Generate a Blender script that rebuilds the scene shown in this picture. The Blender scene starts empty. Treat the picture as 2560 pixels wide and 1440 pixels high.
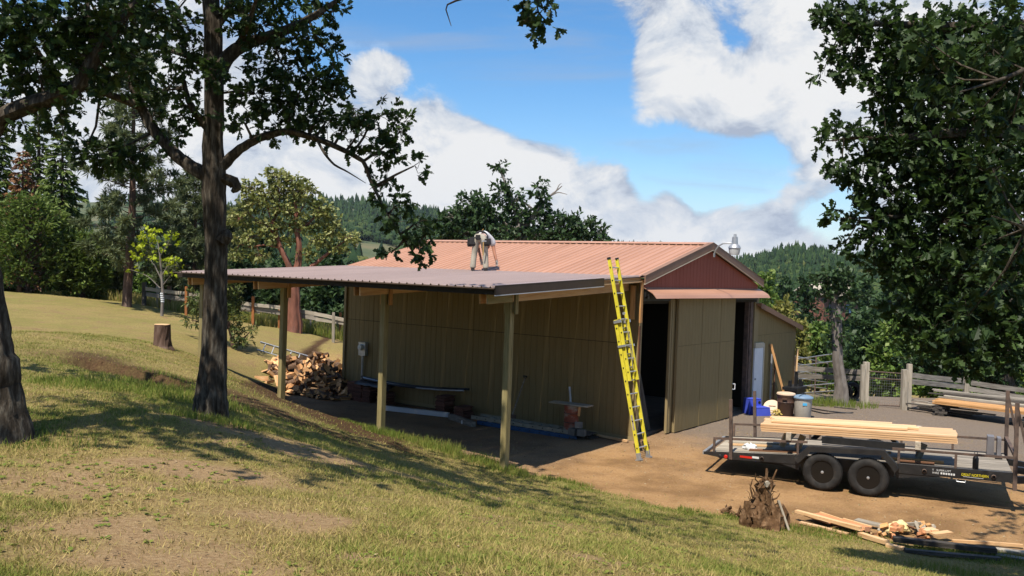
import bpy, bmesh, math, random
import numpy as np
from mathutils import Vector, Matrix
random.seed(7); RNG = np.random.default_rng(11)
SC = bpy.context.scene; COL = SC.collection
rad = math.radians

# ------------------------------------------------------------------ camera
FPX, PITCH, ROLL, EYE = 2186.2, -.0187, .0357, 4.1395     # focal length in px of a 2560 wide frame
_r = np.array([1., 0, 0]); FW = np.array([0, math.cos(PITCH), math.sin(PITCH)]); _u = np.cross(_r, FW)
RT = _r*math.cos(ROLL)+_u*math.sin(ROLL); UP = -_r*math.sin(ROLL)+_u*math.cos(ROLL); CAM = np.array([0, 0, EYE])
cd = bpy.data.cameras.new('camera'); cam = bpy.data.objects.new('camera', cd); COL.objects.link(cam)
cd.sensor_width = 36; cd.lens = 36*FPX/2560; cd.clip_start = .05; cd.clip_end = 9000
cam.matrix_world = Matrix(((RT[0], UP[0], -FW[0], 0), (RT[1], UP[1], -FW[1], 0), (RT[2], UP[2], -FW[2], EYE), (0, 0, 0, 1)))
SC.camera = cam
SC.view_settings.view_transform = 'Standard'; SC.view_settings.look = 'None'
SC.view_settings.exposure = 0.5; SC.view_settings.gamma = 1.0
SC.cycles.use_denoising = True
SC.cycles.max_bounces = 6; SC.cycles.diffuse_bounces = 1; SC.cycles.transparent_max_bounces = 4; SC.cycles.volume_bounces = 0

# ------------------------------------------------------------------ sun and sky
SUN = Vector((-.25, -.464, 1)).normalized()               # towards the sun: behind the camera, a little left, high
sl = bpy.data.lights.new('sun', 'SUN'); sl.energy = 5.0; sl.angle = rad(.55); sl.color = (1, .93, .82)
so = bpy.data.objects.new('sun', sl); COL.objects.link(so); so.location = (0, 0, 60)
so.rotation_euler = SUN.to_track_quat('Z', 'Y').to_euler()
W = bpy.data.worlds.new('World'); SC.world = W; W.use_nodes = True
def sky():
    nt = W.node_tree; nt.nodes.clear(); N = nt.nodes.new; L = nt.links.new
    out = N('ShaderNodeOutputWorld'); tc = N('ShaderNodeTexCoord')
    st = N('ShaderNodeTexSky'); st.sky_type = 'NISHITA'; st.sun_disc = False
    st.sun_elevation = math.asin(SUN.z); st.sun_rotation = math.atan2(SUN.x, SUN.y)
    st.altitude = 200; st.air_density = 1.0; st.dust_density = .3; st.ozone_density = 3.0
    hs = N('ShaderNodeHueSaturation'); hs.inputs['Saturation'].default_value = 1.32; hs.inputs['Value'].default_value = 1.0
    L(st.outputs[0], hs.inputs['Color'])
    b1 = N('ShaderNodeBackground'); b1.inputs[1].default_value = .118; L(hs.outputs[0], b1.inputs[0])
    def math_(op, a, b=None, c=None, clamp=False):
        n = N('ShaderNodeMath'); n.operation = op; n.use_clamp = clamp
        for i, v in enumerate((a, b, c)):
            if v is None: continue
            if isinstance(v, (int, float)): n.inputs[i].default_value = v
            else: L(v, n.inputs[i])
        return n.outputs[0]
    def noise(scale, loc, det, ro, dist=0.):
        mp = N('ShaderNodeMapping'); mp.inputs['Scale'].default_value = scale; mp.inputs['Location'].default_value = loc; L(tc.outputs['Generated'], mp.inputs[0])
        n = N('ShaderNodeTexNoise'); n.inputs['Scale'].default_value = 1.0; n.inputs['Detail'].default_value = det; n.inputs['Roughness'].default_value = ro; n.inputs['Distortion'].default_value = dist
        L(mp.outputs[0], n.inputs['Vector']); return n.outputs[0]
    lo = noise((3.2, 3.2, 6.5), (1.7, .4, 2.2), 3, .5)
    hi = noise((10, 10, 16), (3.1, 1.2, .6), 12, .68, .5)
    hi2 = noise((10, 10, 16), (3.1, 1.2, .6+.4), 12, .62, .5)
    field = math_('MULTIPLY_ADD', math_('SUBTRACT', lo, .5), .40, math_('MULTIPLY', math_('SUBTRACT', hi, .5), .95))
    # where the cloud banks and the blue gaps stand in the sky, as directions: photo x, y, angular radius px, weight
    for px, py, rr, w in CLOUDS:
        d = FW+RT*(px-1280)/FPX-UP*(py-720)/FPX; d = d/np.linalg.norm(d)
        dp = N('ShaderNodeVectorMath'); dp.operation = 'DOT_PRODUCT'; dp.inputs[1].default_value = tuple(d); L(tc.outputs['Generated'], dp.inputs[0])
        mr = N('ShaderNodeMapRange'); mr.interpolation_type = 'SMOOTHSTEP'
        mr.inputs['From Min'].default_value = math.cos(rr/FPX); mr.inputs['From Max'].default_value = 1.0
        mr.inputs['To Min'].default_value = 0; mr.inputs['To Max'].default_value = w
        L(dp.outputs['Value'], mr.inputs['Value'])
        field = math_('ADD', field, mr.outputs[0])
    m = N('ShaderNodeMapRange'); m.interpolation_type = 'SMOOTHSTEP'
    m.inputs['From Min'].default_value = -.02; m.inputs['From Max'].default_value = .25; L(field, m.inputs['Value'])
    # cloud brightness: thin parts and undersides grey, tops white
    rel = math_('MULTIPLY', math_('SUBTRACT', hi, hi2), 1.9)
    br = math_('ADD', math_('MULTIPLY_ADD', field, .9, .30), rel)
    cr = N('ShaderNodeValToRGB'); L(br, cr.inputs[0])
    e = cr.color_ramp.elements; e[0].position = .22; e[0].color = (.46, .53, .67, 1); e[1].position = .92; e[1].color = (1, 1, 1, 1)
    x = cr.color_ramp.elements.new(.52); x.color = (.72, .78, .87, 1)
    b2 = N('ShaderNodeBackground'); b2.inputs[1].default_value = .63; L(cr.outputs[0], b2.inputs[0])
    # thin white haze towards the horizon
    sx = N('ShaderNodeSeparateXYZ'); L(tc.outputs['Generated'], sx.inputs[0])
    hz = N('ShaderNodeMapRange'); hz.interpolation_type = 'SMOOTHSTEP'; hz.inputs['From Min'].default_value = -.02; hz.inputs['From Max'].default_value = .14
    hz.inputs['To Min'].default_value = .5; hz.inputs['To Max'].default_value = 0; L(sx.outputs[2], hz.inputs['Value'])
    # thin high veils drawn out sideways
    ve = noise((2.2, 2.2, 15), (.3, 5.1, 1.0), 7, .6, .6); vm = N('ShaderNodeMapRange'); vm.interpolation_type = 'SMOOTHSTEP'; vm.inputs['From Min'].default_value = .42; vm.inputs['From Max'].default_value = .70; vm.inputs['To Max'].default_value = .62; L(ve, vm.inputs['Value'])
    fac = math_('MAXIMUM', math_('MAXIMUM', m.outputs[0], vm.outputs[0]), hz.outputs[0], clamp=True)
    mx = N('ShaderNodeMixShader'); L(fac, mx.inputs[0]); L(b1.outputs[0], mx.inputs[1]); L(b2.outputs[0], mx.inputs[2])
    L(mx.outputs[0], out.inputs[0])
CLOUDS = [(1700, 135, 130, .34), (1640, 205, 120, .34), (1800, 245, 150, .36), (1930, 260, 170, .38), (2090, 285, 160, .36), (2010, 120, 140, .32), (2130, 70, 180, .32), (1600, 15, 120, .22), (1730, 5, 110, .18), (1930, 20, 130, .2), (2300, 250, 300, .35), (2500, 500, 300, .3),
          (900, 130, 90, .26), (950, 190, 90, .30), (1010, 165, 60, .24), (2020, 440, 90, .30), (1640, 385, 60, .14), (1540, 335, 70, .14), (1100, 235, 80, .12),
          (650, 430, 300, .42), (900, 430, 240, .42), (1080, 420, 220, .44), (1250, 465, 220, .46), (1420, 500, 200, .44), (1580, 545, 190, .42), (1740, 605, 180, .38), (1900, 640, 180, .32), (1150, 570, 300, .40), (2100, 640, 250, .25), (400, 250, 300, .30), (200, 380, 300, .3),
          (1180, 90, 250, -.30), (1350, 130, 230, -.36), (1300, 265, 150, -.18), (1480, 240, 140, -.24), (1550, 430, 140, -.26), (1680, 440, 140, -.30), (1800, 440, 140, -.26), (1930, 400, 120, -.2), (2070, 520, 110, -.2), (1850, 135, 70, -.15), (870, 10, 190, -.28), (1480, 120, 130, -.24), (1420, 350, 100, -.12)]
sky()

# ------------------------------------------------------------------ photogrammetry helpers (pixels of the 2560x1440 photo)
def at(px, py, D):
    d = FW+RT*(px-1280)/FPX-UP*(py-720)/FPX
    return CAM+d*D/d[1]
def onz(px, py, z=0.):
    d = FW+RT*(px-1280)/FPX-UP*(py-720)/FPX
    return CAM+d*(z-EYE)/d[2]

# ------------------------------------------------------------------ noise
def vnoise(x, y, scale, seed=0, octv=3):
    x = np.asarray(x, float)*scale; y = np.asarray(y, float)*scale; tot = 0; amp = 1; s = 0
    for o in range(octv):
        xi = np.floor(x).astype(np.int64); yi = np.floor(y).astype(np.int64); fx = x-xi; fy = y-yi
        fx = fx*fx*(3-2*fx); fy = fy*fy*(3-2*fy)
        def h(a, b):
            n = (a*374761393+b*668265263+(seed+o*17)*974634777) & 0xffffffff
            n = ((n ^ (n >> 13))*1274126177) & 0xffffffff
            return ((n ^ (n >> 16)) & 0xffff)/65535.
        v = (h(xi, yi)*(1-fx)+h(xi+1, yi)*fx)*(1-fy)+(h(xi, yi+1)*(1-fx)+h(xi+1, yi+1)*fx)*fy
        tot = tot+v*amp; s += amp; amp *= .5; x = x*2.03; y = y*2.03
    return tot/s
def sstep(a, b, x):
    t = np.clip((np.asarray(x, float)-a)/(b-a), 0, 1); return t*t*(3-2*t)

# ------------------------------------------------------------------ materials
MATS = {}
def mat(name, cols, scale=3., rough=.8, metal=0., bump=0., stretch=(1, 1, 1), rand=0., spec=.3, detail=6, attr=None, trans=0., lo=.3, hi=.7, bscale=None, coat=0.):
    if name in MATS: return MATS[name]
    m = bpy.data.materials.new(name); m.use_nodes = True; MATS[name] = m
    nt = m.node_tree; N = nt.nodes.new; L = nt.links.new; P = nt.nodes['Principled BSDF']; out = nt.nodes['Material Output']
    if isinstance(cols[0], (int, float)): cols = [cols]
    oi = N('ShaderNodeObjectInfo'); tc = N('ShaderNodeTexCoord')
    ml = N('ShaderNodeMath'); ml.operation = 'MULTIPLY'; ml.inputs[1].default_value = 53; L(oi.outputs['Random'], ml.inputs[0])
    va = N('ShaderNodeVectorMath'); va.operation = 'ADD'; L(tc.outputs['Object'], va.inputs[0]); L(ml.outputs[0], va.inputs[1])
    mp = N('ShaderNodeMapping'); mp.inputs['Scale'].default_value = [scale*s for s in stretch]; L(va.outputs[0], mp.inputs[0])
    nz = N('ShaderNodeTexNoise'); nz.inputs['Scale'].default_value = 1; nz.inputs['Detail'].default_value = detail; nz.inputs['Roughness'].default_value = .62; L(mp.outputs[0], nz.inputs['Vector'])
    src = nz.outputs[0]
    cr = N('ShaderNodeValToRGB'); el = cr.color_ramp.elements
    k = len(cols)
    if k == 1: cols = [cols[0], cols[0]]; k = 2
    while len(el) < k: el.new(.5)
    for i, c in enumerate(cols):
        el[i].position = lo+(hi-lo)*i/(k-1); el[i].color = (*c, 1)
    if attr:
        at_ = N('ShaderNodeAttribute'); at_.attribute_name = attr
        ad = N('ShaderNodeMath'); ad.operation = 'MULTIPLY_ADD'; ad.inputs[1].default_value = .35; L(nz.outputs[0], ad.inputs[0])
        sb = N('ShaderNodeMath'); sb.operation = 'SUBTRACT'; L(at_.outputs['Fac'], sb.inputs[0]); sb.inputs[1].default_value = .175
        L(sb.outputs[0], ad.inputs[2]); src = ad.outputs[0]
    L(src, cr.inputs[0]); c = cr.outputs[0]
    if rand:
        hs = N('ShaderNodeHueSaturation'); L(c, hs.inputs['Color'])
        mr = N('ShaderNodeMapRange'); mr.inputs['To Min'].default_value = 1-rand; mr.inputs['To Max'].default_value = 1+rand; L(oi.outputs['Random'], mr.inputs['Value'])
        L(mr.outputs[0], hs.inputs['Value']); c = hs.outputs[0]
    L(c, P.inputs['Base Color']); P.inputs['Roughness'].default_value = rough; P.inputs['Metallic'].default_value = metal
    P.inputs['Specular IOR Level'].default_value = spec
    if coat: P.inputs['Coat Weight'].default_value = coat
    if bump:
        bp = N('ShaderNodeBump'); bp.inputs['Strength'].default_value = bump; bp.inputs['Distance'].default_value = .02
        if bscale:
            n3 = N('ShaderNodeTexNoise'); n3.inputs['Scale'].default_value = bscale; n3.inputs['Detail'].default_value = 5; L(va.outputs[0], n3.inputs['Vector']); L(n3.outputs[0], bp.inputs['Height'])
        else: L(nz.outputs[0], bp.inputs['Height'])
        L(bp.outputs[0], P.inputs['Normal'])
    if trans:
        tr = N('ShaderNodeBsdfTranslucent'); L(c, tr.inputs[0]); mx = N('ShaderNodeMixShader'); mx.inputs[0].default_value = trans
        L(P.outputs[0], mx.inputs[1]); L(tr.outputs[0], mx.inputs[2]); L(mx.outputs[0], out.inputs[0])
    return m
S = (14, 1.2, 14)   # grain stretch for boards whose long axis is local Y... boards use X long
GX = (1.0, 13, 13)
mat('wood_new', [(.50, .27, .12), (.66, .42, .21), (.72, .49, .27)], 1.6, .65, stretch=GX, rand=.12, bump=.1)
mat('wood_fresh', [(.56, .32, .15), (.68, .43, .23), (.76, .52, .31)], 1.4, .6, stretch=GX, rand=.2, bump=.08)
mat('wood_orange', [(.42, .20, .07), (.55, .29, .11), (.62, .36, .16)], 1.6, .7, stretch=GX, rand=.15, bump=.1)
mat('wood_brown', [(.10, .045, .022), (.17, .08, .04), (.22, .11, .06)], 1.6, .75, stretch=GX, rand=.2, bump=.1)
mat('wood_old', [(.13, .11, .09), (.24, .21, .17), (.36, .32, .27)], 1.8, .9, stretch=GX, rand=.22, bump=.2)
mat('wood_pale_old', [(.22, .19, .14), (.36, .31, .24), (.48, .43, .34)], 1.8, .9, stretch=GX, rand=.2, bump=.2)
mat('wood_dark_old', [(.03, .026, .022), (.07, .06, .05), (.13, .11, .09)], 1.8, .9, stretch=GX, rand=.25, bump=.2)
mat('wood_treated', [(.17, .14, .055), (.27, .22, .095), (.34, .28, .14)], 1.7, .75, stretch=GX, rand=.08, bump=.12)
mat('wood_red_stain', [(.34, .13, .05), (.50, .22, .10), (.55, .27, .14)], 1.8, .7, stretch=GX, rand=.12)
mat('post_rust', [(.24, .085, .025), (.38, .15, .05)], 3, .85, stretch=GX, rand=.15)
mat('shake_red', [(.07, .028, .02), (.14, .06, .04), (.2, .1, .07)], 3, .9, stretch=GX, rand=.35, bump=.2)
mat('siding', [(.235, .172, .074), (.26, .192, .084), (.285, .212, .096)], 2.2, .75, stretch=(6, 6, .6), rand=.022, spec=.25)
mat('trim_olive', [(.27, .205, .1), (.31, .24, .12)], 3, .75, rand=.05)
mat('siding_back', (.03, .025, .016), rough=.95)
mat('roof_salmon', [(.37, .19, .118), (.42, .222, .142), (.46, .25, .165)], 1.2, .42, stretch=(.22, 2.4, .22), rand=.06, spec=.35)
mat('roof_brown', [(.34, .255, .225), (.38, .285, .252)], 1.1, .34, rand=.06, spec=.5)
mat('sheet_back', (.07, .065, .06), rough=.7, spec=.2)  # sheet underside darkened so the roof throws less light on the wall
mat('trim_brown', [(.075, .05, .034), (.095, .065, .045)], 3, .5, spec=.2)
mat('trim_darkbrown', [(.022, .017, .013), (.032, .025, .02)], 3, .6, spec=.15)
mat('rake_brown', [(.21, .115, .07), (.27, .155, .10)], 3, .5, spec=.3)
mat('flash_white', (.62, .64, .66), rough=.35, spec=.5)
mat('gable_red', [(.29, .088, .058), (.34, .108, .072)], 2, .65, stretch=(3, 3, .4), rand=.07, spec=.12)
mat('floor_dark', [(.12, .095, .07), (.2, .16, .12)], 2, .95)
mat('black_paint', [(.010, .010, .011), (.02, .0195, .019), (.055, .047, .04)], 5, .5, spec=.5, lo=.35, hi=.85, rand=.1)
mat('rim_black', (.006, .006, .006), rough=.35, spec=.5)
mat('tub_grey', [(.15, .14, .145), (.2, .19, .195)], 3, .35, spec=.4)
mat('rust_steel', [(.05, .035, .028), (.10, .07, .055), (.16, .10, .07)], 6, .75, spec=.3, rand=.15)
mat('rubber', [(.018, .017, .016), (.030, .028, .026), (.06, .051, .042)], 7, .85, spec=.2, lo=.35, hi=.8)
mat('galv', [(.34, .35, .36), (.5, .51, .52)], 8, .45, metal=.6, spec=.5, rand=.1)
mat('alu', [(.55, .56, .57), (.68, .69, .7)], 9, .4, metal=.75, spec=.5)
mat('yellow_frp', [(.58, .49, .03), (.74, .64, .05)], 7, .5, spec=.4)
mat('blue_frp', [(.018, .07, .17), (.03, .10, .23)], 5, .5, spec=.4)
mat('tan_frp', [(.25, .23, .17), (.36, .33, .26)], 5, .6)
mat('white_paint', [(.70, .72, .74), (.78, .8, .82)], 3, .5)
mat('cream_paint', [(.48, .43, .32), (.56, .5, .39)], 3, .6)
mat('blue_plastic', [(.05, .075, .45), (.065, .10, .55)], 4, .45, spec=.4)
mat('brown_plastic', [(.075, .04, .027), (.10, .056, .038)], 4, .5, spec=.4)
mat('grey_plastic', [(.36, .33, .28), (.44, .41, .36)], 3, .5, spec=.4)
mat('bluegrey_plastic', [(.13, .2, .29), (.18, .27, .37)], 3, .45, spec=.4)
mat('beige_plastic', [(.55, .40, .27), (.66, .5, .36)], 3, .55)
mat('black_plastic', (.012, .012, .013), rough=.4, spec=.5)
mat('label_blue', (.08, .42, .72), rough=.5)
mat('white_plastic', (.75, .75, .74), rough=.4, spec=.4)
mat('glass_frost', [(.55, .56, .54), (.66, .67, .66)], 4, .25, spec=.5)
mat('decal_yellow', (.75, .62, .03), rough=.5)
mat('decal_white', (.62, .62, .6), rough=.6)
mat('reflect_red', (.55, .02, .012), rough=.3, spec=.5)
mat('amber', (.5, .13, .02), rough=.3)
mat('rust_drum', [(.22, .05, .025), (.36, .10, .05), (.4, .36, .28)], 3.2, .75, stretch=(1, 1, 1.6), lo=.35, hi=.66)
mat('straw_stuff', [(.4, .28, .06), (.55, .42, .14)], 6, .8)
mat('foam_yellow', [(.5, .38, .16), (.7, .58, .32)], 9, .9, bump=.4)
mat('concrete', [(.13, .12, .105), (.20, .19, .165)], 6, .9, bump=.1, rand=.15)
mat('bark_oak', [(.022, .017, .012), (.062, .050, .038), (.16, .14, .11)], 22, .95, stretch=(1, 1, .22), bump=1.0, spec=.1)
mat('bark_pine', [(.06, .035, .025), (.12, .075, .055), (.2, .14, .11)], 4, .95, stretch=(1, 1, .3), bump=.8, spec=.1)
mat('bark_red', [(.07, .045, .035), (.19, .075, .048), (.30, .13, .085)], 2.5, .7, stretch=(1, 1, .4), bump=.3)
mat('bark_pale', [(.12, .10, .085), (.26, .23, .2)], 6, .9, stretch=(1, 1, .4), bump=.4)
mat('log_bark', [(.05, .028, .016), (.12, .07, .042), (.20, .14, .10)], 9, .95, bump=.6, rand=.25)
mat('log_split', [(.50, .22, .085), (.66, .36, .16), (.76, .52, .29)], 5, .8, stretch=(1, 5, 5), rand=.28)
mat('root_soil', [(.05, .027, .014), (.12, .068, .035), (.26, .165, .095)], 9, 1, bump=.8, spec=.05)
mat('skin', [(.42, .19, .12), (.48, .23, .15)], 6, .6)
mat('cloth_khaki', [(.30, .27, .215), (.38, .345, .28)], 9, .95, bump=.2)
mat('cloth_white', [(.56, .56, .57), (.66, .66, .67)], 6, .95, bump=.15)
mat('leather_black', [(.012, .011, .012), (.03, .028, .028)], 8, .7)
mat('leather_tan', [(.42, .26, .08), (.5, .32, .12)], 8, .7)
mat('glove_grey', [(.36, .34, .32), (.45, .43, .4)], 8, .9)
LEAF = dict(rough=.55, spec=.35, attr='tint', scale=1.2, lo=0, hi=1)
mat('leaf_oak', [(.014, .030, .009), (.034, .066, .016), (.075, .13, .028)], trans=.38, **LEAF)
mat('leaf_oak_far', [(.022, .045, .016), (.042, .082, .026), (.075, .13, .042)], trans=.3, **LEAF)
mat('leaf_madrone', [(.10, .13, .028), (.23, .25, .07), (.42, .41, .16)], trans=.3, **LEAF)
mat('leaf_maple', [(.26, .34, .012), (.42, .50, .022), (.54, .60, .05)], trans=.4, **LEAF)
mat('leaf_bright', [(.05, .10, .015), (.12, .20, .035), (.24, .30, .07)], trans=.35, **LEAF)
mat('leaf_yellow', [(.10, .12, .02), (.22, .22, .05), (.36, .32, .10)], trans=.35, **LEAF)
mat('leaf_dark', [(.012, .030, .010), (.026, .058, .016), (.05, .095, .026)], trans=.25, **LEAF)
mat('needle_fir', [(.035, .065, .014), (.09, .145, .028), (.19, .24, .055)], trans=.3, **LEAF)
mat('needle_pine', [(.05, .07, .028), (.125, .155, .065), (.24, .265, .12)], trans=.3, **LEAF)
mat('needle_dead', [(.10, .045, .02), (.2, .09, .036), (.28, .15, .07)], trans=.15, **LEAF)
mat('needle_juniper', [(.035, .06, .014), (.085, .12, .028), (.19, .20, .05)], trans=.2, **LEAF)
mat('grass', [(.47, .36, .145), (.34, .295, .09), (.20, .235, .042), (.11, .18, .026)], rough=.7, spec=.2, attr='tint', scale=.6, trans=.3, lo=0, hi=1)
mat('litter', [(.05, .03, .015), (.16, .10, .045), (.36, .27, .16)], rough=.9, attr='tint', scale=.6, lo=0, hi=1)
mat('forest', [(.008, .02, .010), (.02, .042, .016), (.045, .072, .022), (.10, .11, .034)], rough=.9, spec=.1, attr='tint', scale=.03, lo=0, hi=1)

# ------------------------------------------------------------------ mesh helpers
def link(o, parent=None):
    COL.objects.link(o)
    if parent is not None: o.parent = parent
    return o
def tag(o, label=None, cat=None, group=None, kind=None):
    if label: o['label'] = label
    if cat: o['category'] = cat
    if group: o['group'] = group
    if kind: o['kind'] = kind
    return o
def thing(name, label, cat, loc=(0, 0, 0), rotz=0., group=None):
    o = bpy.data.objects.new(name, None); o.empty_display_size = .2; COL.objects.link(o)
    o.location = Vector([float(c) for c in loc]); o.rotation_euler = (0, 0, rotz); return tag(o, label, cat, group)
def np_mesh(name, V, F, m, parent=None, attr=None, smooth=False, loc=None):
    V = np.asarray(V, np.float32); F = np.asarray(F, np.int32)
    if loc is not None: V = V-np.asarray(loc, np.float32)
    me = bpy.data.meshes.new(name); k = F.shape[1]
    me.vertices.add(len(V)); me.vertices.foreach_set('co', V.ravel())
    me.loops.add(F.size); me.loops.foreach_set('vertex_index', F.ravel())
    me.polygons.add(len(F)); me.polygons.foreach_set('loop_start', np.arange(0, F.size, k, dtype=np.int32)); me.polygons.foreach_set('loop_total', np.full(len(F), k, np.int32))
    if smooth: me.polygons.foreach_set('use_smooth', np.ones(len(F), bool))
    me.update(calc_edges=True)
    if attr is not None:
        for an, av in attr.items():
            a = me.attributes.new(an, 'FLOAT', 'POINT'); a.data.foreach_set('value', np.asarray(av, np.float32).ravel())
    me.materials.append(MATS[m])
    o = bpy.data.objects.new(name, me)
    if loc is not None: o.location = Vector([float(c) for c in loc])
    return link(o, parent)
class MB:
    def __init__(s): s.v = []; s.f = []; s.mi = []; s.cur = 0
    def add(s, vs, fs):
        b = len(s.v); s.v += [tuple(float(c) for c in p) for p in vs]; s.f += [[i+b for i in f] for f in fs]; s.mi += [s.cur]*len(fs); return s
    def box(s, c, d, R=None):
        hx, hy, hz = d[0]/2, d[1]/2, d[2]/2
        P = [(x, y, z) for z in (-hz, hz) for y in (-hy, hy) for x in (-hx, hx)]
        if R is not None: P = [R @ Vector(p) for p in P]
        return s.add([(c[0]+p[0], c[1]+p[1], c[2]+p[2]) for p in P], [[0, 2, 3, 1], [4, 5, 7, 6], [0, 1, 5, 4], [2, 6, 7, 3], [0, 4, 6, 2], [1, 3, 7, 5]])
    def beam(s, a, b, w, h, up=(0, 0, 1)):
        a = Vector(a); b = Vector(b); x = (b-a).normalized(); y = Vector(up).cross(x)
        if y.length < 1e-4: y = Vector((0, 1, 0)).cross(x)
        y.normalize(); z = x.cross(y); P = []
        for p in (a, b):
            for sy, sz in ((-1, -1), (1, -1), (1, 1), (-1, 1)): P.append(p+y*(sy*w/2)+z*(sz*h/2))
        return s.add(P, [[3, 2, 1, 0], [4, 5, 6, 7], [0, 1, 5, 4], [1, 2, 6, 5], [2, 3, 7, 6], [3, 0, 4, 7]])
    def tube(s, pts, rs, n=8, cap=True, jit=0.):
        pts = [Vector([float(c) for c in p]) for p in pts]
        if isinstance(rs, (int, float)): rs = [rs]*len(pts)
        V = []; F = []; ref = None
        for i, p in enumerate(pts):
            t = (pts[min(i+1, len(pts)-1)]-pts[max(i-1, 0)]).normalized()
            if ref is None: ref = t.orthogonal().normalized()
            ref = (ref-t*ref.dot(t)); ref = ref.normalized() if ref.length > 1e-5 else t.orthogonal().normalized()
            b = t.cross(ref)
            for k in range(n):
                a = 2*math.pi*k/n; r = rs[i]*(1+jit*(random.random()-.5)*2)
                V.append(p+ref*(math.cos(a)*r)+b*(math.sin(a)*r))
        for i in range(len(pts)-1):
            for k in range(n): F.append([i*n+k, i*n+(k+1) % n, (i+1)*n+(k+1) % n, (i+1)*n+k])
        if cap: F.append(list(range(n))[::-1]); F.append([(len(pts)-1)*n+k for k in range(n)])
        return s.add(V, F)
    def lathe(s, prof, c=(0, 0, 0), n=20, axis='Z', cap=True):
        V = []; F = []
        for r, z in prof:
            for k in range(n):
                a = 2*math.pi*k/n; p = (r*math.cos(a), r*math.sin(a), z)
                if axis == 'Y': p = (p[0], p[2], p[1])
                if axis == 'X': p = (p[2], p[0], p[1])
                V.append((c[0]+p[0], c[1]+p[1], c[2]+p[2]))
        for i in range(len(prof)-1):
            for k in range(n): F.append([i*n+k, i*n+(k+1) % n, (i+1)*n+(k+1) % n, (i+1)*n+k])
        if cap: F.append(list(range(n))[::-1]); F.append([(len(prof)-1)*n+k for k in range(n)])
        return s.add(V, F)
    def prism(s, poly, a, b):   # poly: list of (p,q) -> extruded between functions a(p,q), b(p,q)
        n = len(poly); V = [a(*p) for p in poly]+[b(*p) for p in poly]
        return s.add(V, [list(range(n))[::-1], list(range(n, 2*n))]+[[i, (i+1) % n, n+(i+1) % n, n+i] for i in range(n)])
    def build(s, name, m, parent=None, loc=None, smooth=False, recalc=True):
        me = bpy.data.meshes.new(name); V = s.v
        if loc is not None: V = [(p[0]-loc[0], p[1]-loc[1], p[2]-loc[2]) for p in V]
        me.from_pydata(V, [], s.f)
        for k in (m if isinstance(m, (list, tuple)) else [m]): me.materials.append(MATS[k])
        if any(s.mi): me.polygons.foreach_set('material_index', s.mi)
        if recalc:
            bm = bmesh.new(); bm.from_mesh(me); bmesh.ops.recalc_face_normals(bm, faces=bm.faces); bm.to_mesh(me); bm.free()
        if smooth:
            me.polygons.foreach_set('use_smooth', [True]*len(me.polygons))
            try: me.set_sharp_from_angle(angle=rad(45))
            except Exception: pass
        o = bpy.data.objects.new(name, me)
        if loc is not None: o.location = Vector([float(c) for c in loc])
        return link(o, parent)
def board(name, a, b, w, h, m, parent=None, up=(0, 0, 1), warp=.0, chip=.0):
    """one plank as an object of its own, long axis = local X, from point a to point b; w across, h along up"""
    a = Vector([float(c) for c in a]); b = Vector([float(c) for c in b]); L_ = (b-a).length; x = (b-a).normalized(); y = Vector(up).cross(x)
    if y.length < 1e-4: y = Vector((0, 1, 0)).cross(x)
    y.normalize(); z = x.cross(y)
    V = []; F = []; n = 4 if warp else 2
    ph = random.random()*6
    for i in range(n):
        t = i/(n-1); dz = warp*math.sin(ph+t*4); dy = warp*math.cos(ph*2+t*3)
        xx = -L_/2+L_*t+(random.uniform(-chip, chip) if i in (0, n-1) else 0)
        for sy, sz in ((-1, -1), (1, -1), (1, 1), (-1, 1)): V.append((xx, sy*w/2+dy, sz*h/2+dz))
    for i in range(n-1):
        for k in range(4): F.append([i*4+k, i*4+(k+1) % 4, (i+1)*4+(k+1) % 4, (i+1)*4+k])
    F += [[3, 2, 1, 0], [(n-1)*4+k for k in range(4)]]
    me = bpy.data.meshes.new(name); me.from_pydata(V, [], F); me.materials.append(MATS[m])
    o = bpy.data.objects.new(name, me); c = (a+b)/2
    o.matrix_basis = Matrix(((x.x, y.x, z.x, c.x), (x.y, y.y, z.y, c.y), (x.z, y.z, z.z, c.z), (0, 0, 0, 1)))
    return link(o, parent)
def inst(src, name, parent=None, mw=None, loc=None):
    o = bpy.data.objects.new(name, src.data); link(o, parent)
    if mw is not None: o.matrix_basis = mw
    if loc is not None: o.location = loc
    return o
# ================================================================== TERRAIN
BX, BY, BYAW = 3.2043, 21.8487, .9266            # barn corner and heading
_c, _s = math.cos(BYAW), math.sin(BYAW)
def Bw(v, u, w): return np.array([BX-_s*u+_c*v, BY+_c*u+_s*v, w])
def bloc(x, y): return _c*(x-BX)+_s*(y-BY), -_s*(x-BX)+_c*(y-BY)
CP = [(0, 0, 2.52), (0, -8, 2.9), (-9, -6, 3.3), (9, -6, 1.9), (-6, 2, 2.75), (5, 1, 2.05), (10, 3, 1.0), (14, 2, .6), (-14, 4, 3.0), (-20, 12, 2.8), (20, 8, 0), (28, 4, 0)]
CP += [tuple(at(*q)) for q in [(0, 1440, 4.17), (640, 1440, 4.5), (1280, 1440, 4.75), (1900, 1440, 7.3), (2300, 1440, 9.8), (525, 1042, 11), (30, 1095, 8.3), (0, 950, 13.7), (300, 960, 14.5),
      (405, 872, 22), (0, 830, 24), (0, 722, 45), (200, 742, 42), (318, 766, 38), (450, 802, 36), (632, 812, 38), (735, 832, 37), (830, 856, 37), (650, 890, 29), (560, 948, 19.5), (600, 985, 17.5), (958, 1085, 20.4), (708, 1003, 22.6), (1180, 1400, 5.6), (800, 1120, 11.6), (1000, 1180, 12.4)]]
CP += [tuple(onz(px, py, .03)) for px, py in [(1260, 1182), (1500, 1242), (1780, 1292), (2000, 1335), (2300, 1385), (2540, 1425)]]
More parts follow.
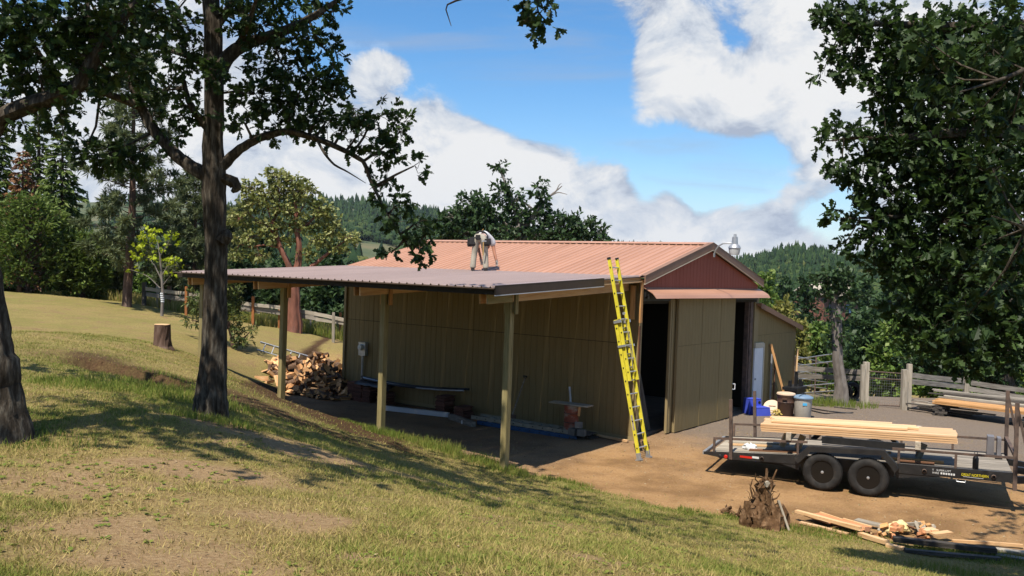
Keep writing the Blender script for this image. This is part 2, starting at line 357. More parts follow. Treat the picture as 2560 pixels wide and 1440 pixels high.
CP += [tuple(Bw(-4.83, 11.4, 1.45)), tuple(Bw(-2, 10.4, .15)), tuple(Bw(0, 11.5, .05)), tuple(Bw(-1.5, 8, .0)), tuple(Bw(-2.4, 4, -.02)), tuple(Bw(-2, 0, -.01)), tuple(Bw(2, 6, -.03)), tuple(Bw(7, 8, -.05)), tuple(Bw(11, 6, -.1))]
CP += [(x, y, 0) for x, y in [(5, 18), (8, 17), (11, 16), (15, 15), (6, 21), (9, 22), (13, 21), (18, 20), (8, 26.8), (11.5, 29.6), (15, 27), (20, 26), (24, 32), (-6.8, 27.6), (14, 12), (13.5, 30)]]
CP += [(8, 38, -.8), (14, 40, -1.2), (22, 42, -1.2), (-3, 38, .35), (0, 42, -.2), (-25, 40, 2.6), (-30, 25, 3.0), (30, 20, -.3)]
CP = np.array(CP)
def _tps(r2): return np.where(r2 > 1e-9, r2*np.log(np.maximum(r2, 1e-9))*.5, 0)
def _fit():
    n = len(CP); P = CP[:, :2]; d2 = ((P[:, None]-P[None])**2).sum(-1)
    A = np.zeros((n+3, n+3)); A[:n, :n] = _tps(d2)+np.eye(n)*1.2; A[:n, n] = 1; A[:n, n+1:] = P; A[n, :n] = 1; A[n+1:, :n] = P.T
    return np.linalg.solve(A, np.concatenate([CP[:, 2], np.zeros(3)]))
_W = _fit()
AZ = [-180, -60, -35, -20, -14, -10, -5, 0, 5, 8.5, 11.6, 14.5, 17.8, 20, 22, 27, 40, 70, 180]
RE = [.03, .03, .05, .06, .066, .068, .059, .047, .036, .032, .028, .017, .033, .027, .025, .03, .03, .03, .03]
RR = [900, 900, 900, 900, 900, 900, 950, 1100, 1300, 1400, 1200, 700, 560, 560, 620, 700, 800, 900, 900]
def far_z(x, y):
    r = np.hypot(x, y)+1e-6; a = np.degrees(np.arctan2(x, y)); R = np.interp(a, AZ, RR); zr = np.interp(a, AZ, RE)*R+EYE
    t = np.clip((r-110)/(R-110), 0, 1); val = np.interp(r, [0, 45, 80, 130], [0, -1.5, -7, -12])
    z = val+(zr+12)*(t**1.25*(1-.15*np.sin(t*math.pi)))
    z = z-np.clip(r-R, 0, 1e9)*.06
    return z+(vnoise(x, y, .012, 3)-.5)*14*sstep(120, 300, r)*(1-.5*t)
def gz(x, y):
    x = np.atleast_1d(np.asarray(x, float)); y = np.atleast_1d(np.asarray(y, float)); sh = x.shape
    xf = x.ravel(); yf = y.ravel(); z = np.empty(len(xf))
    for i in range(0, len(xf), 40000):
        xx = xf[i:i+40000]; yy = yf[i:i+40000]
        d2 = (xx[:, None]-CP[:, 0])**2+(yy[:, None]-CP[:, 1])**2
        z[i:i+40000] = _tps(d2)@_W[:-3]+_W[-3]+_W[-2]*xx+_W[-1]*yy
    k = sstep(30, 52, np.hypot(xf-2, yf-20)); z = z*(1-k)+far_z(xf, yf)*k
    # level yard
    yd = yard_mask(xf, yf, 0); z = z*(1-yd)+np.clip(z, -.06, .06)*yd
    # cut bank of the dug trench
    q = trench(xf, yf); z = z-q*.24
    near = 1-sstep(25, 50, np.hypot(xf, yf-15))
    z = z+near*((vnoise(xf, yf, .9, 5, 2)-.5)*.10*(1-.7*yd)+(vnoise(xf, yf, 5, 8, 2)-.5)*.025)
    return z.reshape(sh)
LX = np.array([-9.5, -8, -7, -5.9, -4.4, -2.96, -1.4, -.03, 1.9, 3.4, 4.9, 6.6, 8.2, 12, 20, 40])
LY = np.array([60, 40, 27, 23.1, 22.0, 20.9, 19.6, 18.3, 16.6, 15.25, 14.55, 13.9, 13.2, 10.0, 5.5, -5])
def yard_mask(x, y, wob=1):
    w = (vnoise(x, y, .8, 21, 3)-.5)*1.3*wob
    m = sstep(-.35, .35, y-np.interp(x, LX, LY)+w)
    return m*(1-sstep(32.5, 35, y+w))*(1-sstep(26, 30, x))
TA, TB = at(215, 888, 17.2), at(500, 945, 16.6)
def trench(x, y):
    ax, ay = TA[0], TA[1]; bx, by = TB[0], TB[1]; dx, dy = bx-ax, by-ay; L2 = dx*dx+dy*dy
    t = np.clip(((x-ax)*dx+(y-ay)*dy)/L2, 0, 1); px, py = ax+t*dx, ay+t*dy
    s = ((x-px)*-dy+(y-py)*dx)/math.sqrt(L2)      # positive = far side
    e = (vnoise(x, y, 2.2, 31, 2)-.5)*.35
    return sstep(.02, -.10, s+e*.5)*sstep(-1.3, -.2, s+e)*sstep(0, .06, t)*sstep(1, .85, t)
def soil_mask(x, y):
    n = (vnoise(x, y, .7, 41, 3)-.5)
    d = np.interp(x, LX, LY)-y     # distance in front of the yard line
    m = sstep(5.0+n*3, 2.6+n*3, d)*sstep(-1.2, -.2, d)*sstep(-.6, -2.4, x+n*1.5)*sstep(-12, -8, x)
    ax, ay = TA[0], TA[1]; bx, by = TB[0]+2.5, TB[1]-.4; dx, dy = bx-ax, by-ay; L2 = dx*dx+dy*dy
    t = np.clip(((x-ax)*dx+(y-ay)*dy)/L2, 0, 1); dd = np.hypot(x-ax-t*dx, y-ay-t*dy)
    m2 = sstep(1.5+n*1.6, .5+n*1.2, dd)*.9
    tr = np.hypot(x+3.8, y-11)
    return np.clip(np.maximum(np.maximum(m, m2), .6*sstep(.9, .35, tr+n)), 0, 1)
def green_mask(x, y):
    g = vnoise(x, y, .30, 51, 3)*.45+vnoise(x, y, 1.2, 52, 3)*.30+vnoise(x, y, 5, 53, 2)*.25
    g = .28+.5*sstep(.36, .66, g)
    d = np.interp(x, LX, LY)-y
    g = np.maximum(g, sstep(1.0, .1, d+(vnoise(x, y, 1.5, 54, 2)-.5)*.8)*sstep(-.8, -.1, d)*.95*sstep(-3.2, -1.2, x))       # lush strip along the foot of the bank
    for px, py, D, r in [(370, 985, 14.2, 1.2), (60, 905, 16, 1.6), (430, 925, 17, .9), (1700, 1330, 12, 1.4), (640, 1080, 11.3, .6), (1500, 1290, 13.5, 1.4), (1000, 1420, 5.0, .8), (60, 1250, 5.6, .5)]:
        p = at(px, py, D); g = np.maximum(g, sstep(r, r*.2, np.hypot((x-p[0])*.6, y-p[1])+(vnoise(x, y, 2, 78, 3)-.5)*1.3)*.68)
    for px, py, D, r in [(420, 1400, 4.7, .7), (330, 1330, 5.4, .7), (600, 1280, 6.2, .8), (480, 1200, 8, .9), (150, 1180, 6.3, .8), (700, 1130, 10.5, 1.2), (1150, 1230, 11, .8)]:
        p = at(px, py, D); g = g*(1-.9*sstep(r, r*.2, np.hypot((x-p[0])*.6, y-p[1])+(vnoise(x, y, 2, 77, 2)-.5)*.7))
    return np.clip(g*(1-.45*sstep(20, 34, y)*sstep(-16, -6, x)), 0, 1)

def bare_mask(x, y):
    m = np.zeros_like(np.asarray(x, float)); e = (vnoise(x, y, 1.6, 87, 3)-.5)*1.2+(vnoise(x, y, 7, 88, 2)-.5)*.4
    for px, py, D, r in [(430, 1400, 4.7, .75), (320, 1335, 5.3, .6), (640, 1290, 6.2, .6), (480, 1215, 7.8, .8), (120, 1165, 6.8, .8), (720, 1130, 10.3, 1.1), (1160, 1235, 10.6, .7), (900, 1400, 5.1, .3), (1500, 1400, 6.2, .35), (2150, 1420, 9.3, .5)]:
        p = at(px, py, D); m = np.maximum(m, sstep(1, .25, np.hypot((x-p[0])*.65, y-p[1])/(r*.88)+e))
    return m
def ground_material():
    m = bpy.data.materials.new('ground'); m.use_nodes = True; MATS['ground'] = m
    nt = m.node_tree; N = nt.nodes.new; L = nt.links.new; P = nt.nodes['Principled BSDF']
    P.inputs['Roughness'].default_value = .95; P.inputs['Specular IOR Level'].default_value = .1
    geo = N('ShaderNodeNewGeometry')
    def noise(sc, det=6, ro=.65):
        n = N('ShaderNodeTexNoise'); n.inputs['Scale'].default_value = sc; n.inputs['Detail'].default_value = det; n.inputs['Roughness'].default_value = ro; L(geo.outputs['Position'], n.inputs['Vector']); return n.outputs[0]
    def ramp(src, cols, lo=.32, hi=.68):
        r = N('ShaderNodeValToRGB'); e = r.color_ramp.elements
        while len(e) < len(cols): e.new(.5)
        for i, c in enumerate(cols): e[i].position = lo+(hi-lo)*i/(len(cols)-1); e[i].color = (*c, 1)
        L(src, r.inputs[0]); return r.outputs[0]
    def mix(f, a, b):
        x = N('ShaderNodeMix'); x.data_type = 'RGBA'; L(f, x.inputs['Factor']); L(a, x.inputs[6]); L(b, x.inputs[7]); return x.outputs[2]
    def attr(n):
        a = N('ShaderNodeAttribute'); a.attribute_name = n; return a.outputs['Fac']
    def add(a, b, k):
        q = N('ShaderNodeMath'); q.operation = 'MULTIPLY_ADD'; L(b, q.inputs[0]); q.inputs[1].default_value = k; L(a, q.inputs[2]); q2 = N('ShaderNodeMath'); q2.operation = 'SUBTRACT'; q2.use_clamp = True; L(q.outputs[0], q2.inputs[0]); q2.inputs[1].default_value = k/2; return q2.outputs[0]
    fine = noise(26, 7, .7); mid = noise(5, 6); vfine = noise(90, 4)
    dry = ramp(fine, [(.17, .105, .046), (.30, .215, .088), (.43, .335, .14)])
    grn = ramp(fine, [(.085, .085, .024), (.175, .172, .044), (.29, .268, .08)])
    soil = ramp(fine, [(.035, .02, .011), (.075, .042, .022), (.145, .085, .047)], .25, .75)
    sand = ramp(fine, [(.27, .15, .065), (.375, .22, .10), (.46, .295, .15)], .25, .75)
    grav = ramp(fine, [(.11, .083, .062), (.185, .145, .112), (.28, .23, .185)], .25, .75)
    floor = ramp(mid, [(.10, .068, .045), (.17, .12, .08)])
    c = mix(add(attr('green'), fine, .9), dry, grn)
    spot = noise(1.7, 6, .7); sm_ = N('ShaderNodeMapRange'); sm_.inputs['From Min'].default_value = .54; sm_.inputs['From Max'].default_value = .66; sm_.inputs['To Max'].default_value = .8; L(spot, sm_.inputs['Value'])
    c = mix(sm_.outputs[0], c, ramp(fine, [(.13, .075, .038), (.24, .15, .08), (.36, .25, .145)]))
    c = mix(add(attr('bare'), mid, .5), c, ramp(fine, [(.19, .115, .055), (.33, .22, .115), (.44, .315, .18)], .25, .75))
    c = mix(add(attr('soil'), mid, .7), c, soil)
    big = noise(.55, 5, .6); damp = ramp(big, [(.50, .47, .45), (1, 1, 1)], .40, .56)
    mu = N('ShaderNodeMix'); mu.data_type = 'RGBA'; mu.blend_type = 'MULTIPLY'; mu.inputs['Factor'].default_value = .75; L(sand, mu.inputs[6]); L(damp, mu.inputs[7]); sand = mu.outputs[2]
    yard = mix(add(attr('gravel'), mid, .6), sand, grav)
    c = mix(add(attr('yard'), mid, .5), c, yard)
    L(c, P.inputs['Base Color'])
    b = N('ShaderNodeBump'); b.inputs['Strength'].default_value = .9; b.inputs['Distance'].default_value = .03; L(add(fine, vfine, .6), b.inputs['Height']); L(b.outputs[0], P.inputs['Normal'])
    m2 = bpy.data.materials.new('hill_ground'); MATS['hill_ground'] = m2; m2.use_nodes = True
    nt = m2.node_tree; N = nt.nodes.new; L = nt.links.new; P = nt.nodes['Principled BSDF']; geo = N('ShaderNodeNewGeometry'); P.inputs['Roughness'].default_value = 1
    L(ramp(noise(.02, 6), [(.035, .055, .02), (.07, .085, .03), (.13, .11, .05)]), P.inputs['Base Color'])
ground_material()
def build_ground():
    n = 430; t = np.linspace(-1, 1, n); X = 60*np.sinh(3.3*t)/math.sinh(3.3)
    t = np.linspace(-.72, 1, n); Y = 8+62*np.sinh(3.0*t)/math.sinh(3.0)
    xx, yy = np.meshgrid(X, Y); z = gz(xx, yy)
    V = np.stack([xx, yy, z], -1).reshape(-1, 3); i = np.arange(n*n).reshape(n, n)
    F = np.stack([i[:-1, :-1], i[:-1, 1:], i[1:, 1:], i[1:, :-1]], -1).reshape(-1, 4)
    x, y = V[:, 0], V[:, 1]; yd = yard_mask(x, y)
    v, u = bloc(x, y)
    grav = np.clip(sstep(18.5, 23.5, y+(vnoise(x, y, .5, 61)-.5)*5)*sstep(2, 6, x)+sstep(-.6, .8, u+(vnoise(x, y, .9, 63)-.5)*1.5)*sstep(.5, -.3, v)*sstep(-5.6, -4.4, v)*.42, 0, 1)
    o = np_mesh('ground', V, F, 'ground', attr={'yard': yd, 'soil': soil_mask(x, y), 'green': green_mask(x, y), 'gravel': grav, 'bare': bare_mask(x, y)}, smooth=True)
    tag(o, kind='structure')
    a = np.radians(np.concatenate([np.linspace(-180, -34, 60)[:-1], np.linspace(-34, 34, 260), np.linspace(34, 180, 60)[1:]])); r = np.geomspace(40, 3800, 90)
    aa, rr = np.meshgrid(a, r); x = rr*np.sin(aa); y = rr*np.cos(aa); inside = (np.abs(x) < 60) & (y > -20) & (y < 70)
    z = np.where(inside, far_z(x, y)-3.0, far_z(x, y)-.05)
    V = np.stack([x, y, z], -1).reshape(-1, 3); i = np.arange(aa.size).reshape(aa.shape)
    F = np.stack([i[:-1, :-1], i[:-1, 1:], i[1:, 1:], i[1:, :-1]], -1).reshape(-1, 4)
    tag(np_mesh('hills', V, F, 'hill_ground', smooth=True), kind='structure')
build_ground()
def g1(x, y): return float(gz(x, y)[0])
def gp(px, py, D0=4, D1=60):     # where the ray through a photo pixel meets the ground
    D = np.linspace(D0, D1, 900); P = np.stack([at(px, py, d) for d in D]); z = gz(P[:, 0], P[:, 1]); k = np.argmax(P[:, 2] < z)
    p = P[k]; return np.array([p[0], p[1], z[k]])

# ------------------------------------------------------------------ grass, litter
def blades(name, x, y, h, w, tint, lean=.5, label='', cat=None, m='grass'):
    n = len(x); z = gz(x, y)-.01; a = RNG.uniform(0, 2*math.pi, n); la = RNG.uniform(0, 2*math.pi, n); ln = np.abs(RNG.normal(0, lean, n))*h
    bx, by = np.cos(a)*w/2, np.sin(a)*w/2
    P0 = np.stack([x-bx, y-by, z], -1); P1 = np.stack([x+bx, y+by, z], -1)
    M0 = np.stack([x-bx*.7+np.cos(la)*ln*.35, y-by*.7+np.sin(la)*ln*.35, z+h*.55], -1); M1 = M0+np.stack([bx*1.4, by*1.4, 0*bx], -1)
    T = np.stack([x+np.cos(la)*ln, y+np.sin(la)*ln, z+h], -1)
    V = np.stack([P0, P1, M0, M1, T], 1).reshape(-1, 3); b = np.arange(n)[:, None]*5
    F = np.concatenate([b+np.array([[0, 1, 3]]), b+np.array([[0, 3, 2]]), b+np.array([[2, 3, 4]])], 0)
    return np_mesh(name, V, F, m, attr={'tint': np.repeat(tint, 5)})
def short_blades(name, x, y, h, w, tint, lean, m='grass'):
    n = len(x); z = gz(x, y)-.006; a = RNG.uniform(0, 2*math.pi, n); la = RNG.uniform(0, 2*math.pi, n); ln = np.abs(RNG.normal(0, lean, n))*h
    bx, by = np.cos(a)*w/2, np.sin(a)*w/2
    V = np.stack([np.stack([x-bx, y-by, z], -1), np.stack([x+bx, y+by, z], -1), np.stack([x+np.cos(la)*ln, y+np.sin(la)*ln, z+h], -1)], 1).reshape(-1, 3)
    return np_mesh(name, V, np.arange(n*3).reshape(n, 3), m, attr={'tint': np.repeat(tint, 3)})
def build_grass():
    n = 620000; u = RNG.random(n); D = 3.6*(24/3.6)**(u**.85); tx = RNG.uniform(-.66, .66, n); x = tx*D; y = D
    g = green_mask(x, y); s = soil_mask(x, y); yd = yard_mask(x, y); pn = vnoise(x, y, 2.6, 91, 2)
    k = RNG.random(n) < (.30+.85*g)*(1-.85*bare_mask(x, y))*(1-.9*s)*(1-.985*yd)*(.35+.65*sstep(.3, .6, pn+.25*g))
    x, y, g, D = x[k], y[k], g[k], D[k]; n = len(x)
    h = RNG.uniform(.014, .042, n)*(1+.7*g); w = RNG.uniform(.004, .008, n)*(1+D/14)
    tint = np.clip(.0+.8*g+RNG.normal(0, .2, n), 0, 1)
    tag(short_blades('lawn_grass', x, y, h, w, tint, 1.0), 'short patchy green and straw coloured lawn grass on the slope', 'grass', kind='stuff')
    # taller tufts along the foot of the bank, round posts and the oak
    m = 15000; x = RNG.uniform(-4.6, 8.5, m); d = np.abs(RNG.normal(0, .55, m)); y = np.interp(x, LX, LY)-d+.25
    k = vnoise(x, y, 1.1, 95, 2)+.25*np.exp(-((x+1.2)/1.3)**2) > .47; x, y, d = x[k], y[k], d[k]; m = len(x)
    big = np.exp(-((x+1.3)/1.3)**2)
    h = RNG.uniform(.05, .13, m)*(1+1.4*big)*np.exp(-d*.6); tint = np.clip(.72+RNG.normal(0, .2, m), 0, 1)
    X = [x]; Y = [y]; H = [h]; T = [tint]
    for px, py, D, r, q, hh in [(370, 985, 14.2, 1.3, 2600, .16), (440, 925, 16.5, .8, 900, .12), (525, 1045, 10.9, .45, 700, .12), (958, 1085, 20.2, .35, 500, .22), (60, 1100, 8.3, .5, 500, .1), (2420, 1420, 11.5, .6, 500, .14), (2110, 1010, 29.5, .8, 600, .3), (2030, 1000, 30, .9, 800, .35)]:
        p = at(px, py, D); a = RNG.uniform(0, 6.28, q); rr = r*np.sqrt(RNG.random(q)); X.append(p[0]+rr*np.cos(a)*1.4); Y.append(p[1]+rr*np.sin(a)); H.append(RNG.uniform(.4, 1, q)*hh); T.append(np.clip(.8+RNG.normal(0, .12, q), 0, 1))
    x, y, h, tint = map(np.concatenate, (X, Y, H, T))
    tag(blades('bank_grass', x, y, h, .007*(1+y/25), tint, .45), 'taller bright green grass tufts along the foot of the bank', 'grass', kind='stuff')
    # seed stalks near the second post
    # meadow beyond the fence and in front of the trees
    m = 22000; x = RNG.uniform(-24, 0, m); y = 36.6+np.abs(RNG.normal(0, 2.0, m)); y = y+np.interp(x, [-24, -14, -7, 0], [6.5, 2.2, 1.2, 2.2])
    tag(blades('meadow_grass', x, y, RNG.uniform(.2, .6, m), RNG.uniform(.015, .035, m), np.clip(.45+RNG.normal(0, .2, m)+(vnoise(x, y, .4, 3)-.5), 0, 1), .3), 'tall unmown yellow green grass beyond the old rail fence', 'grass', kind='stuff')
    # dropped leaves, chips and stones
    m = 4200; D = 3.8*(26/3.8)**RNG.random(m); x = RNG.uniform(-.66, .66, m)*D; y = D; v, u = bloc(x, y); k = ~((v > -.2) & (u > -.2)); x, y = x[k], y[k]; m = len(x)
    z = gz(x, y)+.012; s = RNG.uniform(.005, .014, m)*(1+.04*y); a = RNG.uniform(0, 6.28, m); e = RNG.normal(0, .35, m)
    c, sn = np.cos(a)*s, np.sin(a)*s
    V = np.stack([np.stack([x-c, y-sn, z-e*s*.3], -1), np.stack([x+sn*.5, y-c*.5, z], -1), np.stack([x+c, y+sn, z+e*s*.5], -1), np.stack([x-sn*.5, y+c*.5, z+s*.2], -1)], 1).reshape(-1, 3)
    F = np.arange(m*4).reshape(m, 4); tag(np_mesh('ground_litter', V, F, 'litter', attr={'tint': np.repeat(RNG.random(m)**1.3, 4)}), 'scattered dry leaves wood chips and small stones', 'litter', kind='stuff')
build_grass()
def build_weeds():
    m = 2600; D = 4.0*(17/4.0)**RNG.random(m); x = RNG.uniform(-.62, .62, m)*D; y = D; k = (yard_mask(x, y) < .3) & (soil_mask(x, y) < .5) & (RNG.random(m) < sstep(.42, .62, vnoise(x, y, .7, 83, 3))); x, y = x[k], y[k]; m = len(x); P, DD, SS, TT = [], [], [], []
    for j in range(7):
        a = RNG.uniform(0, 6.28, m); P.append(np.stack([x, y, gz(x, y)+.004], -1)+RNG.normal(0, .012, (m, 3))*np.array([1, 1, 0])); DD.append(np.stack([np.cos(a), np.sin(a), RNG.uniform(.15, .7, m)], -1)); SS.append(RNG.uniform(.016, .036, m)); TT.append(np.clip(.68+RNG.normal(0, .12, m), 0, 1))
    P, DD, SS, TT = map(np.concatenate, (P, DD, SS, TT)); V, F, T = leaf_geom(P, DD, np.tile([0, 0, 1.], (len(P), 1)), SS, 'quad', tint=TT, wid=1.5)
    tag(np_mesh('lawn_weeds', V, F, 'grass', attr={'tint': T}), 'small flat green weeds dotted through the lawn', 'weeds', kind='stuff')
def build_stones():
    m = 6500; x = RNG.uniform(-5, 12, m); y = RNG.uniform(13, 30, m); yd = yard_mask(x, y); v, u = bloc(x, y); k = (yd > .6) & ~((v > -.15) & (u > -.15)) & (RNG.random(m) < .35+.65*(vnoise(x, y, .8, 71) > .5)); x, y = x[k], y[k]; m = len(x)
    s = RNG.uniform(.008, .03, m)*RNG.uniform(.6, 1.2, m); z = gz(x, y); a = RNG.uniform(0, 6.28, m)
    V = np.stack([np.stack([x+np.cos(a+i*1.571)*s*(1.2 if i % 2 else .8), y+np.sin(a+i*1.571)*s, z-.003+0*s], -1) for i in range(4)]+[np.stack([x, y, z+s*.6], -1)], 1).reshape(-1, 3); i5 = np.arange(m)[:, None]*5
    F = np.concatenate([i5+np.array([[j, (j+1) % 4, 4]]) for j in range(4)], 0)
    tag(np_mesh('yard_gravel', V, F, 'litter', attr={'tint': np.repeat(.35+.6*RNG.random(m), 5)}), 'loose small stones scattered over the dirt yard', 'gravel', kind='stuff')
build_stones()
# ================================================================== BARN
WB, HE, HR, LB = 7.66, 4.14, 5.115, 10.67
SLOPE = (HR-HE)/(WB/2)
barn = thing('barn', 'olive sided pole barn with faded salmon metal roof and red gable', 'barn', (BX, BY, 0), BYAW)
def ribbed(u0, u1, a, b, rib=.2286, hgt=.02, th=.012, first=0.):
    """sheet from eave point a(u) to ridge point b(u) in the barn frame: profile along u with trapezoid ribs"""
    prof = []; u = u0; k = 0
    pos = u0+first
    pts = [(u0, 0)]
    while pos < u1-.02:
        for d, h in ((-.03, 0), (-.009, hgt), (.009, hgt), (.03, 0)):
            if u0+1e-3 < pos+d < u1-1e-3: pts.append((pos+d, h))
        pos += rib
    pts.append((u1, 0)); return pts
def roof_sheets(parent, u0, u1, A, Bp, nrm, m, name='roof_panel', width=.9144, hgt=.025, offs=None):
    """A, Bp: (v,w) low and high edge, nrm: (v,w) unit normal"""
    n = max(1, round((u1-u0)/width)); w = (u1-u0)/n; out = []
    for i in range(n):
        pts = ribbed(0, w-.003, None, None, rib=w/4, hgt=hgt, first=w/8); mb = MB()
        V = []
        for (v, ww) in (A, Bp):
            for lay in (0, -.012):
                for (pu, h) in pts: V.append((v+nrm[0]*(h+lay), pu, ww+nrm[1]*(h+lay)))
        k = len(pts); F = []
        for j in range(k-1):
            F.append([j, j+1, 2*k+j+1, 2*k+j]); F.append([k+j+1, k+j, 3*k+j, 3*k+j+1]); F.append([j+1, j, k+j, k+j+1]); F.append([2*k+j, 2*k+j+1, 3*k+j+1, 3*k+j])
        F.append([0, 2*k, 3*k, k]); F.append([k-1, 2*k-1, 4*k-1, 3*k-1])
        mb.add(V, F); mb.mi = [1 if (i % 4 == 1 and i < 4*(k-1)) else 0 for i in range(len(F))]
        if not out: o = mb.build(name, [m, 'sheet_back'], parent); o.location = (0, u0, 0)
        else: o = inst(out[0], name, parent, loc=(0, u0+i*w, 0))
        out.append(o)
    return out
def barn_build():
    nl = Vector((-SLOPE, 1)).normalized()
    roof_sheets(barn, -.16, LB+.1, (-.10, HE-.10*SLOPE), (WB/2, HR), nl, 'roof_salmon')
    roof_sheets(barn, -.16, LB+.1, (WB+.12, HE-.12*SLOPE), (WB/2, HR), (-nl[0], nl[1]), 'roof_salmon')
    mb = MB()      # ridge cap
    mb.prism([(-.17, -.17*SLOPE+.035), (0, .045), (.17, -.17*SLOPE+.035), (.17, -.17*SLOPE+.047), (0, .058), (-.17, -.17*SLOPE+.047)], lambda p, q: (WB/2+p, -.2, HR+q), lambda p, q: (WB/2+p, LB+.14, HR+q))
    mb.build('ridge_cap', 'roof_salmon', barn)
    # closure strip: dark foam blocks between the ribs under the ridge cap
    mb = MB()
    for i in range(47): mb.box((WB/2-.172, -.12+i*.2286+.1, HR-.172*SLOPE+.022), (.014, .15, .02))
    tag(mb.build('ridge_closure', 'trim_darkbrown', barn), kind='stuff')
    # rake trims of the gable
    for (v0, w0, v1, w1, nm) in ((-.12, HE-.12*SLOPE, WB/2+.0, HR, 'l'), (WB+.14, HE-.14*SLOPE, WB/2-.0, HR, 'r')):
        mb = MB(); mb.prism([(-.17, .04), (-.20, .04), (-.20, -.15), (-.17, -.15)], lambda p, q: (v0, p, w0+q), lambda p, q: (v1, p, w1+q)); mb.build('rake_trim', 'rake_brown', barn)
        mb = MB(); mb.prism([(-.16, -.155), (-.207, -.155), (-.207, -.172), (-.16, -.172)], lambda p, q: (v0, p, w0+q), lambda p, q: (v1, p, w1+q)); mb.build('rake_drip', 'cream_paint', barn)
        mb = MB(); mb.prism([(-.16, .045), (-.207, .045), (-.207, .056), (-.05, .056)], lambda p, q: (v0, p, w0+q), lambda p, q: (v1, p, w1+q)); mb.build('rake_cap', 'rake_brown', barn)
    mb = MB(); mb.box((WB/2, -.19, HR-.06), (.05, .03, .14)); mb.build('ridge_end', 'rake_brown', barn)
    # red gable: ribbed metal sheets cut to the slope
    n = 9; w = (WB-.1)/n; base = 3.80
    for i in range(n):
        v0 = .05+i*w; v1 = v0+w-.006; top = lambda v: HE-.16+SLOPE*min(v, WB-v)
        mb = MB(); pts = [(v0, 0)]
        for j in range(4):
            c0 = v0+(j+.5)*w/4
            for d, h in ((-.03, 0), (-.015, .007), (.015, .007), (.03, 0)): pts.append((c0+d, h))
        if v0 < WB/2 < v1: pts.append((WB/2, 0))
        pts = sorted(pts); pts.append((v1, 0)); k = len(pts)
        V = [(v, -.075-h, base) for v, h in pts]+[(v, -.075-h, top(v)) for v, h in pts]+[(v, -.055, base) for v, h in pts]+[(v, -.055, top(v)) for v, h in pts]
        F = []
        for j in range(k-1): F += [[j, j+1, k+j+1, k+j], [2*k+j+1, 2*k+j, 3*k+j, 3*k+j+1], [k+j, k+j+1, 3*k+j+1, 3*k+j], [j+1, j, 2*k+j, 2*k+j+1]]
        F += [[0, k, 3*k, 2*k], [k-1, 3*k-1, 4*k-1, 2*k-1]]
        mb.add(V, F); mb.build('gable_panel', 'gable_red', barn)
    mb = MB(); mb.prism([(.02, 3.45), (WB-.02, 3.45), (WB-.02, HE-.15), (WB/2, HR-.12), (.02, HE-.15)], lambda p, q: (p, -.05, q), lambda p, q: (p, 0.05, q)); mb.build('gable_frame', 'siding_back', barn)
    # awning over the door track
    prof = [(-.06, 3.875), (-.34, 3.735), (-.40, 3.68), (-.455, 3.60), (-.445, 3.60), (-.385, 3.67), (-.33, 3.722), (-.06, 3.862)]
    for a, b in ((.02, 3.9), (3.904, 7.74)):
        mb = MB(); mb.prism(prof, lambda p, q: (a, p, q), lambda p, q: (b, p, q)); mb.build('awning_sheet', 'roof_salmon', barn)
    mb = MB(); mb.prism([(-.06, 3.86), (-.32, 3.72), (-.06, 3.60)], lambda p, q: (.06, p, q), lambda p, q: (.08, p, q)); mb.beam((.07, -.2, 3.62), (WB-.1, -.2, 3.62), .06, .08); mb.beam((.07, -.08, 3.62), (WB-.1, -.08, 3.62), .05, .2); mb.build('door_track', 'black_paint', barn)
    # walls: dark sheathing with separate olive siding boards in two tiers
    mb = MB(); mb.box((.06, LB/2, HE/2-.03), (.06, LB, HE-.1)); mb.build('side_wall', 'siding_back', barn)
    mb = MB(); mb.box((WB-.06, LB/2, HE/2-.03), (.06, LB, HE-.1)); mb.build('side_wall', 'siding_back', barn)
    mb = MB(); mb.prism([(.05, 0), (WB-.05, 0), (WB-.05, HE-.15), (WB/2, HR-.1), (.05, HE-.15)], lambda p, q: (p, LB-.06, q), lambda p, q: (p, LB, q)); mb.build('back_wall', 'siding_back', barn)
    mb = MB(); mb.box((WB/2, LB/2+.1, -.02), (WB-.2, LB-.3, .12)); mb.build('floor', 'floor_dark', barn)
    def tiers(par, n, pitch, wfun, tl, axis, off, m='siding', th=.02):
        for (z0, z1) in tl:
            src = None
            for i in range(n):
                if src is None:
                    mb = MB()
                    if axis == 'u': mb.box((0, 0, 0), (th, pitch-.008, z1-z0))
                    else: mb.box((0, 0, 0), (pitch-.008, th, z1-z0))
                    src = o = mb.build('siding_board', m, par)
                else: o = inst(src, 'siding_board', par)
                c = (i+.5)*pitch
                jit = ((i*7919) % 13-6)*.0006
                o.location = (off[0]+jit, off[1]+c, (z0+z1)/2) if axis == 'u' else (off[0]+c, off[1]+jit, (z0+z1)/2)
    tiers(barn, 52, (LB-.06)/52, None, [(.10, 2.42), (2.435, 4.02)], 'u', (.012, .03))
    mb = MB(); mb.box((.008, LB/2, .05), (.03, LB, .10)); mb.build('base_board', 'trim_olive', barn)
    # corner trims and posts
    for v, u, w, d in ((-.01, -.045, .1, .1), (WB-.11, -.03, .34, .14)):
        mb = MB(); mb.box((v+w/2, u+d/2, 1.85), (w, d, 3.7)); mb.build('corner_trim', 'trim_olive', barn)
    mb = MB(); mb.box((WB-.36, .02, 1.78), (.22, .12, 3.56)); mb.box((WB-.52, .06, 1.75), (.06, .14, 3.5)); mb.build('door_jamb', 'rust_steel', barn)
    mb = MB(); mb.box((-.02, LB, 2), (.09, .09, 4.0)); mb.build('corner_trim', 'trim_olive', barn)
    # sliding doors
    d = thing('sliding_door', None, None); d.parent = barn; d.location = (0, -.2, 0); del_props(d)
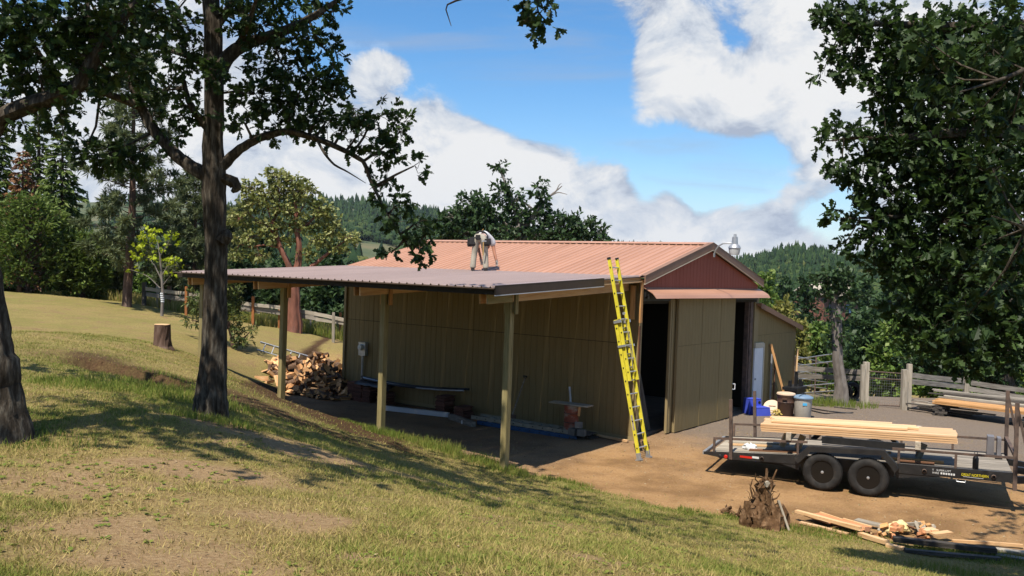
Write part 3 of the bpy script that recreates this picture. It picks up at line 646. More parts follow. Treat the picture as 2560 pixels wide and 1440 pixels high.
    mb = MB(); mb.box((3.67, .03, 1.80), (3.74, .04, 3.52)); mb.build('panel', 'siding_back', d)
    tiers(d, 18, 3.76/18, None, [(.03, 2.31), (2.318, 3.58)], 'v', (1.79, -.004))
    mb = MB(); mb.box((1.775, .02, 1.80), (.022, .075, 3.55)); mb.build('edge_trim', 'trim_olive', d)
    mb = MB(); mb.tube([(5.50, -.03, 1.02), (5.55, -.09, 1.02), (5.55, -.09, .86), (5.50, -.03, .86)], .014, 6); mb.build('handle', 'white_paint', d)
    d2 = thing('sliding_door', None, None); d2.parent = barn; d2.location = (0, -.09, 0); del_props(d2)
    mb = MB(); mb.box((3.2, .0, 1.80), (3.2, .05, 3.52)); mb.build('panel', 'siding', d2)
    for k in range(2):
        mb = MB(); mb.box((1.52+k*.09, .0, 1.80), (.07, .07+.02*k, 3.54)); mb.build('edge_trim', 'trim_olive', d2)
    # raw wood ledger post and cleats at the corner
    board('ledger_post', (-.06, -.075, 2.98), (-.06, -.075, 4.06), .10, .045, 'wood_orange', barn, up=(0, 1, 0))
    board('ledger_post', (-.06, -.06, 1.0), (-.06, -.06, 2.9), .07, .03, 'wood_brown', barn, up=(0, 1, 0))
    board('cleat', (-.06, .16, 3.05), (-.06, .16, 3.9), .13, .05, 'wood_orange', barn, up=(1, 0, 0))
    # side shed under a lower roof
    S0, S1, h0, h1 = WB+.02, 11.5, 3.36, 2.56; ws = 3.86/19
    top = lambda v: h0+(h1-h0)*(v-S0)/(S1-S0)
    for i in range(19):
        v0 = S0+i*ws; v1 = v0+ws-.011
        for (z0, z1) in ((.08, 2.36), (2.368, 9)):
            if z0 == .08 and WB+.04 < (v0+v1)/2 < WB+.82+.04: z0 = 2.07
            if z0 > top(v1)-.05: continue
            mb = MB(); za, zb = min(z1, top(v0)-.03), min(z1, top(v1)-.03)
            mb.add([(v0, -.02, z0), (v1, -.02, z0), (v1, -.02, zb), (v0, -.02, za), (v0, 0, z0), (v1, 0, z0), (v1, 0, zb), (v0, 0, za)], [[0, 1, 2, 3], [5, 4, 7, 6], [4, 5, 1, 0], [3, 2, 6, 7], [4, 0, 3, 7], [1, 5, 6, 2]])
            mb.build('siding_board', 'siding', barn)
    mb = MB(); mb.prism([(S0, .0), (S1, .0), (S1, h1-.05), (S0, h0-.05)], lambda p, q: (p, .005, q), lambda p, q: (p, .06, q)); mb.build('shed_wall', 'siding_back', barn)
    mb = MB(); mb.box((S1-.03, 2.9, (h1-.06)/2), (.06, 5.7, h1-.06)); mb.build('shed_wall', 'siding', barn)
    mb = MB(); mb.prism([(S0-.02, h0), (S1+.22, top(S1+.22)), (S1+.22, top(S1+.22)+.05), (S0-.02, h0+.05)], lambda p, q: (p, -.16, q), lambda p, q: (p, 5.9, q)); mb.build('shed_roof', 'roof_salmon', barn)
    mb = MB(); mb.prism([(S0-.02, h0+.07), (S1+.24, top(S1+.24)+.07), (S1+.24, top(S1+.24)-.10), (S0-.02, h0-.10)], lambda p, q: (p, -.20, q), lambda p, q: (p, -.165, q)); mb.build('shed_rake_trim', 'rake_brown', barn)
    dr = thing('door', None, None); dr.parent = barn; del_props(dr)
    mb = MB(); mb.box((7.94, -.05, 1.0), (.72, .05, 1.93)); mb.build('door_leaf', 'white_paint', dr)
    for (v, z, a, b) in ((8.345, 1.05, .09, 2.1), (7.95, 2.055, .70, .16)):
        mb = MB(); mb.box((v, -.052, z), (a, .07, b)); mb.build('door_frame', 'cream_paint', dr)
    mb = MB(); mb.lathe([(.0, 0), (.03, 0), (.032, .03), (.018, .045), (0, .05)], (7.66, -.11, .98), 10, 'Y'); mb.build('door_knob', 'galv', dr)
def del_props(o):
    for k in ('label', 'category', 'group'):
        if k in o: del o[k]
barn_build()

# ================================================================== LEAN-TO
lean = thing('lean_to', 'new brown metal lean-to roof on four timber posts along the barn', 'lean-to', (BX, BY, 0), BYAW)
LW, HL = 5.97, 3.83
SL = (HE-HL)/LW
lz = lambda v: HE-.012+v*SL
def lean_build():
    nl = Vector((-SL, 1)).normalized()
    roof_sheets(lean, -.06, LB+.06, (-LW, lz(-LW)), (-.04, lz(-.04)+.006), nl, 'roof_brown', hgt=.025)
    mb = MB(); mb.prism([(-LW+.16, -.03), (-LW+.10, -.03), (-LW+.10, -.16), (-LW+.13, -.16), (-LW+.13, -.05), (-LW+.16, -.05)], lambda p, q: (p, -.07, HL+q), lambda p, q: (p, LB+.3, HL+q)); mb.build('eave_trim', 'trim_darkbrown', lean)
    mb = MB(); mb.prism([(-LW-.037, -.03), (-LW+.02, -.024), (-LW+.02, -.036), (-LW-.037, -.046)], lambda p, q: (p, -.07, HL+q), lambda p, q: (p, LB+.3, HL+q)); mb.build('eave_drip', 'trim_brown', lean)
    for j, (a, b) in enumerate(((-LW-.02, -1.93),)):
        mb = MB(); mb.prism([(-.075, .035), (-.105, .035), (-.105, -.145), (-.075, -.145)], lambda p, q: (a, p, lz(a)+q), lambda p, q: (b, p, lz(b)+q)); mb.build('rake_trim', 'trim_brown', lean)
        mb = MB(); mb.prism([(-.07, -.15), (-.11, -.15), (-.11, -.165), (-.07, -.165)], lambda p, q: (a, p, lz(a)+q), lambda p, q: (b, p, lz(b)+q)); mb.build('rake_drip', 'flash_white', lean)
        mb = MB(); mb.prism([(-.06, .036), (-.108, .040), (-.108, .046), (.02, .046)], lambda p, q: (a, p, lz(a)+q), lambda p, q: (-.05, p, lz(-.05)+q)); mb.build('rake_cap', 'roof_brown', lean)
    # purlins along the building under the sheets, their ends show at the rake
    for v in (-5.75, -4.8, -3.85, -2.9, -1.95, -1.0, -.12):
        board('purlin', (v, -.02, lz(v)-.06), (v, LB+.02, lz(v)-.06), .09, .088, 'wood_orange', lean)
    # raw boards along the open rake
    board('rake_board', (-1.95, -.05, lz(-1.95)-.06), (-.09, -.05, lz(-.09)-.06), .03, .085, 'wood_orange', lean)
    board('rake_board', (-1.95, -.075, lz(-1.95)-.115), (-.09, -.075, lz(-.09)-.115), .05, .035, 'wood_new', lean)
    PU = [.42, 4.08, 7.74, 10.6]
    zb = []
    for i, u in enumerate(PU):
        pv = -4.83 if i < 3 else -5.3
        w = Bw(pv, u, 0); g = g1(w[0], w[1])
        # paired beams across the bay
        for s in (-1, 1):
            uu = u+s*.092
            board('beam', (-5.72, uu, lz(-5.72)-.235), (-.02, uu, lz(-.02)-.235), .042, .25, 'wood_new' if s < 0 else 'wood_orange', lean)
        p = board('post', (pv, u, g-.25), (pv, u, lz(pv)-.11), .14, .14, 'wood_treated', lean, up=(0, 1, 0))
        for s in (-1, 1):
            board('cleat', (pv+.045, u+s*.135, lz(pv)-.62), (pv+.045, u+s*.135, lz(pv)-.1), .10, .04, 'wood_treated' if i == 0 else 'wood_orange', lean, up=(0, 1, 0))
    board('beam_end', (-5.74, .42-.118, lz(-5.74)-.235), (-4.9, .42-.118, lz(-4.9)-.235), .012, .24, 'wood_treated', lean)
lean_build()
# ================================================================== THINGS ON AND AROUND THE BARN
def Bv(v, u, w): return Vector([float(c) for c in Bw(v, u, w)])
# --- barn light
def barn_light():
    t = thing('barn_light', 'grey dusk to dawn lamp on a curved arm at the gable peak', 'lamp', Bw(WB/2+.02, -.21, HR-.3), BYAW)
    mb = MB(); mb.tube([(0, 0, 0), (0, -.05, .14), (.01, -.13, .26), (.04, -.24, .33), (.07, -.38, .34), (.10, -.48, .34)], .022, 8); mb.build('arm', 'galv', t, smooth=True)
    mb = MB(); mb.box((0, -.01, 0), (.07, .03, .12)); mb.build('bracket', 'galv', t)
    c = (.115, -.56, .0)
    mb = MB(); mb.lathe([(0, .60), (.04, .60), (.045, .53), (.035, .52), (.035, .515)], c, 14); mb.build('photocell', 'galv', t, smooth=True)
    mb = MB(); mb.lathe([(.075, .52), (.085, .40), (.09, .32), (.15, .27), (.175, .22), (.18, .205), (.0, .205)], c, 18); mb.build('housing', 'galv', t, smooth=True)
    mb = MB(); mb.lathe([(.165, .204), (.15, .09), (.13, .02), (.0, .02)], c, 18); mb.build('refractor', 'glass_frost', t, smooth=True)
barn_light()
# --- electric meter
def meter():
    t = thing('electric_meter', 'grey electric meter box with conduit on the barn wall', 'meter box', Bw(-.02, 9.75, 0), BYAW)
    mb = MB(); mb.box((-.06, 0, 1.52), (.12, .30, .40)); mb.box((-.065, 0, 1.73), (.14, .32, .02)); mb.build('box', 'galv', t)
    mb = MB(); mb.lathe([(.10, 0), (.10, -.03), (.085, -.06), (.08, -.11), (.0, -.12)], (-.12, 0, 1.58), 16, 'X'); mb.build('meter_glass', 'glass_frost', t, smooth=True)
    mb = MB(); mb.tube([(-.06, .02, 1.32), (-.06, .02, .1)], .035, 10); mb.build('conduit', 'galv', t, smooth=True)
    mb = MB(); mb.box((-.06, .02, 1.31), (.09, .09, .04)); mb.build('conduit_nut', 'galv', t)
meter()
# --- ladders
def ladder(name, label, rail, rung, n, width, loc, M, group=None, rw=.03, rh=.085, pitch=.305, feet=None, holes=True, extra=0.2):
    t = thing(name, label, 'ladder', loc, 0, group); t.matrix_basis = Matrix.Translation(Vector([float(c) for c in loc])) @ M
    Lr = (n-1)*pitch+extra*2
    for s in (-1, 1):
        mb = MB(); x = s*width/2          # channel rail along local Y, depth along local Z
        mb.box((x, Lr/2, 0), (rw*.35, Lr, rh)); mb.box((x-s*rw*.3, Lr/2, rh/2-.006), (rw*.9, Lr, .012)); mb.box((x-s*rw*.3, Lr/2, -rh/2+.006), (rw*.9, Lr, .012)); mb.build('rail', rail, t)
    for i in range(n):
        mb = MB(); y = extra+i*pitch; mb.tube([(-width/2, y, 0), (width/2, y, 0)], .017, 8); mb.build('rung', rung, t)
        if holes:
            for s in (-1, 1):
                mb = MB(); mb.lathe([(.017, 0), (.017, .008)], (s*(width/2+rw*.18)-(.008 if s < 0 else 0), y, 0), 8, 'X'); mb.build('rung_end', 'black_plastic', t)
    if feet:
        for s in (-1, 1):
            mb = MB(); mb.box((s*width/2, .02, 0), (.045, .14, .10)); mb.box((s*width/2, -.06, .0), (.06, .03, .17)); mb.build('foot', 'galv', t)
    return t, Lr
def frame(x, y, z): return Matrix(((x[0], y[0], z[0], 0), (x[1], y[1], z[1], 0), (x[2], y[2], z[2], 0), (0, 0, 0, 1)))
def yellow_ladder():
    foot = onz(1608, 1146, 0.0); v, u = bloc(foot[0], foot[1])
    a = Bv(v, u, .06); top = Bv(v, -.165, 4.14); y = (top-a).normalized(); x = Vector((_c, _s, 0)); x = (x-y*x.dot(y)).normalized(); z = x.cross(y)
    t, L1 = ladder('extension_ladder', 'tall yellow fiberglass extension ladder leaning on the lean-to roof edge', 'yellow_frp', 'alu', 10, .43, a, frame(x, y, z), feet=True)
    off = .085; s0 = 1.72; n2 = 9; w2 = .37; Lr = (n2-1)*.305+.4
    fl = thing('fly_section', None, None); fl.parent = t; del_props(fl); fl.location = (0, s0, off)
    for s in (-1, 1):
        mb = MB(); xx = s*w2/2; mb.box((xx, Lr/2, 0), (.011, Lr, .08)); mb.box((xx-s*.01, Lr/2, .034), (.027, Lr, .012)); mb.box((xx-s*.01, Lr/2, -.034), (.027, Lr, .012)); mb.build('rail', 'yellow_frp', fl)
        mb = MB(); mb.box((xx, Lr+.015, 0), (.03, .05, .085)); mb.build('end_cap', 'black_plastic', fl)
        mb = MB(); mb.box((s*.215, L1-s0-.05, -.04), (.05, .07, .18)); mb.box((s*.215, L1-s0-.62, -.04), (.05, .05, .18)); mb.build('guide_bracket', 'galv', fl)
    for i in range(n2):
        mb = MB(); mb.tube([(-w2/2, .2+i*.305, 0), (w2/2, .2+i*.305, 0)], .017, 8); mb.build('rung', 'alu', fl)
        for s in (-1, 1):
            mb = MB(); mb.lathe([(.017, 0), (.017, .007)], (s*(w2/2+.006)-(.007 if s < 0 else 0), .2+i*.305, 0), 8, 'X'); mb.build('rung_end', 'black_plastic', fl)
    mb = MB(); mb.tube([(0, .25, .03), (.03, .9, .05), (.02, 1.5, .03), (.05, .9, .07), (.06, .45, .05)], .008, 6); mb.build('rope', 'wood_pale_old', fl)
    mb = MB(); mb.lathe([(.035, -.01), (.035, .01)], (.02, 1.55, .03), 10, 'X'); mb.build('pulley', 'galv', fl)
    mb = MB(); mb.box((-.222, .78, 0), (.004, .34, .05)); mb.build('warning_label', 'wood_pale_old', t)
yellow_ladder()
def flat_ladders():
    a = onz(1184, 1056, 0); b = onz(1418, 1094, 0); y = Vector((b[0]-a[0], b[1]-a[1], 0)).normalized(); z = Vector((0, 0, 1)); x = y.cross(z)
    zf = g1(a[0], a[1])
    off = x*(-.25)
    ladder('extension_ladder', 'blue fiberglass ladder lying on the ground under the lean-to', 'blue_frp', 'alu', 10, .44, Vector((a[0], a[1], zf+.07))+off+y*.1, frame(x, y, z), rh=.11)
    ladder('extension_ladder', 'tan weathered ladder lying on top of the blue ladder', 'tan_frp', 'alu', 10, .42, Vector((a[0], a[1], zf+.19))+off-y*.12, frame(x, y, z), rh=.10)
    # aluminium ladder on the grass by the firewood
    p, q = gp(648, 874), gp(752, 908); y = Vector(q-p); n = Vector((-.1, -.62, .8)); y.normalize(); x = y.cross(n).normalized(); z = x.cross(y)
    ladder('aluminium_ladder', 'silver aluminium ladder lying on the grass beside the firewood', 'alu', 'alu', 9, .42, Vector(p)+Vector((0, -.1, .13)), frame(x, y, z), rh=.07, holes=False)
    # blue ladder leaning inside the barn door
    a = Bv(.55, .35, .08); b = Bv(1.35, 1.4, 3.1); y = (b-a).normalized(); x = Vector((_c, _s, 0)); x = (x-y*x.dot(y)).normalized(); z = x.cross(y)
    ladder('extension_ladder', 'blue ladder leaning inside the dark barn doorway', 'blue_frp', 'alu', 10, .40, a, frame(x, y, z))
flat_ladders()
for i, (v, u, v2, u2, h) in enumerate([(1.05, .5, 1.25, 1.0, 2.1), (1.2, .42, 1.45, .9, 1.9), (1.33, .5, 1.5, 1.0, 2.3), (1.45, .4, 1.62, .9, 1.7)]):
    tag(board('plank', Bv(v, u, .05), Bv(v2, u2, h), .14, .03, 'wood_old', up=(_c, _s, 0)), 'grey plank leaning upright inside the barn doorway', 'plank', 'planks leaning inside the doorway')
# --- things along the shaded wall
def wall_things():
    root = lambda v, u: (Bw(v, u, 0), BYAW)
    k = 0
    for (u0, n, v0, rows) in ((9.75, 15, -.34, 13), (9.42, 14, -.36, 12), (9.07, 13, -.34, 11), (8.35, 10, -.4, 9), (6.0, 15, -.36, 13), (5.25, 8, -.42, 8)):
        for j in range(rows):
            z = .03+j*.043; L_ = random.uniform(.30, .36); du = random.uniform(-.03, .03); c = Bw(v0+random.uniform(-.03, .03), u0+du, 0); g = g1(c[0], c[1])
            a = Bv(v0-.22, u0+du, g+z); b = Bv(v0+.22, u0+du+random.uniform(-.04, .04), g+z)
            o = board('wood_shake', a, b, L_, .036, 'shake_red', warp=.004)
            tag(o, 'short red brown shake stacked against the shaded barn wall', 'shake', 'stacked shakes along the barn wall')
    # black pipes and gutters lying over the stacks
    for i, (va, ua, za, vb, ub, zb, r, m) in enumerate([(-.25, 9.6, .66, -.28, 5.2, .74, .035, 'black_plastic'), (-.36, 9.4, .65, -.38, 5.3, .70, .022, 'galv'), (-.45, 9.3, .63, -.30, 5.6, .71, .03, 'black_plastic')]):
        pts = [Bv(va+(vb-va)*t, ua+(ub-ua)*t, za+(zb-za)*t-.10*math.sin(math.pi*t)+.02) for t in np.linspace(0, 1, 9)]
        mb = MB(); mb.tube(pts, r, 8); lc = pts[0]
        tag(mb.build('pipe', m, loc=lc, smooth=True), ['black plastic pipe lying across the shake stacks nearest the wall', 'thin grey metal pipe bridging the shake stacks', 'front black pipe sagging across the shake stacks'][i], 'pipe')
    # black tarp rumpled over the first stack
    mb = MB(); nx, ny = 12, 8; V = []
    for j in range(ny):
        for i in range(nx):
            u = 9.55-1.5*i/(nx-1); v = -.12-.5*j/(ny-1); w = .62-.16*(j/(ny-1))**2-.2*max(0, i/(nx-1)-.7)+.05*random.random(); V.append(Bv(v, u, w))
    mb.add(V, [[j*nx+i, j*nx+i+1, (j+1)*nx+i+1, (j+1)*nx+i] for j in range(ny-1) for i in range(nx-1)])
    o = mb.build('tarp', 'black_plastic', loc=Bv(-.35, 9, .6), smooth=True); md = o.modifiers.new('thickness', 'SOLIDIFY'); md.thickness = .006
    tag(o, 'crumpled black tarp draped over the shake stack', 'tarp')
    # white gutter length and a grey beam in line on the ground
    a, b = onz(948, 1022, .0), onz(1122, 1040, .0)
    za, zb = g1(a[0], a[1])+.08, g1(b[0], b[1])+.08
    tag(board('gutter', (a[0], a[1], za), (b[0], b[1], zb), .11, .13, 'flash_white'), 'long pale grey gutter lying on the ground under the lean-to', 'gutter')
    c, d = onz(1126, 1043, 0), onz(1184, 1062, 0)
    tag(board('timber_beam', (c[0], c[1], g1(c[0], c[1])+.07), (d[0], d[1], g1(d[0], d[1])+.07), .14, .14, 'wood_old'), 'weathered beam end to end with the pale gutter', 'beam')
    e = onz(1157, 1053, 0); mb = MB(); mb.lathe([(.0, 0), (.035, 0), (.035, .09), (.03, .1), (0, .1)], (0, 0, 0), 12); o = mb.build('plastic_cup', 'white_plastic'); o.location = (e[0], e[1]-.1, g1(e[0], e[1]-.1)); tag(o, 'small white cup on the ground by the beam end', 'cup')
    # shovel
    mb = MB(); t = thing('shovel', 'long handled shovel leaning against the shaded barn wall', 'shovel', Bw(-.45, 3.5, .0), BYAW)
    mb.tube([(.0, 0, .28), (.38, -.1, 1.25)], .017, 8); mb.build('handle', 'wood_old', t)
    mb = MB(); mb.tube([(.375, -.16, 1.30), (.375, -.04, 1.30)], .018, 8); mb.tube([(.375, -.16, 1.30), (.38, -.1, 1.22), (.375, -.04, 1.30)], .012, 6); mb.build('grip', 'black_plastic', t)
    mb = MB(); mb.prism([(-.1, .28), (.1, .28), (.1, .1), (.0, -.02), (-.1, .1)], lambda p, q: (q*.18-.03, p, q), lambda p, q: (q*.18-.018, p, q)); mb.build('blade', 'rust_steel', t)
    # drum with a board on top
    p = Bw(-.55, 1.55, 0); g = g1(p[0], p[1])
    for i in range(7):
        q = Bw(-.55+random.uniform(-.12, .25), 1.45+random.uniform(-.2, .2), 0); th = random.uniform(-.3, .3)
        d_ = Vector((-_s*math.cos(th)+_c*math.sin(th), _c*math.cos(th)+_s*math.sin(th), 0))*random.uniform(.28, .48)
        c = Vector((q[0], q[1], g+.025+.022*i)); o = board('slab', c-d_, c+d_, .38, .02, 'wood_dark_old', warp=.004); tag(o, 'dark flat slab in the low pile under the rusty drum', 'slab', 'dark slabs under the drum')
    t = thing('oil_drum', 'small rusty red drum with faded rings by the barn wall', 'drum', (p[0], p[1], g+.18), BYAW)
    mb = MB(); mb.lathe([(0, 0), (.19, 0), (.195, .02), (.185, .03), (.185, .20), (.197, .215), (.185, .23), (.185, .43), (.197, .445), (.185, .46), (.185, .62), (.195, .635), (.18, .64), (0, .63)], (0, 0, 0), 22); mb.build('drum_body', 'rust_drum', t, smooth=True)
    for z in (.21, .44):
        mb = MB(); mb.lathe([(.192, z-.012), (.2, z), (.192, z+.012)], (0, 0, 0), 22, cap=False); mb.build('hoop', 'rust_steel', t, smooth=True)
    a, b = Bv(-.6, 2.13, g+.845), Bv(-.5, 1.02, g+.845); tag(board('board_top', a, b, .34, .03, 'wood_pale_old'), 'weathered board laid flat on top of the rusty drum', 'board')
    mb = MB(); mb.tube([Bv(-.4, 1.68, g+.86), Bv(-.36, 1.76, g+1.25)], .03, 10); tag(mb.build('pipe_stub', 'galv', loc=Bv(-.4, 1.68, g+.86), smooth=True), 'short grey pipe standing on the board over the drum', 'pipe')
    o = board('wood_scrap', Bv(-.72, 1.22, g+.60), Bv(-.72, 1.2, g+.83), .06, .05, 'wood_orange', up=(0, 1, 0)); tag(o, 'short orange wood scrap hanging under the drum board edge', 'scrap wood')
    for i, (dv, du, dz) in enumerate(((-.30, -.22, .21), (-.28, -.45, .21), (-.25, -.34, .38))):
        q = Bv(-.55+dv, 1.5+du, g+dz); mb = MB(); mb.box((0, 0, 0), (.2, .19, .16)); mb.box((0, 0, .082), (.17, .16, .006)); o = mb.build('concrete_block', 'concrete'); o.location = q; o.rotation_euler = (0, .1*i, BYAW+.3*i); tag(o, ['grey block beside the drum nearest its foot', 'grey block at the outer end beside the drum', 'grey block topmost of the three beside the drum'][i], 'block')
    a, b = onz(1494, 1088, .03), onz(1570, 1103, .03)
    tag(board('wood_strip', a, b, .09, .05, 'wood_new'), 'pale wood strip lying along the foot of the barn wall', 'board')
wall_things()

# ================================================================== TRAILER
TO = (6.73, 17.19); TYAW = math.atan2(-.428, .904)
def tdeck(x): return .63+.036*x if x > -1.0 else .594+(x+1.0)*.075
trl = thing('flatbed_trailer', 'black tandem axle flatbed trailer with plank deck and low rails', 'trailer', (TO[0], TO[1], 0), TYAW)
Y0, Y1 = .2, 2.3
def T3(x, y, z): return Matrix.Rotation(TYAW, 3, 'Z') @ Vector((x, y, z))+Vector((TO[0], TO[1], 0))
def trailer():
    n = 10; w = (Y1-Y0-.12)/n
    for i in range(n):
        y = Y0+.06+(i+.5)*w
        board('deck_plank', (-1.0, y, tdeck(-.999)-.02), (2.86, y, tdeck(2.86)-.02), w-.012, .04, 'wood_old', trl)
        board('deck_plank', (-2.72, y, tdeck(-2.72)-.02), (-1.006, y, tdeck(-1.0)-.02), w-.012, .04, 'wood_pale_old', trl)
    for y in (Y0, Y1):
        s = -1 if y == Y0 else 1
        P = [(-2.87, tdeck(-2.87)+.0), (-1.0, tdeck(-1.001)+.012), (2.9, tdeck(2.9)+.012), (2.9, tdeck(2.9)-.17), (-1.0, tdeck(-1)-.17), (-2.35, tdeck(-2.35)-.14), (-2.87, tdeck(-2.87)-.05)]
        mb = MB(); mb.prism(P, lambda p, q: (p, y-.03, q), lambda p, q: (p, y+.03, q)); mb.build('side_rail', 'black_paint', trl)
        mb = MB(); mb.prism([(-1.9, tdeck(-1.9)-.16), (-.92, tdeck(-.92)-.16), (-.92, .30), (-1.05, .34), (-1.4, .42)], lambda p, q: (p, y-.02, q), lambda p, q: (p, y+.02, q)); mb.build('gusset', 'black_paint', trl); mb = MB(); mb.prism([(.86, tdeck(.86)-.17), (1.7, tdeck(1.7)-.17), (1.2, tdeck(1)-.22), (.9, tdeck(.9)-.28)], lambda p, q: (p, y-.02, q), lambda p, q: (p, y+.02, q)); mb.build('gusset', 'black_paint', trl)
        ro = thing('guard_rail', None, None); ro.parent = trl; del_props(ro)
        rz = lambda x: tdeck(x)+.29
        for (xa, xb, posts) in ((-2.68, -.78, (-2.66, -.96)), (.80, 2.88, (.92, 1.91))):
            mb = MB(); mb.beam((xa, y, rz(xa)), (xb, y, rz(xb)), .045, .045); mb.build('top_bar', 'rust_steel', ro)
            for px in posts:
                mb = MB(); mb.beam((px, y, tdeck(px)-.02), (px, y, rz(px)-.022), .045, .045); mb.build('upright', 'rust_steel', ro)
        # fender
        yo = y-.02 if s < 0 else y+.02; yi = y-.22 if s < 0 else y+.22
        F = [(-1.0, .58), (-.93, .64), (-.74, .845), (.66, .93), (.87, .70), (.93, .62)]
        mb = MB()
        for (p, q) in zip(F[:-1], F[1:]): mb.prism([(p[0], p[1]), (q[0], q[1]), (q[0], q[1]-.014), (p[0], p[1]-.014)], lambda a, b: (a, yo, b), lambda a, b: (a, yi, b))
        for (p, q) in zip(F[:-1], F[1:]): mb.prism([(p[0], p[1]-.01), (q[0], q[1]-.01), (q[0]*.93, q[1]-.10), (p[0]*.93, p[1]-.10)], lambda a, b: (a, yi-.004*s, b), lambda a, b: (a, yi+.008*s, b))
        mb.build('fender', 'black_paint', trl)
        mb = MB(); mb.prism([(-.9, .6), (.85, .66), (.85, .40), (-.9, .36)], lambda a, b: (a, y+.02*s*-1, b), lambda a, b: (a, y, b)); mb.build('inner_panel', 'black_paint', trl)
        for xw in (-.455, .395):
            yc = y-.115 if s < 0 else y+.115; R = .37
            wh = thing('wheel', None, None); wh.parent = trl; del_props(wh); wh.location = (xw, yc, R-.01); wh.rotation_euler = (0, random.random()*6, 0 if s < 0 else math.pi)
            mb = MB(); mb.lathe([(.215, -.085), (.235, -.105), (.30, -.112), (.345, -.10), (.365, -.075), (.37, 0), (.365, .075), (.345, .10), (.30, .112), (.235, .105), (.215, .085)], (0, 0, 0), 36, 'Y', cap=False)
            for k in range(44):
                a = 2*math.pi*k/44
                for yy in (-.052, 0, .052):
                    mb.box((.3715*math.cos(a+yy), yy, .3715*math.sin(a+yy)), (.008, .042, .036), Matrix.Rotation(-(a+yy), 3, 'Y'))
            mb.build('tyre', 'rubber', wh, smooth=True)
            mb = MB(); mb.lathe([(.216, -.09), (.205, -.088), (.195, -.03), (.17, -.02), (.15, -.045), (.11, -.05), (.075, -.045), (.06, -.03), (.06, .08), (.216, .085)], (0, 0, 0), 28, 'Y'); mb.build('rim', 'rim_black', wh, smooth=True)
            for k in range(8):
                a = 2*math.pi*k/8; mb = MB(); mb.lathe([(.019, -.0385), (.019, -.033)], (.165*math.cos(a), 0, .165*math.sin(a)), 8, 'Y'); mb.build('rim_hole', 'black_plastic', wh)
                mb = MB(); a += .39; mb.lathe([(.011, -.062), (.011, -.045)], (.095*math.cos(a), 0, .095*math.sin(a)), 6, 'Y'); mb.build('lug_nut', 'galv', wh)
            mb = MB(); mb.lathe([(0, -.105), (.025, -.1), (.034, -.08), (.04, -.045)], (0, 0, 0), 14, 'Y'); mb.build('hub_cap', 'galv', wh, smooth=True)
    for xw in (-.455, .395):
        mb = MB(); mb.beam((xw, Y0-.05, .36), (xw, Y1+.05, .36), .07, .07); mb.build('axle', 'black_paint', trl)
    for x in (-2.3, -1.5, -.7, .1, .9, 1.7, 2.5):
        mb = MB(); mb.beam((x, Y0+.03, tdeck(x)-.085), (x, Y1-.03, tdeck(x)-.085), .05, .08); mb.build('cross_member', 'black_paint', trl)
    mb = MB(); mb.beam((-2.87, Y0, tdeck(-2.87)-.03), (-2.87, Y1, tdeck(-2.87)-.03), .06, .07); mb.build('tail_beam', 'galv', trl)
    # stake posts at the tail, rack at the front
    for y, x in ((Y0-.05, -2.29), (Y1+.03, -2.17)):
        mb = MB(); mb.beam((x, y, tdeck(x)-.13), (x+(-.05 if y < 1 else -.06), y, 1.62 if y < 1 else 1.57), .065, .065, up=(0, 1, 0)); mb.build('stake_post', 'rust_steel', trl)
    for y in (Y0+.0, Y1):
        mb = MB(); mb.beam((2.9, y, .42), (2.88, y, 2.05), .07, .07, up=(0, 1, 0)); mb.beam((2.88, y, 2.0), (3.06, y, 1.2), .045, .045, up=(0, 1, 0)); mb.build('rack_post', 'rust_steel', trl)
    mb = MB(); mb.beam((2.88, Y0, 1.08), (2.88, Y1, 1.08), .06, .06); mb.build('rack_bar', 'rust_steel', trl)
    mb = MB(); mb.beam((2.9, Y0+.1, .6), (4.3, 1.15, .6), .08, .13); mb.beam((2.9, Y1-.1, .6), (4.3, 1.25, .6), .08, .13); mb.build('tongue', 'black_paint', trl)
    mb = MB(); mb.box((3.1, .35, .78), (.35, .12, .12)); mb.build('tool_box', 'black_paint', trl)
    # lights, reflectors
    for x, m in ((-2.52, 'black_plastic'), (-2.40, 'reflect_red'), (-1.66, 'rust_steel'), (1.38, 'rust_steel'), (2.55, 'rust_steel')):
        mb = MB(); mb.lathe([(.04, 0), (.04, -.02), (.03, -.03)], (x, Y0-.03, tdeck(x)-.085), 14, 'Y', cap=(m != 'rust_steel')); mb.build('side_lamp' if m == 'reflect_red' else 'tie_ring', m, trl)
    for xa, xb, m in ((-2.11, -1.86, 'reflect_red'), (-1.858, -1.72, 'decal_white')):
        mb = MB(); mb.box(((xa+xb)/2, Y0-.034, tdeck((xa+xb)/2)-.075), (xb-xa, .006, .042)); mb.build('reflector_strip', m, trl)
    for xa, xb, m in ((1.3, 1.9, 'reflect_red'), (2.25, 2.5, 'amber'), (2.5, 2.7, 'decal_white')):
        mb = MB(); mb.box(((xa+xb)/2, Y0+.3, tdeck(2)-.2), (xb-xa, .006, .035)); mb.build('reflector_strip', m, trl)
    mb = MB(); mb.tube([(1.93, Y0-.03, .50), (1.94, Y0-.05, .47), (2.08, Y0-.05, .47), (2.09, Y0-.03, .50)], .009, 6); mb.build('hook', 'galv', trl)
    mb = MB(); mb.box((2.215, Y0-.0325, tdeck(2.2)-.09), (.44, .004, .10)); mb.build('decal_plate', 'black_plastic', trl)
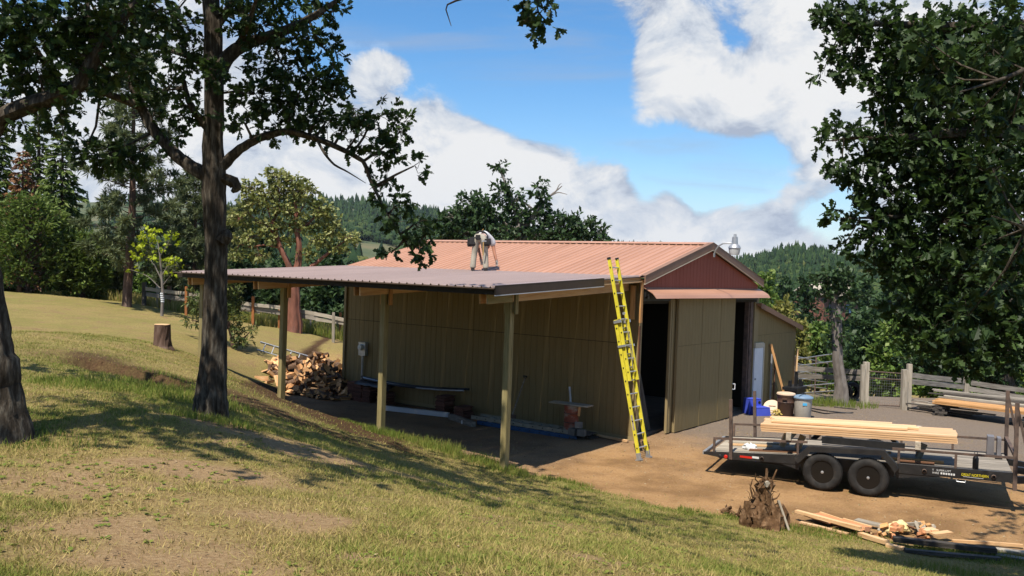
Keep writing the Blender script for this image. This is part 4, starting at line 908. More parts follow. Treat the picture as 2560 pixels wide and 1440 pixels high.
    def text(s, x, z, size, m, sx=1.0):
        cu = bpy.data.curves.new('decal', 'FONT'); cu.body = s; cu.size = size; cu.extrude = .001; cu.align_x = 'LEFT'; tmp = bpy.data.objects.new('decal', cu); COL.objects.link(tmp)
        dg = bpy.context.evaluated_depsgraph_get(); me = bpy.data.meshes.new_from_object(tmp.evaluated_get(dg)); bpy.data.objects.remove(tmp)
        me.materials.clear(); me.materials.append(MATS[m]); o = bpy.data.objects.new('decal', me); link(o, trl)
        o.rotation_euler = (math.pi/2, -.036, 0); o.location = (x, Y0-.0375, z); o.scale = (sx, 1, 1)
    text('GREAT NORTHERN', 2.01, tdeck(2.0)-.115, .072, 'decal_yellow', .72)
    text('T   SUPER-LOT', 1.515, tdeck(1.55)-.068, .05, 'decal_white', 1.0)
    text('WIRE', 1.515, tdeck(1.55)-.122, .05, 'decal_white', 1.0)
    for k in range(6):
        mb = MB(); mb.box((1.675+k*.043, Y0-.0345, tdeck(1.75)-.106), (.03, .006, .036)); mb.build('worn_lettering', 'decal_white', trl)
    mb = MB(); mb.box((2.215, Y0-.036, tdeck(2.2)-.134), (.34, .004, .006)); mb.build('decal', 'decal_white', trl)
trailer()
def trailer_load():
    # bunks across the rails
    for i, x in enumerate((-1.15, 1.25)):
        z = tdeck(x)+.29+.022
        tag(board('cross_bearer', T3(x, Y0-.05, z+.075), T3(x, Y1+.05, z+.075), .10, .15, 'wood_pale_old'), ['weathered bearer under the rear end of the stacked lumber', 'weathered bearer under the front end of the stacked lumber'][i], 'timber')
    zb = lambda x: tdeck(x)+.29+.022+.152
    widths = .186
    for lay in range(4):
        for k in range(5):
            x0 = -1.72+random.uniform(-.012, .012)-(.05 if k == 4 else 0); x1 = x0+3.64; y = Y0+.02+(k+.5)*widths
            y += random.uniform(-.006, .006); z = .019+lay*.041
            o = board('lumber_board', T3(x0, y, zb(x0)+z), T3(x1, y, zb(x1)+z), widths-.010, .034, 'wood_fresh')
            tag(o, 'fresh sawn pine board in the even layers of the trailer stack', 'board', 'fresh boards in the even trailer stack')
    for i, (k, x0, x1, lay) in enumerate(((1.15, -1.55, 1.05, 4), (2.15, -1.52, 1.25, 4), (3.15, -1.6, 1.2, 4), (4.2, -1.66, .75, 4))):
        y = Y0+.02+(k+.5)*widths; z = .019+lay*.041
        o = board('lumber_board', T3(x0, y, zb(x0)+z), T3(x1, y, zb(x1)+z), widths-.006, .0375, 'wood_fresh')
        tag(o, ['shorter fresh board on top of the trailer stack, frontmost', 'second short fresh board on top of the trailer stack', 'third short fresh board on top of the trailer stack', 'rearmost shortest fresh board on top of the trailer stack'][i], 'board')
    for i, (x0, x1, y, z, w, h, m, lb) in enumerate(((-1.98, -.98, .52, .02, .14, .035, 'wood_brown', 'dark red brown board lying on the trailer tail deck'), (.92, 1.55, .42, .02, .09, .05, 'wood_brown', 'dark brown board end on the deck ahead of the fender'), (.6, 1.72, .62, .02, .10, .06, 'wood_orange', 'orange brown board on the deck behind the dark one'),
            (-.55, .75, 1.3, .02, .12, .04, 'wood_fresh', 'single pale board lying on the deck below the stack'), (-2.6, -1.3, 1.45, .02, .2, .035, 'wood_pale_old', 'weathered plank across the middle of the tail deck'), (-2.45, -1.6, 1.1, .02, .1, .03, 'wood_new', 'short pale lath on the tail deck'))):
        tag(board('deck_board', T3(x0, y, tdeck(x0)+z), T3(x1, y, tdeck(x1)+z), w, h, m), lb, 'board')
    a = board('steel_channel', T3(-.65, 1.7, tdeck(0)+.09), T3(1.0, 1.7, tdeck(1)+.09), .05, .15, 'black_paint'); tag(a, 'dark steel channel standing on the deck behind the lumber', 'steel channel')
    for i, (x, y, m, lb) in enumerate(((-1.35, 1.15, 'wood_fresh', 'pale wood block propping the stack at the rear'), (-1.0, .95, 'wood_fresh', 'second pale wood block under the rear of the stack'), (1.32, 1.0, 'wood_pale_old', 'weathered wood block propping the front of the stack'))):
        o = board('prop_block', T3(x-.06, y, tdeck(x)+.005), T3(x+.04, y+.02, tdeck(x)+.30), .12, .06, m, up=(0, 1, 0)); tag(o, lb, 'wood block')
    # black bottle with a handle loop
    p = T3(2.25, .33, tdeck(2.25)+.001); t = thing('water_bottle', 'black insulated bottle with carry loop on the trailer deck', 'bottle', p, 0)
    mb = MB(); mb.lathe([(0, 0), (.05, 0), (.053, .01), (.053, .20), (.04, .235), (.03, .245), (.03, .25)], (0, 0, 0), 16); mb.build('bottle_body', 'black_plastic', t, smooth=True)
    mb = MB(); mb.lathe([(.034, .25), (.034, .285), (0, .287)], (0, 0, 0), 14); mb.tube([(-.03, 0, .27), (-.025, 0, .32), (.0, 0, .335), (.025, 0, .32), (.03, 0, .27)], .006, 6); mb.build('cap', 'black_plastic', t, smooth=True)
    # crumpled white bag
    p = T3(-2.0, .68, tdeck(-2)+.01); mb = MB(); V = []; n = 10
    for j in range(6):
        for i in range(n):
            a = 2*math.pi*i/n; r = (.13, .12, .10, .07, .04, .01)[j]*random.uniform(.7, 1.2); V.append((r*1.3*math.cos(a), r*math.sin(a)*.8, (.0, .05, .08, .1, .11, .12)[j]*random.uniform(.7, 1.2)))
    mb.add(V, [[j*n+i, j*n+(i+1) % n, (j+1)*n+(i+1) % n, (j+1)*n+i] for j in range(5) for i in range(n)]); o = mb.build('plastic_bag', 'white_plastic'); o.location = p; o.rotation_euler.z = -.6; tag(o, 'crumpled white plastic bag on the trailer tail deck', 'bag')
    # grey plastic crates standing by the front rack
    for i, (x, y) in enumerate(((2.58, 1.9), (2.72, 1.75))):
        t = thing('storage_tub', ['grey translucent plastic tub on its end, nearer the trailer tail', 'grey translucent plastic tub on its end against the front rack'][i], 'tub', T3(x, y, tdeck(x)), TYAW)
        mb = MB(); mb.box((0, 0, .24), (.12 if i == 0 else .07, .3, .36)); mb.build('tub_body', 'tub_grey', t); mb = MB(); mb.box((0, 0, .03), (.13, .31, .06)); mb.build('tub_base', 'black_plastic', t)
trailer_load()

# ================================================================== YARD THINGS
def bins():
    p = onz(1963, 1040); t = thing('trash_can', 'dark brown trash can with beige lid beside the shed', 'trash can', (p[0], p[1], 0))
    mb = MB(); mb.lathe([(0, 0), (.225, 0), (.235, .02), (.25, .42), (.265, .44), (.25, .46), (.262, .60), (.275, .62), (.275, .66), (.24, .66), (.225, .05)], (0, 0, 0), 24); mb.build('can_body', 'brown_plastic', t, smooth=True)
    for a in (-2.0, 1.1):
        mb = MB(); mb.box((.27*math.cos(a), .27*math.sin(a), .56), (.06, .14, .05), Matrix.Rotation(a, 3, 'Z')); mb.build('handle', 'brown_plastic', t)
    mb = MB(); mb.lathe([(0, .74), (.18, .735), (.27, .715), (.285, .69), (.285, .665), (.0, .665)], (0, 0, 0), 24); mb.build('lid', 'beige_plastic', t, smooth=True)
    p = onz(2006, 1044); t = thing('trash_can', 'grey trash can with blue lid and blue sticker', 'trash can', (p[0], p[1], 0))
    mb = MB(); mb.lathe([(0, 0), (.235, 0), (.245, .02), (.265, .56), (.285, .575), (.285, .60), (.25, .6), (.23, .05)], (0, 0, 0), 24); mb.build('can_body', 'grey_plastic', t, smooth=True)
    mb = MB(); mb.lathe([(0, .72), (.05, .715), (.2, .685), (.28, .65), (.30, .63), (.30, .60), (0, .60)], (0, 0, 0), 24); mb.build('lid', 'bluegrey_plastic', t, smooth=True)
    mb = MB(); mb.tube([(-.08, 0, .70), (-.04, 0, .75), (.04, 0, .75), (.08, 0, .70)], .014, 6); mb.tube([(-.2, -.2, .68), (0, -.05, .73), (.16, -.24, .62)], .008, 5); mb.build('lid_handle', 'black_plastic', t)
    mb = MB(); mb.box((-.03, -.262, .44), (.13, .012, .075)); mb.build('sticker', 'label_blue', t)
    # stuff behind the brown can
    q = Bw(9.5, -.75, 0); t = thing('garden_cart', 'black plastic cart of odds and ends behind the brown can', 'cart', (q[0], q[1], 0), BYAW)
    mb = MB(); mb.box((0, 0, .62), (1.0, .5, .10)); mb.box((0, 0, .4), (.8, .4, .36)); mb.build('tray', 'black_plastic', t)
    for i, (x, y, z, h) in enumerate(((.1, 0, .67, .45), (-.2, .1, .67, .16), (.35, -.1, .67, .12), (.2, -.1, .67, .2))):
        mb = MB(); mb.box((x, y, z+h/2), (.10, .09, h)); mb.box((x+.02, y, z+h), (.14, .07, .07)); mb.build('tool', 'black_plastic', t)
    # blue step stool
    p = onz(1893, 1036); t = thing('step_stool', 'blue plastic two step stool in front of the white door', 'step stool', (p[0], p[1], 0), BYAW-.55)
    for (x, y, w, d, h, nm) in ((-.05, .2, .42, .30, .46, 'upper_step'), (.02, -.12, .46, .32, .24, 'lower_step')):
        mb = MB(); mb.prism([(-w/2-.03, 0), (w/2+.03, 0), (w/2, h), (-w/2, h)], lambda a, b: (x+a, y-d/2-.02*(1-b/h), b), lambda a, b: (x+a, y+d/2, b)); mb.box((x, y, h+.008), (w+.01, d+.01, .016)); mb.build(nm, 'blue_plastic', t)
    mb = MB(); mb.lathe([(.045, 0), (.045, .012)], (.10, .037, .36), 12, 'Y'); mb.build('grip_hole', 'black_plastic', t)
    # round beige lid leaning
    p = onz(1932, 1034); t = thing('round_lid', 'round beige plastic lid leaning beside the brown can', 'lid', (p[0], p[1]+.1, .19)); t.rotation_euler = (rad(50), 0, rad(-20))
    mb = MB(); mb.lathe([(0, .025), (.2, .022), (.26, .01), (.27, -.015), (0, -.015)], (0, 0, 0), 26); mb.build('lid_disc', 'beige_plastic', t, smooth=True)
    mb = MB(); mb.tube([(-.1, .02, .03), (-.09, .02, .045), (.09, .02, .045), (.1, .02, .03)], .012, 6); mb.build('lid_handle', 'beige_plastic', t)
    # yellow straw coloured rags
    p = onz(1940, 1040); mb = MB()
    for i in range(26): 
        c = Vector((random.uniform(-.14, .14), random.uniform(-.1, .1), random.uniform(.02, .2))); mb.box(c, (random.uniform(.06, .16), random.uniform(.03, .08), .02), Matrix.Rotation(random.uniform(-1, 1), 3, 'X') @ Matrix.Rotation(random.uniform(0, 3), 3, 'Z'))
    o = mb.build('work_gloves', 'straw_stuff'); o.location = (p[0], p[1], 0); tag(o, 'heap of yellow gloves between the stool and brown can', 'gloves')
    # wooden pole, brown frame against the shed
    tag(board('wood_pole', Bv(9.35, -.55, .05), Bv(8.95, -.07, 2.05), .075, .075, 'wood_orange', up=(1, 0, 0)), 'long orange wood pole leaning on the shed wall', 'pole')
    t = thing('wooden_frame', 'brown wooden trellis standing against the shed wall', 'framework', Bw(8.98, -.12, 0), BYAW)
    for k, (a, b, w) in enumerate((((0, 0, 0), (0, 0, 1.72), .05), ((.3, 0, .1), (.3, 0, 1.7), .05), ((0, 0, 1.68), (.3, 0, 1.68), .05), ((0, 0, 1.2), (.3, 0, 1.2), .05), ((0, 0, .7), (.3, 0, .7), .05), ((0, 0, .25), (.3, 0, .25), .05))): board('frame_bar', a, b, .03, .05, 'wood_brown' if k else 'galv', t, up=(0, 1, 0))
    o = board('fence_plank', Bv(11.42, -.12, .05), Bv(11.5, -.1, 1.75), .10, .05, 'wood_new', up=(1, 0, 0)); tag(o, 'pale yellow plank upright at the corner of the shed', 'plank')
    # inside the doorway
    p = Bw(6.15, .55, .05); t = thing('basin', 'white plastic basin on the floor inside the barn', 'basin', p, BYAW); mb = MB(); mb.prism([(-.3, .2), (.3, .2), (.26, 0), (-.26, 0)], lambda a, b: (a, -.18, b), lambda a, b: (a, .18, b)); mb.box((0, 0, .2), (.64, .4, .02)); mb.build('basin_body', 'white_plastic', t)
    p = Bw(6.45, .75, .26); mb = MB(); mb.lathe([(0, 0), (.12, .02), (.14, .12), (.08, .22), (.03, .3), (0, .3)], (0, 0, 0), 10); o = mb.build('blue_bag', 'bluegrey_plastic', smooth=True); o.location = p; tag(o, 'blue grey bag behind the white basin in the doorway', 'bag')
    # hose and pipes on the yard
    for i, (pts, r, m, lb) in enumerate((([(2022, 1022), (2070, 1030), (2130, 1036), (2133, 1034), (2060, 1036), (2022, 1027)], .02, 'black_plastic', 'black hose looped on the yard behind the trailer'), ([(2030, 1012), (2062, 1016)], .03, 'rust_steel', 'short rusty pipe on the ground by the grey can'), ([(2085, 1020), (2142, 1026)], .025, 'wood_dark_old', 'dark stick on the ground in front of the small oak'))):
        P = [onz(*q) for q in pts]; mb = MB(); mb.tube([(p[0], p[1], .03) for p in P], r, 6); tag(mb.build('hose' if i == 0 else 'ground_pipe', m, loc=(P[0][0], P[0][1], .03)), lb, 'hose' if i == 0 else 'pipe')
    # tyres behind the small oak
    for i, (px, py, D) in enumerate(((2108, 1004, 30.6), (2128, 996, 31.2))):
        p = at(px, py, D); t = thing('old_tyre', ['black tyre leaning behind the small oak trunk', 'black tyre behind the oak, farther one'][i], 'tyre', (p[0], p[1], g1(p[0], p[1])+.34), .3)
        mb = MB(); mb.lathe([(.2, -.08), (.3, -.10), (.345, -.07), (.35, 0), (.345, .07), (.3, .10), (.2, .08)], (0, 0, 0), 26, 'Y', cap=False); mb.build('tyre_ring', 'rubber', t, smooth=True)
bins()

# --- firewood heap
def firewood():
    src = []
    def log(kind, L_, r):
        mb = MB(); n = 9
        if kind == 'round': P = [(r*math.cos(2*math.pi*i/10), r*math.sin(2*math.pi*i/10)) for i in range(10)]; bark = set(range(10))
        elif kind == 'half': P = [(r*math.cos(math.pi*i/6), r*math.sin(math.pi*i/6)-.3*r) for i in range(7)]; bark = set(range(6))
        else:
            a = 1.5 if kind == 'quarter' else .95; P = [(0, -.5*r)]+[(1.3*r*math.sin(-a/2+a*i/4), -.5*r+1.3*r*math.cos(-a/2+a*i/4)) for i in range(5)]; bark = set(range(1, 5))
        n = len(P); jit = [random.uniform(.88, 1.12) for _ in P]; j2 = [random.uniform(.88, 1.12) for _ in P]
        V = [(-L_/2, p[0]*j, p[1]*j) for p, j in zip(P, jit)]+[(L_/2, p[0]*j, p[1]*j) for p, j in zip(P, j2)]
        mb.cur = 1; mb.add(V, [list(range(n))[::-1], list(range(n, 2*n))]); b = 0
        for i in range(n):
            mb.cur = 0 if i in bark else 1; mb.f.append([i, (i+1) % n, n+(i+1) % n, n+i]); mb.mi.append(mb.cur)
        o = mb.build('firewood_log', ['log_bark', 'log_split']); COL.objects.unlink(o); return o
    for kd in ('round', 'half', 'quarter', 'quarter', 'wedge', 'wedge', 'half'):
        for r in (.075, .10): src.append(log(kd, random.uniform(.34, .44), r))
    c0 = Bw(-1.15, 10.2, 0); n = 0; cells = {}
    def hh(dx, dy): return max(0, 1.18*(1-((dx/1.95)**2+(dy/1.45)**2)**.62))
    ang = BYAW+math.pi/2
    tot = 260
    for i in range(tot):
        deep = i < 70
        for _ in range(50):
            dx, dy = random.uniform(-1.9, 1.9), random.uniform(-1.4, 1.4)
            h = hh(dx, dy)
            if h > .02 or (not deep and random.random() < .1): break
        z = h*(.55 if deep else 1)*random.uniform(.9, 1.0)
        x = -6.15+dx*.94-dy*.2; y = 28.45+dy+dx*.1
        v, u = bloc(x, y)
        if v > -.25 and u < LB+.25: 
            x -= .7; y += .3
            v, u = bloc(x, y)
            if v > -.3 and u < LB+.3: continue
        o = bpy.data.objects.new('firewood_log', random.choice(src).data); COL.objects.link(o)
        o.location = (x, y, g1(x, y)+.06+z)
        o.rotation_euler = (random.uniform(0, 6.28), random.gauss(0, .35), random.gauss(2.2, .9) if random.random() < .75 else random.uniform(0, 6.28))
        tag(o, 'split firewood log in the loose heap at the barn corner', 'firewood', 'firewood logs in the heap')
    for k in range(14):
        x, y = -6.1+random.gauss(0, 1.0), 27.15+random.gauss(0, .25); o = bpy.data.objects.new('firewood_log', random.choice(src).data); COL.objects.link(o); o.location = (x, y, g1(x, y)+.06); o.rotation_euler = (random.uniform(0, 6), 0, random.uniform(0, 6)); tag(o, 'split firewood log in the loose heap at the barn corner', 'firewood', 'firewood logs in the heap')
firewood()

# --- cut stump on the lawn
def cut_stump():
    p = gp(405, 868); t = thing('tree_stump', 'short cut tree stump with pale top on the lawn', 'stump', p)
    mb = MB(); n = 22; V = []
    for j, (r, z) in enumerate(((.31, -.08), (.24, .03), (.215, .2), (.205, .4), (.20, .60))):
        for i in range(n): a = 2*math.pi*i/n; rr = r*(1+.05*math.sin(3*a+j*.2)+random.uniform(-.05, .05)); V.append((rr*math.cos(a)-.02*z, rr*math.sin(a), z))
    mb.add(V, [[j*n+i, j*n+(i+1) % n, (j+1)*n+(i+1) % n, (j+1)*n+i] for j in range(4) for i in range(n)]); mb.build('stump_bark', 'bark_pine', t)
    mb = MB(); mb.lathe([(0, .605), (.19, .605), (.195, .59), (0, .58)], (-.012, 0, 0), 22); mb.build('cut_face', 'wood_new', t)
cut_stump()
# --- uprooted stump with roots in the air
def root_stump():
    p = gp(1905, 1318); R_ = random.Random(5); t = thing('uprooted_stump', 'soil caked uprooted stump with roots in the air at the grass edge', 'stump', p, .2)
    def lump(prof, cx, n=20, jit=.22):
        mb = MB(); V = []
        for j, (r, z, dx) in enumerate(prof):
            for i in range(n):
                a = 2*math.pi*i/n; rr = r*(1+jit*math.sin(3*a+j*1.3)*.6+R_.uniform(-jit, jit)); V.append((cx+dx+rr*math.cos(a), rr*.8*math.sin(a), z+R_.uniform(-.02, .02)))
        mb.add(V, [[j*n+i, j*n+(i+1) % n, (j+1)*n+(i+1) % n, (j+1)*n+i] for j in range(len(prof)-1) for i in range(n)]+[[(len(prof)-1)*n+i for i in range(n)]]); return mb
    lump([(.40, -.12, .05), (.36, .08, .04), (.30, .2, .02), (.22, .33, 0), (.15, .45, 0), (.13, .58, .01), (.15, .68, .02), (.10, .78, .03), (.03, .82, .03)], 0).build('root_mass', 'root_soil', t)
    lump([(.22, -.1, 0), (.20, .1, 0), (.17, .25, .0), (.10, .36, .02), (.02, .38, .03)], .26, 14, .18).build('root_mass', 'root_soil', t)
    lump([(.11, -.05, 0), (.13, .1, 0), (.08, .3, -.02), (.04, .43, -.05)], -.24, 10, .3).build('root_mass', 'root_soil', t)
    for i in range(64):
        a = R_.uniform(0, 6.28); z = R_.uniform(.1, .8); rr = (.30-.24*min(1, z/.8))*.8; P = Vector((rr*math.cos(a), rr*.8*math.sin(a), z)); d = Vector((math.cos(a)*.5+R_.gauss(0, .3), math.sin(a)*.6, R_.uniform(.1, 1.1))).normalized(); L_ = R_.uniform(.08, .26); pts = [P]
        for k in range(4): d = (d+Vector((R_.gauss(0, .35), R_.gauss(0, .35), R_.gauss(.0, .35)))).normalized(); pts.append(pts[-1]+d*L_/4)
        mb = MB(); r = R_.uniform(.006, .02); mb.tube(pts, [r, r*.85, r*.7, r*.5, r*.25], 5); mb.build('root', 'root_soil' if i % 5 else 'wood_pale_old', t)
    for pts, r in (([(.0, 0, .7), (.03, -.02, .85), (.03, -.02, .98)], .03), ([(.08, 0, .66), (.16, 0, .8), (.24, .02, .95)], .022), ([(-.05, 0, .45), (-.2, -.02, .52), (-.25, -.02, .66), (-.22, -.02, .8)], .03), ([(-.1, -.1, .5), (-.16, -.12, .66), (-.05, -.1, .76)], .015)):
        mb = MB(); mb.tube(pts, [r*(1-.25*i) for i in range(len(pts))], 7, jit=.25); mb.build('root', 'root_soil', t)
    mb = MB(); mb.lathe([(.0, 0), (.05, 0), (.055, .03), (0, .035)], (.0, -.13, .74), 10, 'Y'); mb.build('cut_root', 'wood_pale_old', t)
    a = p+np.array([.42, -.12, -.05]); b = a+np.array([-.17, .12, .5]); tag(board('wood_stake', a, b, .035, .07, 'wood_pale_old', up=(0, 1, 0)), 'pale stake leaning against the uprooted stump', 'stake')
    for i in range(11):
        q = gp(1800+i*9+random.uniform(-3, 3), 1283+i*3.0); mb = MB(); pts = [Vector((0, 0, 0))]; d = Vector((random.gauss(0, 1), random.gauss(0, 1), .5)).normalized()
        for k in range(4): d = (d+Vector((random.gauss(0, .5), random.gauss(0, .5), random.gauss(0, .4)))).normalized(); pts.append(pts[-1]+d*.06)
        mb.tube(pts, [.025, .03, .022, .018, .008], 6, jit=.3); o = mb.build('root_piece', 'root_soil'); o.location = q+np.array([0, 0, .03]); tag(o, 'broken root piece on the ground left of the uprooted stump', 'root', 'broken roots beside the stump')
root_stump()
# --- scrap wood at the lower right
def scrap():
    G = lambda px, py, dz=.03: gp(px, py)+np.array([0, 0, dz])
    L_ = [((1990, 1302), (2150, 1345), .09, .045, 'wood_new', 'long pale lath along the near edge of the scrap heap', .16),
          ((2000, 1312), (2120, 1340), .09, .03, 'wood_fresh', 'pale board under the lath at the left scrap end', .03),
          ((2150, 1345), (2217, 1366), .11, .06, 'wood_new', 'short thick pale block near the middle of the scrap', .06),
          ((2217, 1368), (2258, 1378), .11, .05, 'wood_new', 'small pale block end in the grass', .03),
          ((2232, 1362), (2490, 1390), (.13), .075, 'wood_dark_old', 'long dark weathered beam in the scrap heap', .09),
          ((2262, 1382), (2500, 1404), .10, .05, 'wood_dark_old', 'dark board half buried in grass below the beam', .03),
          ((2380, 1362), (2556, 1374), .05, .04, 'wood_new', 'thin pale batten pointing right at the scrap end', .06),
          ((2480, 1380), (2640, 1402), .16, .03, 'wood_pale_old', 'grey plank at the right edge of the scrap', .05),
          ((2490, 1392), (2640, 1416), .14, .03, 'wood_old', 'weathered plank lowest at the right edge', .02),
          ((2140, 1312), (2205, 1326), .16, .03, 'wood_pale_old', 'grey board behind the orange panels', .08),
          ((2330, 1358), (2375, 1354), .13, .03, 'wood_new', 'pale board tilted up in the scrap heap', .14),
          ((2306, 1352), (2338, 1350), .16, .04, 'wood_fresh', 'square pale offcut standing in the scrap heap', .16)]
    for a, b, w, h, m, lb, dz in L_:
        tag(board('scrap_board', G(*a, dz), G(*b, dz), w, h, m, warp=.004), lb, 'board')
    for i, (a, b, lb) in enumerate((((2030, 1300), (2090, 1318), 'orange cedar panel with frame, left one in the scrap'), ((2093, 1319), (2165, 1336), 'orange cedar panel with frame, right one in the scrap'))):
        A, B_ = G(*a, .10), G(*b, .08); t = board('cedar_panel', A, B_, .42, .018, 'wood_red_stain'); tag(t, lb, 'panel')  # door-like orange panel with edge strips
        Ll = float(np.linalg.norm(B_-A))
        for s in (-1, 1):
            mb = MB(); mb.box((0, s*.205, .016), (Ll, .03, .014)); mb.build('panel_edge', 'wood_new', t)
    R_ = random.Random(3)
    for i in range(34):
        q = G(R_.uniform(2165, 2330), R_.uniform(1330, 1352), R_.uniform(.02, .2)); mb = MB(); a, b, c = R_.uniform(.06, .24), R_.uniform(.05, .12), R_.uniform(.02, .06); mb.box((0, 0, 0), (a, b, c)); mb.v = [(x*R_.uniform(.8, 1.1), y*R_.uniform(.7, 1.1), z) for x, y, z in mb.v]
        o = mb.build('wood_chunk', R_.choice(['wood_red_stain', 'wood_orange', 'wood_new', 'wood_brown', 'wood_pale_old'])); o.location = q; o.rotation_euler = (R_.gauss(0, .5), R_.gauss(0, .5), R_.uniform(0, 6)); tag(o, 'small wood offcut in the middle of the scrap heap', 'wood offcut', 'offcuts in the scrap heap')
    for i, (px, py, s) in enumerate(((2232, 1338, .13), (2252, 1336, .15), (2222, 1345, .1))):
        q = G(px, py, .12); mb = MB(); n = 9; V = []
        for j, (r, z) in enumerate(((.3, -.5), (.9, -.3), (1, 0), (.8, .35), (.3, .6))):
            for k in range(n): a = 6.283*k/n; rr = r*s*R_.uniform(.6, 1.2); V.append((rr*math.cos(a), rr*math.sin(a), z*s*R_.uniform(.7, 1.2)))
        mb.add(V, [[j*n+k, j*n+(k+1) % n, (j+1)*n+(k+1) % n, (j+1)*n+k] for j in range(4) for k in range(n)]+[list(range(n)), [4*n+k for k in range(n)]]); o = mb.build('foam_lump', 'foam_yellow'); o.location = q; tag(o, ['yellow foam lump in the scrap heap, left one', 'yellow foam lump in the scrap heap, largest', 'yellow foam lump in the scrap heap, lowest'][i], 'foam')
scrap()
# --- fences
def fences():
    f = thing('rail_fence', 'old grey rail fence with mixed posts along the lawn', 'fence', at(632, 810, 38))
    f.location = (0, 0, 0)
    for (px, yt, yb, D, w, m) in ((360, 706, 768, 40, .16, 'wood_dark_old'), (393, 714, 772, 40, .10, 'wood_pale_old'), (422, 716, 777, 40, .15, 'wood_brown'), (465, 716, 786, 38.5, .10, 'post_rust'), (632, 741, 813, 38, .11, 'post_rust'), (698, 762, 812, 38.2, .09, 'post_rust'), (776, 776, 830, 39, .06, 'wood_old'), (833, 781, 857, 37, .11, 'wood_pale_old'), (850, 781, 850, 39, .1, 'post_rust')):
        a = at(px, yb+8, D); b = at(px+1, yt, D); board('fence_post', a, b, w, w*.9, m, f, up=(0, 1, 0))
    for (x0, y0, x1, y1, D0, D1, h) in ((362, 722, 470, 734, 40, 38.6, .16), (362, 735, 470, 748, 40, 38.6, .18), (426, 746, 470, 752, 39.6, 38.6, .12), (470, 735, 530, 742, 38.6, 38.4, .14), (470, 748, 540, 756, 38.6, 38.4, .14),
            (605, 757, 700, 770, 38, 38, .15), (603, 768, 702, 783, 38.05, 38.05, .18), (700, 770, 790, 786, 38, 37.5, .16), (702, 780, 795, 797, 38.05, 37.5, .18), (785, 785, 875, 802, 37.5, 37.1, .15), (790, 797, 875, 812, 37.5, 37.1, .15), (600, 775, 650, 782, 38.1, 38.1, .08)):
        board('fence_rail', at(x0, y0, D0), at(x1, y1, D1), .045, h, 'wood_pale_old' if h < .17 else 'wood_old', f, warp=.02)
    y = thing('yard_fence', 'weathered board fence with heavy pale posts at the yard end', 'fence', (0, 0, 0))
    for (px, yt, yb, D, w) in ((2164, 905, 1015, 29.9, .17), (2156, 912, 1016, 29.8, .12), (2272, 910, 1022, 29.1, .14), (2260, 924, 1030, 28.9, .17), (2415, 940, 1000, 31.0, .16)):
        board('fence_post', at(px-2, yb+6, D), at(px+2, yt, D), w, w, 'wood_pale_old', y, up=(0, 1, 0))
    for (x0, y0, x1, y1, D0, D1, h) in ((1985, 921, 2158, 930, 33.5, 30, .17), (1985, 938, 2158, 947, 33.5, 30, .17), (2275, 937, 2412, 953, 29.1, 31.0, .17), (2275, 953, 2412, 968, 29.1, 31, .17), (2418, 955, 2600, 982, 31, 31.6, .17), (2418, 972, 2600, 1000, 31, 31.6, .17)):
        board('fence_rail', at(x0, y0, D0), at(x1, y1, D1), .04, h, 'wood_old', y, warp=.012)
    g = thing('wire_gate', 'rusty pipe gate with wire mesh between two pale posts', 'gate', (0, 0, 0))
    c = [at(2171, 928, 29.85), at(2255, 934, 29.1), at(2250, 1015, 29.1), at(2168, 1011, 29.85)]
    mb = MB(); mb.tube(c+[c[0]], .025, 8); mb.tube([at(2171, 945, 29.85), at(2254, 950, 29.1)], .018, 6); mb.build('gate_frame', 'rust_steel', g)
    mb = MB()
    for i in range(1, 14): t = i/14; mb.tube([c[0]+(c[1]-c[0])*t, c[3]+(c[2]-c[3])*t], .003, 3)
    for i in range(1, 12): t = i/12; mb.tube([c[0]+(c[3]-c[0])*t, c[1]+(c[2]-c[1])*t], .003, 3)
    tag(mb.build('wire_mesh', 'galv', g), kind='stuff')
    for i, (q) in enumerate(([(1988, 889, 35.5), (2098, 905, 32.5)], [(1988, 902, 34.5), (2070, 893, 39)])):
        k = thing('corral_panel', ['grey pipe corral panel beyond the shed, nearer one', 'grey pipe corral panel beyond the shed, farther one'][i], 'corral panel', (0, 0, 0))
        A, B_ = at(*q[0]), at(*q[1]); A[2] = g1(A[0], A[1])+1.6; B_[2] = g1(B_[0], B_[1])+1.6
        for j in range(6):
            mb = MB(); d = np.array([0, 0, -.28*j]); mb.tube([A+d, B_+d], .026, 7); mb.build('pipe_rail', 'galv', k)
        for tt in (0, .5, 1):
            mb = MB(); P = A+(B_-A)*tt; mb.tube([P, P-np.array([0, 0, 1.6])], .03, 7); mb.build('pipe_upright', 'rust_steel', k)
fences()
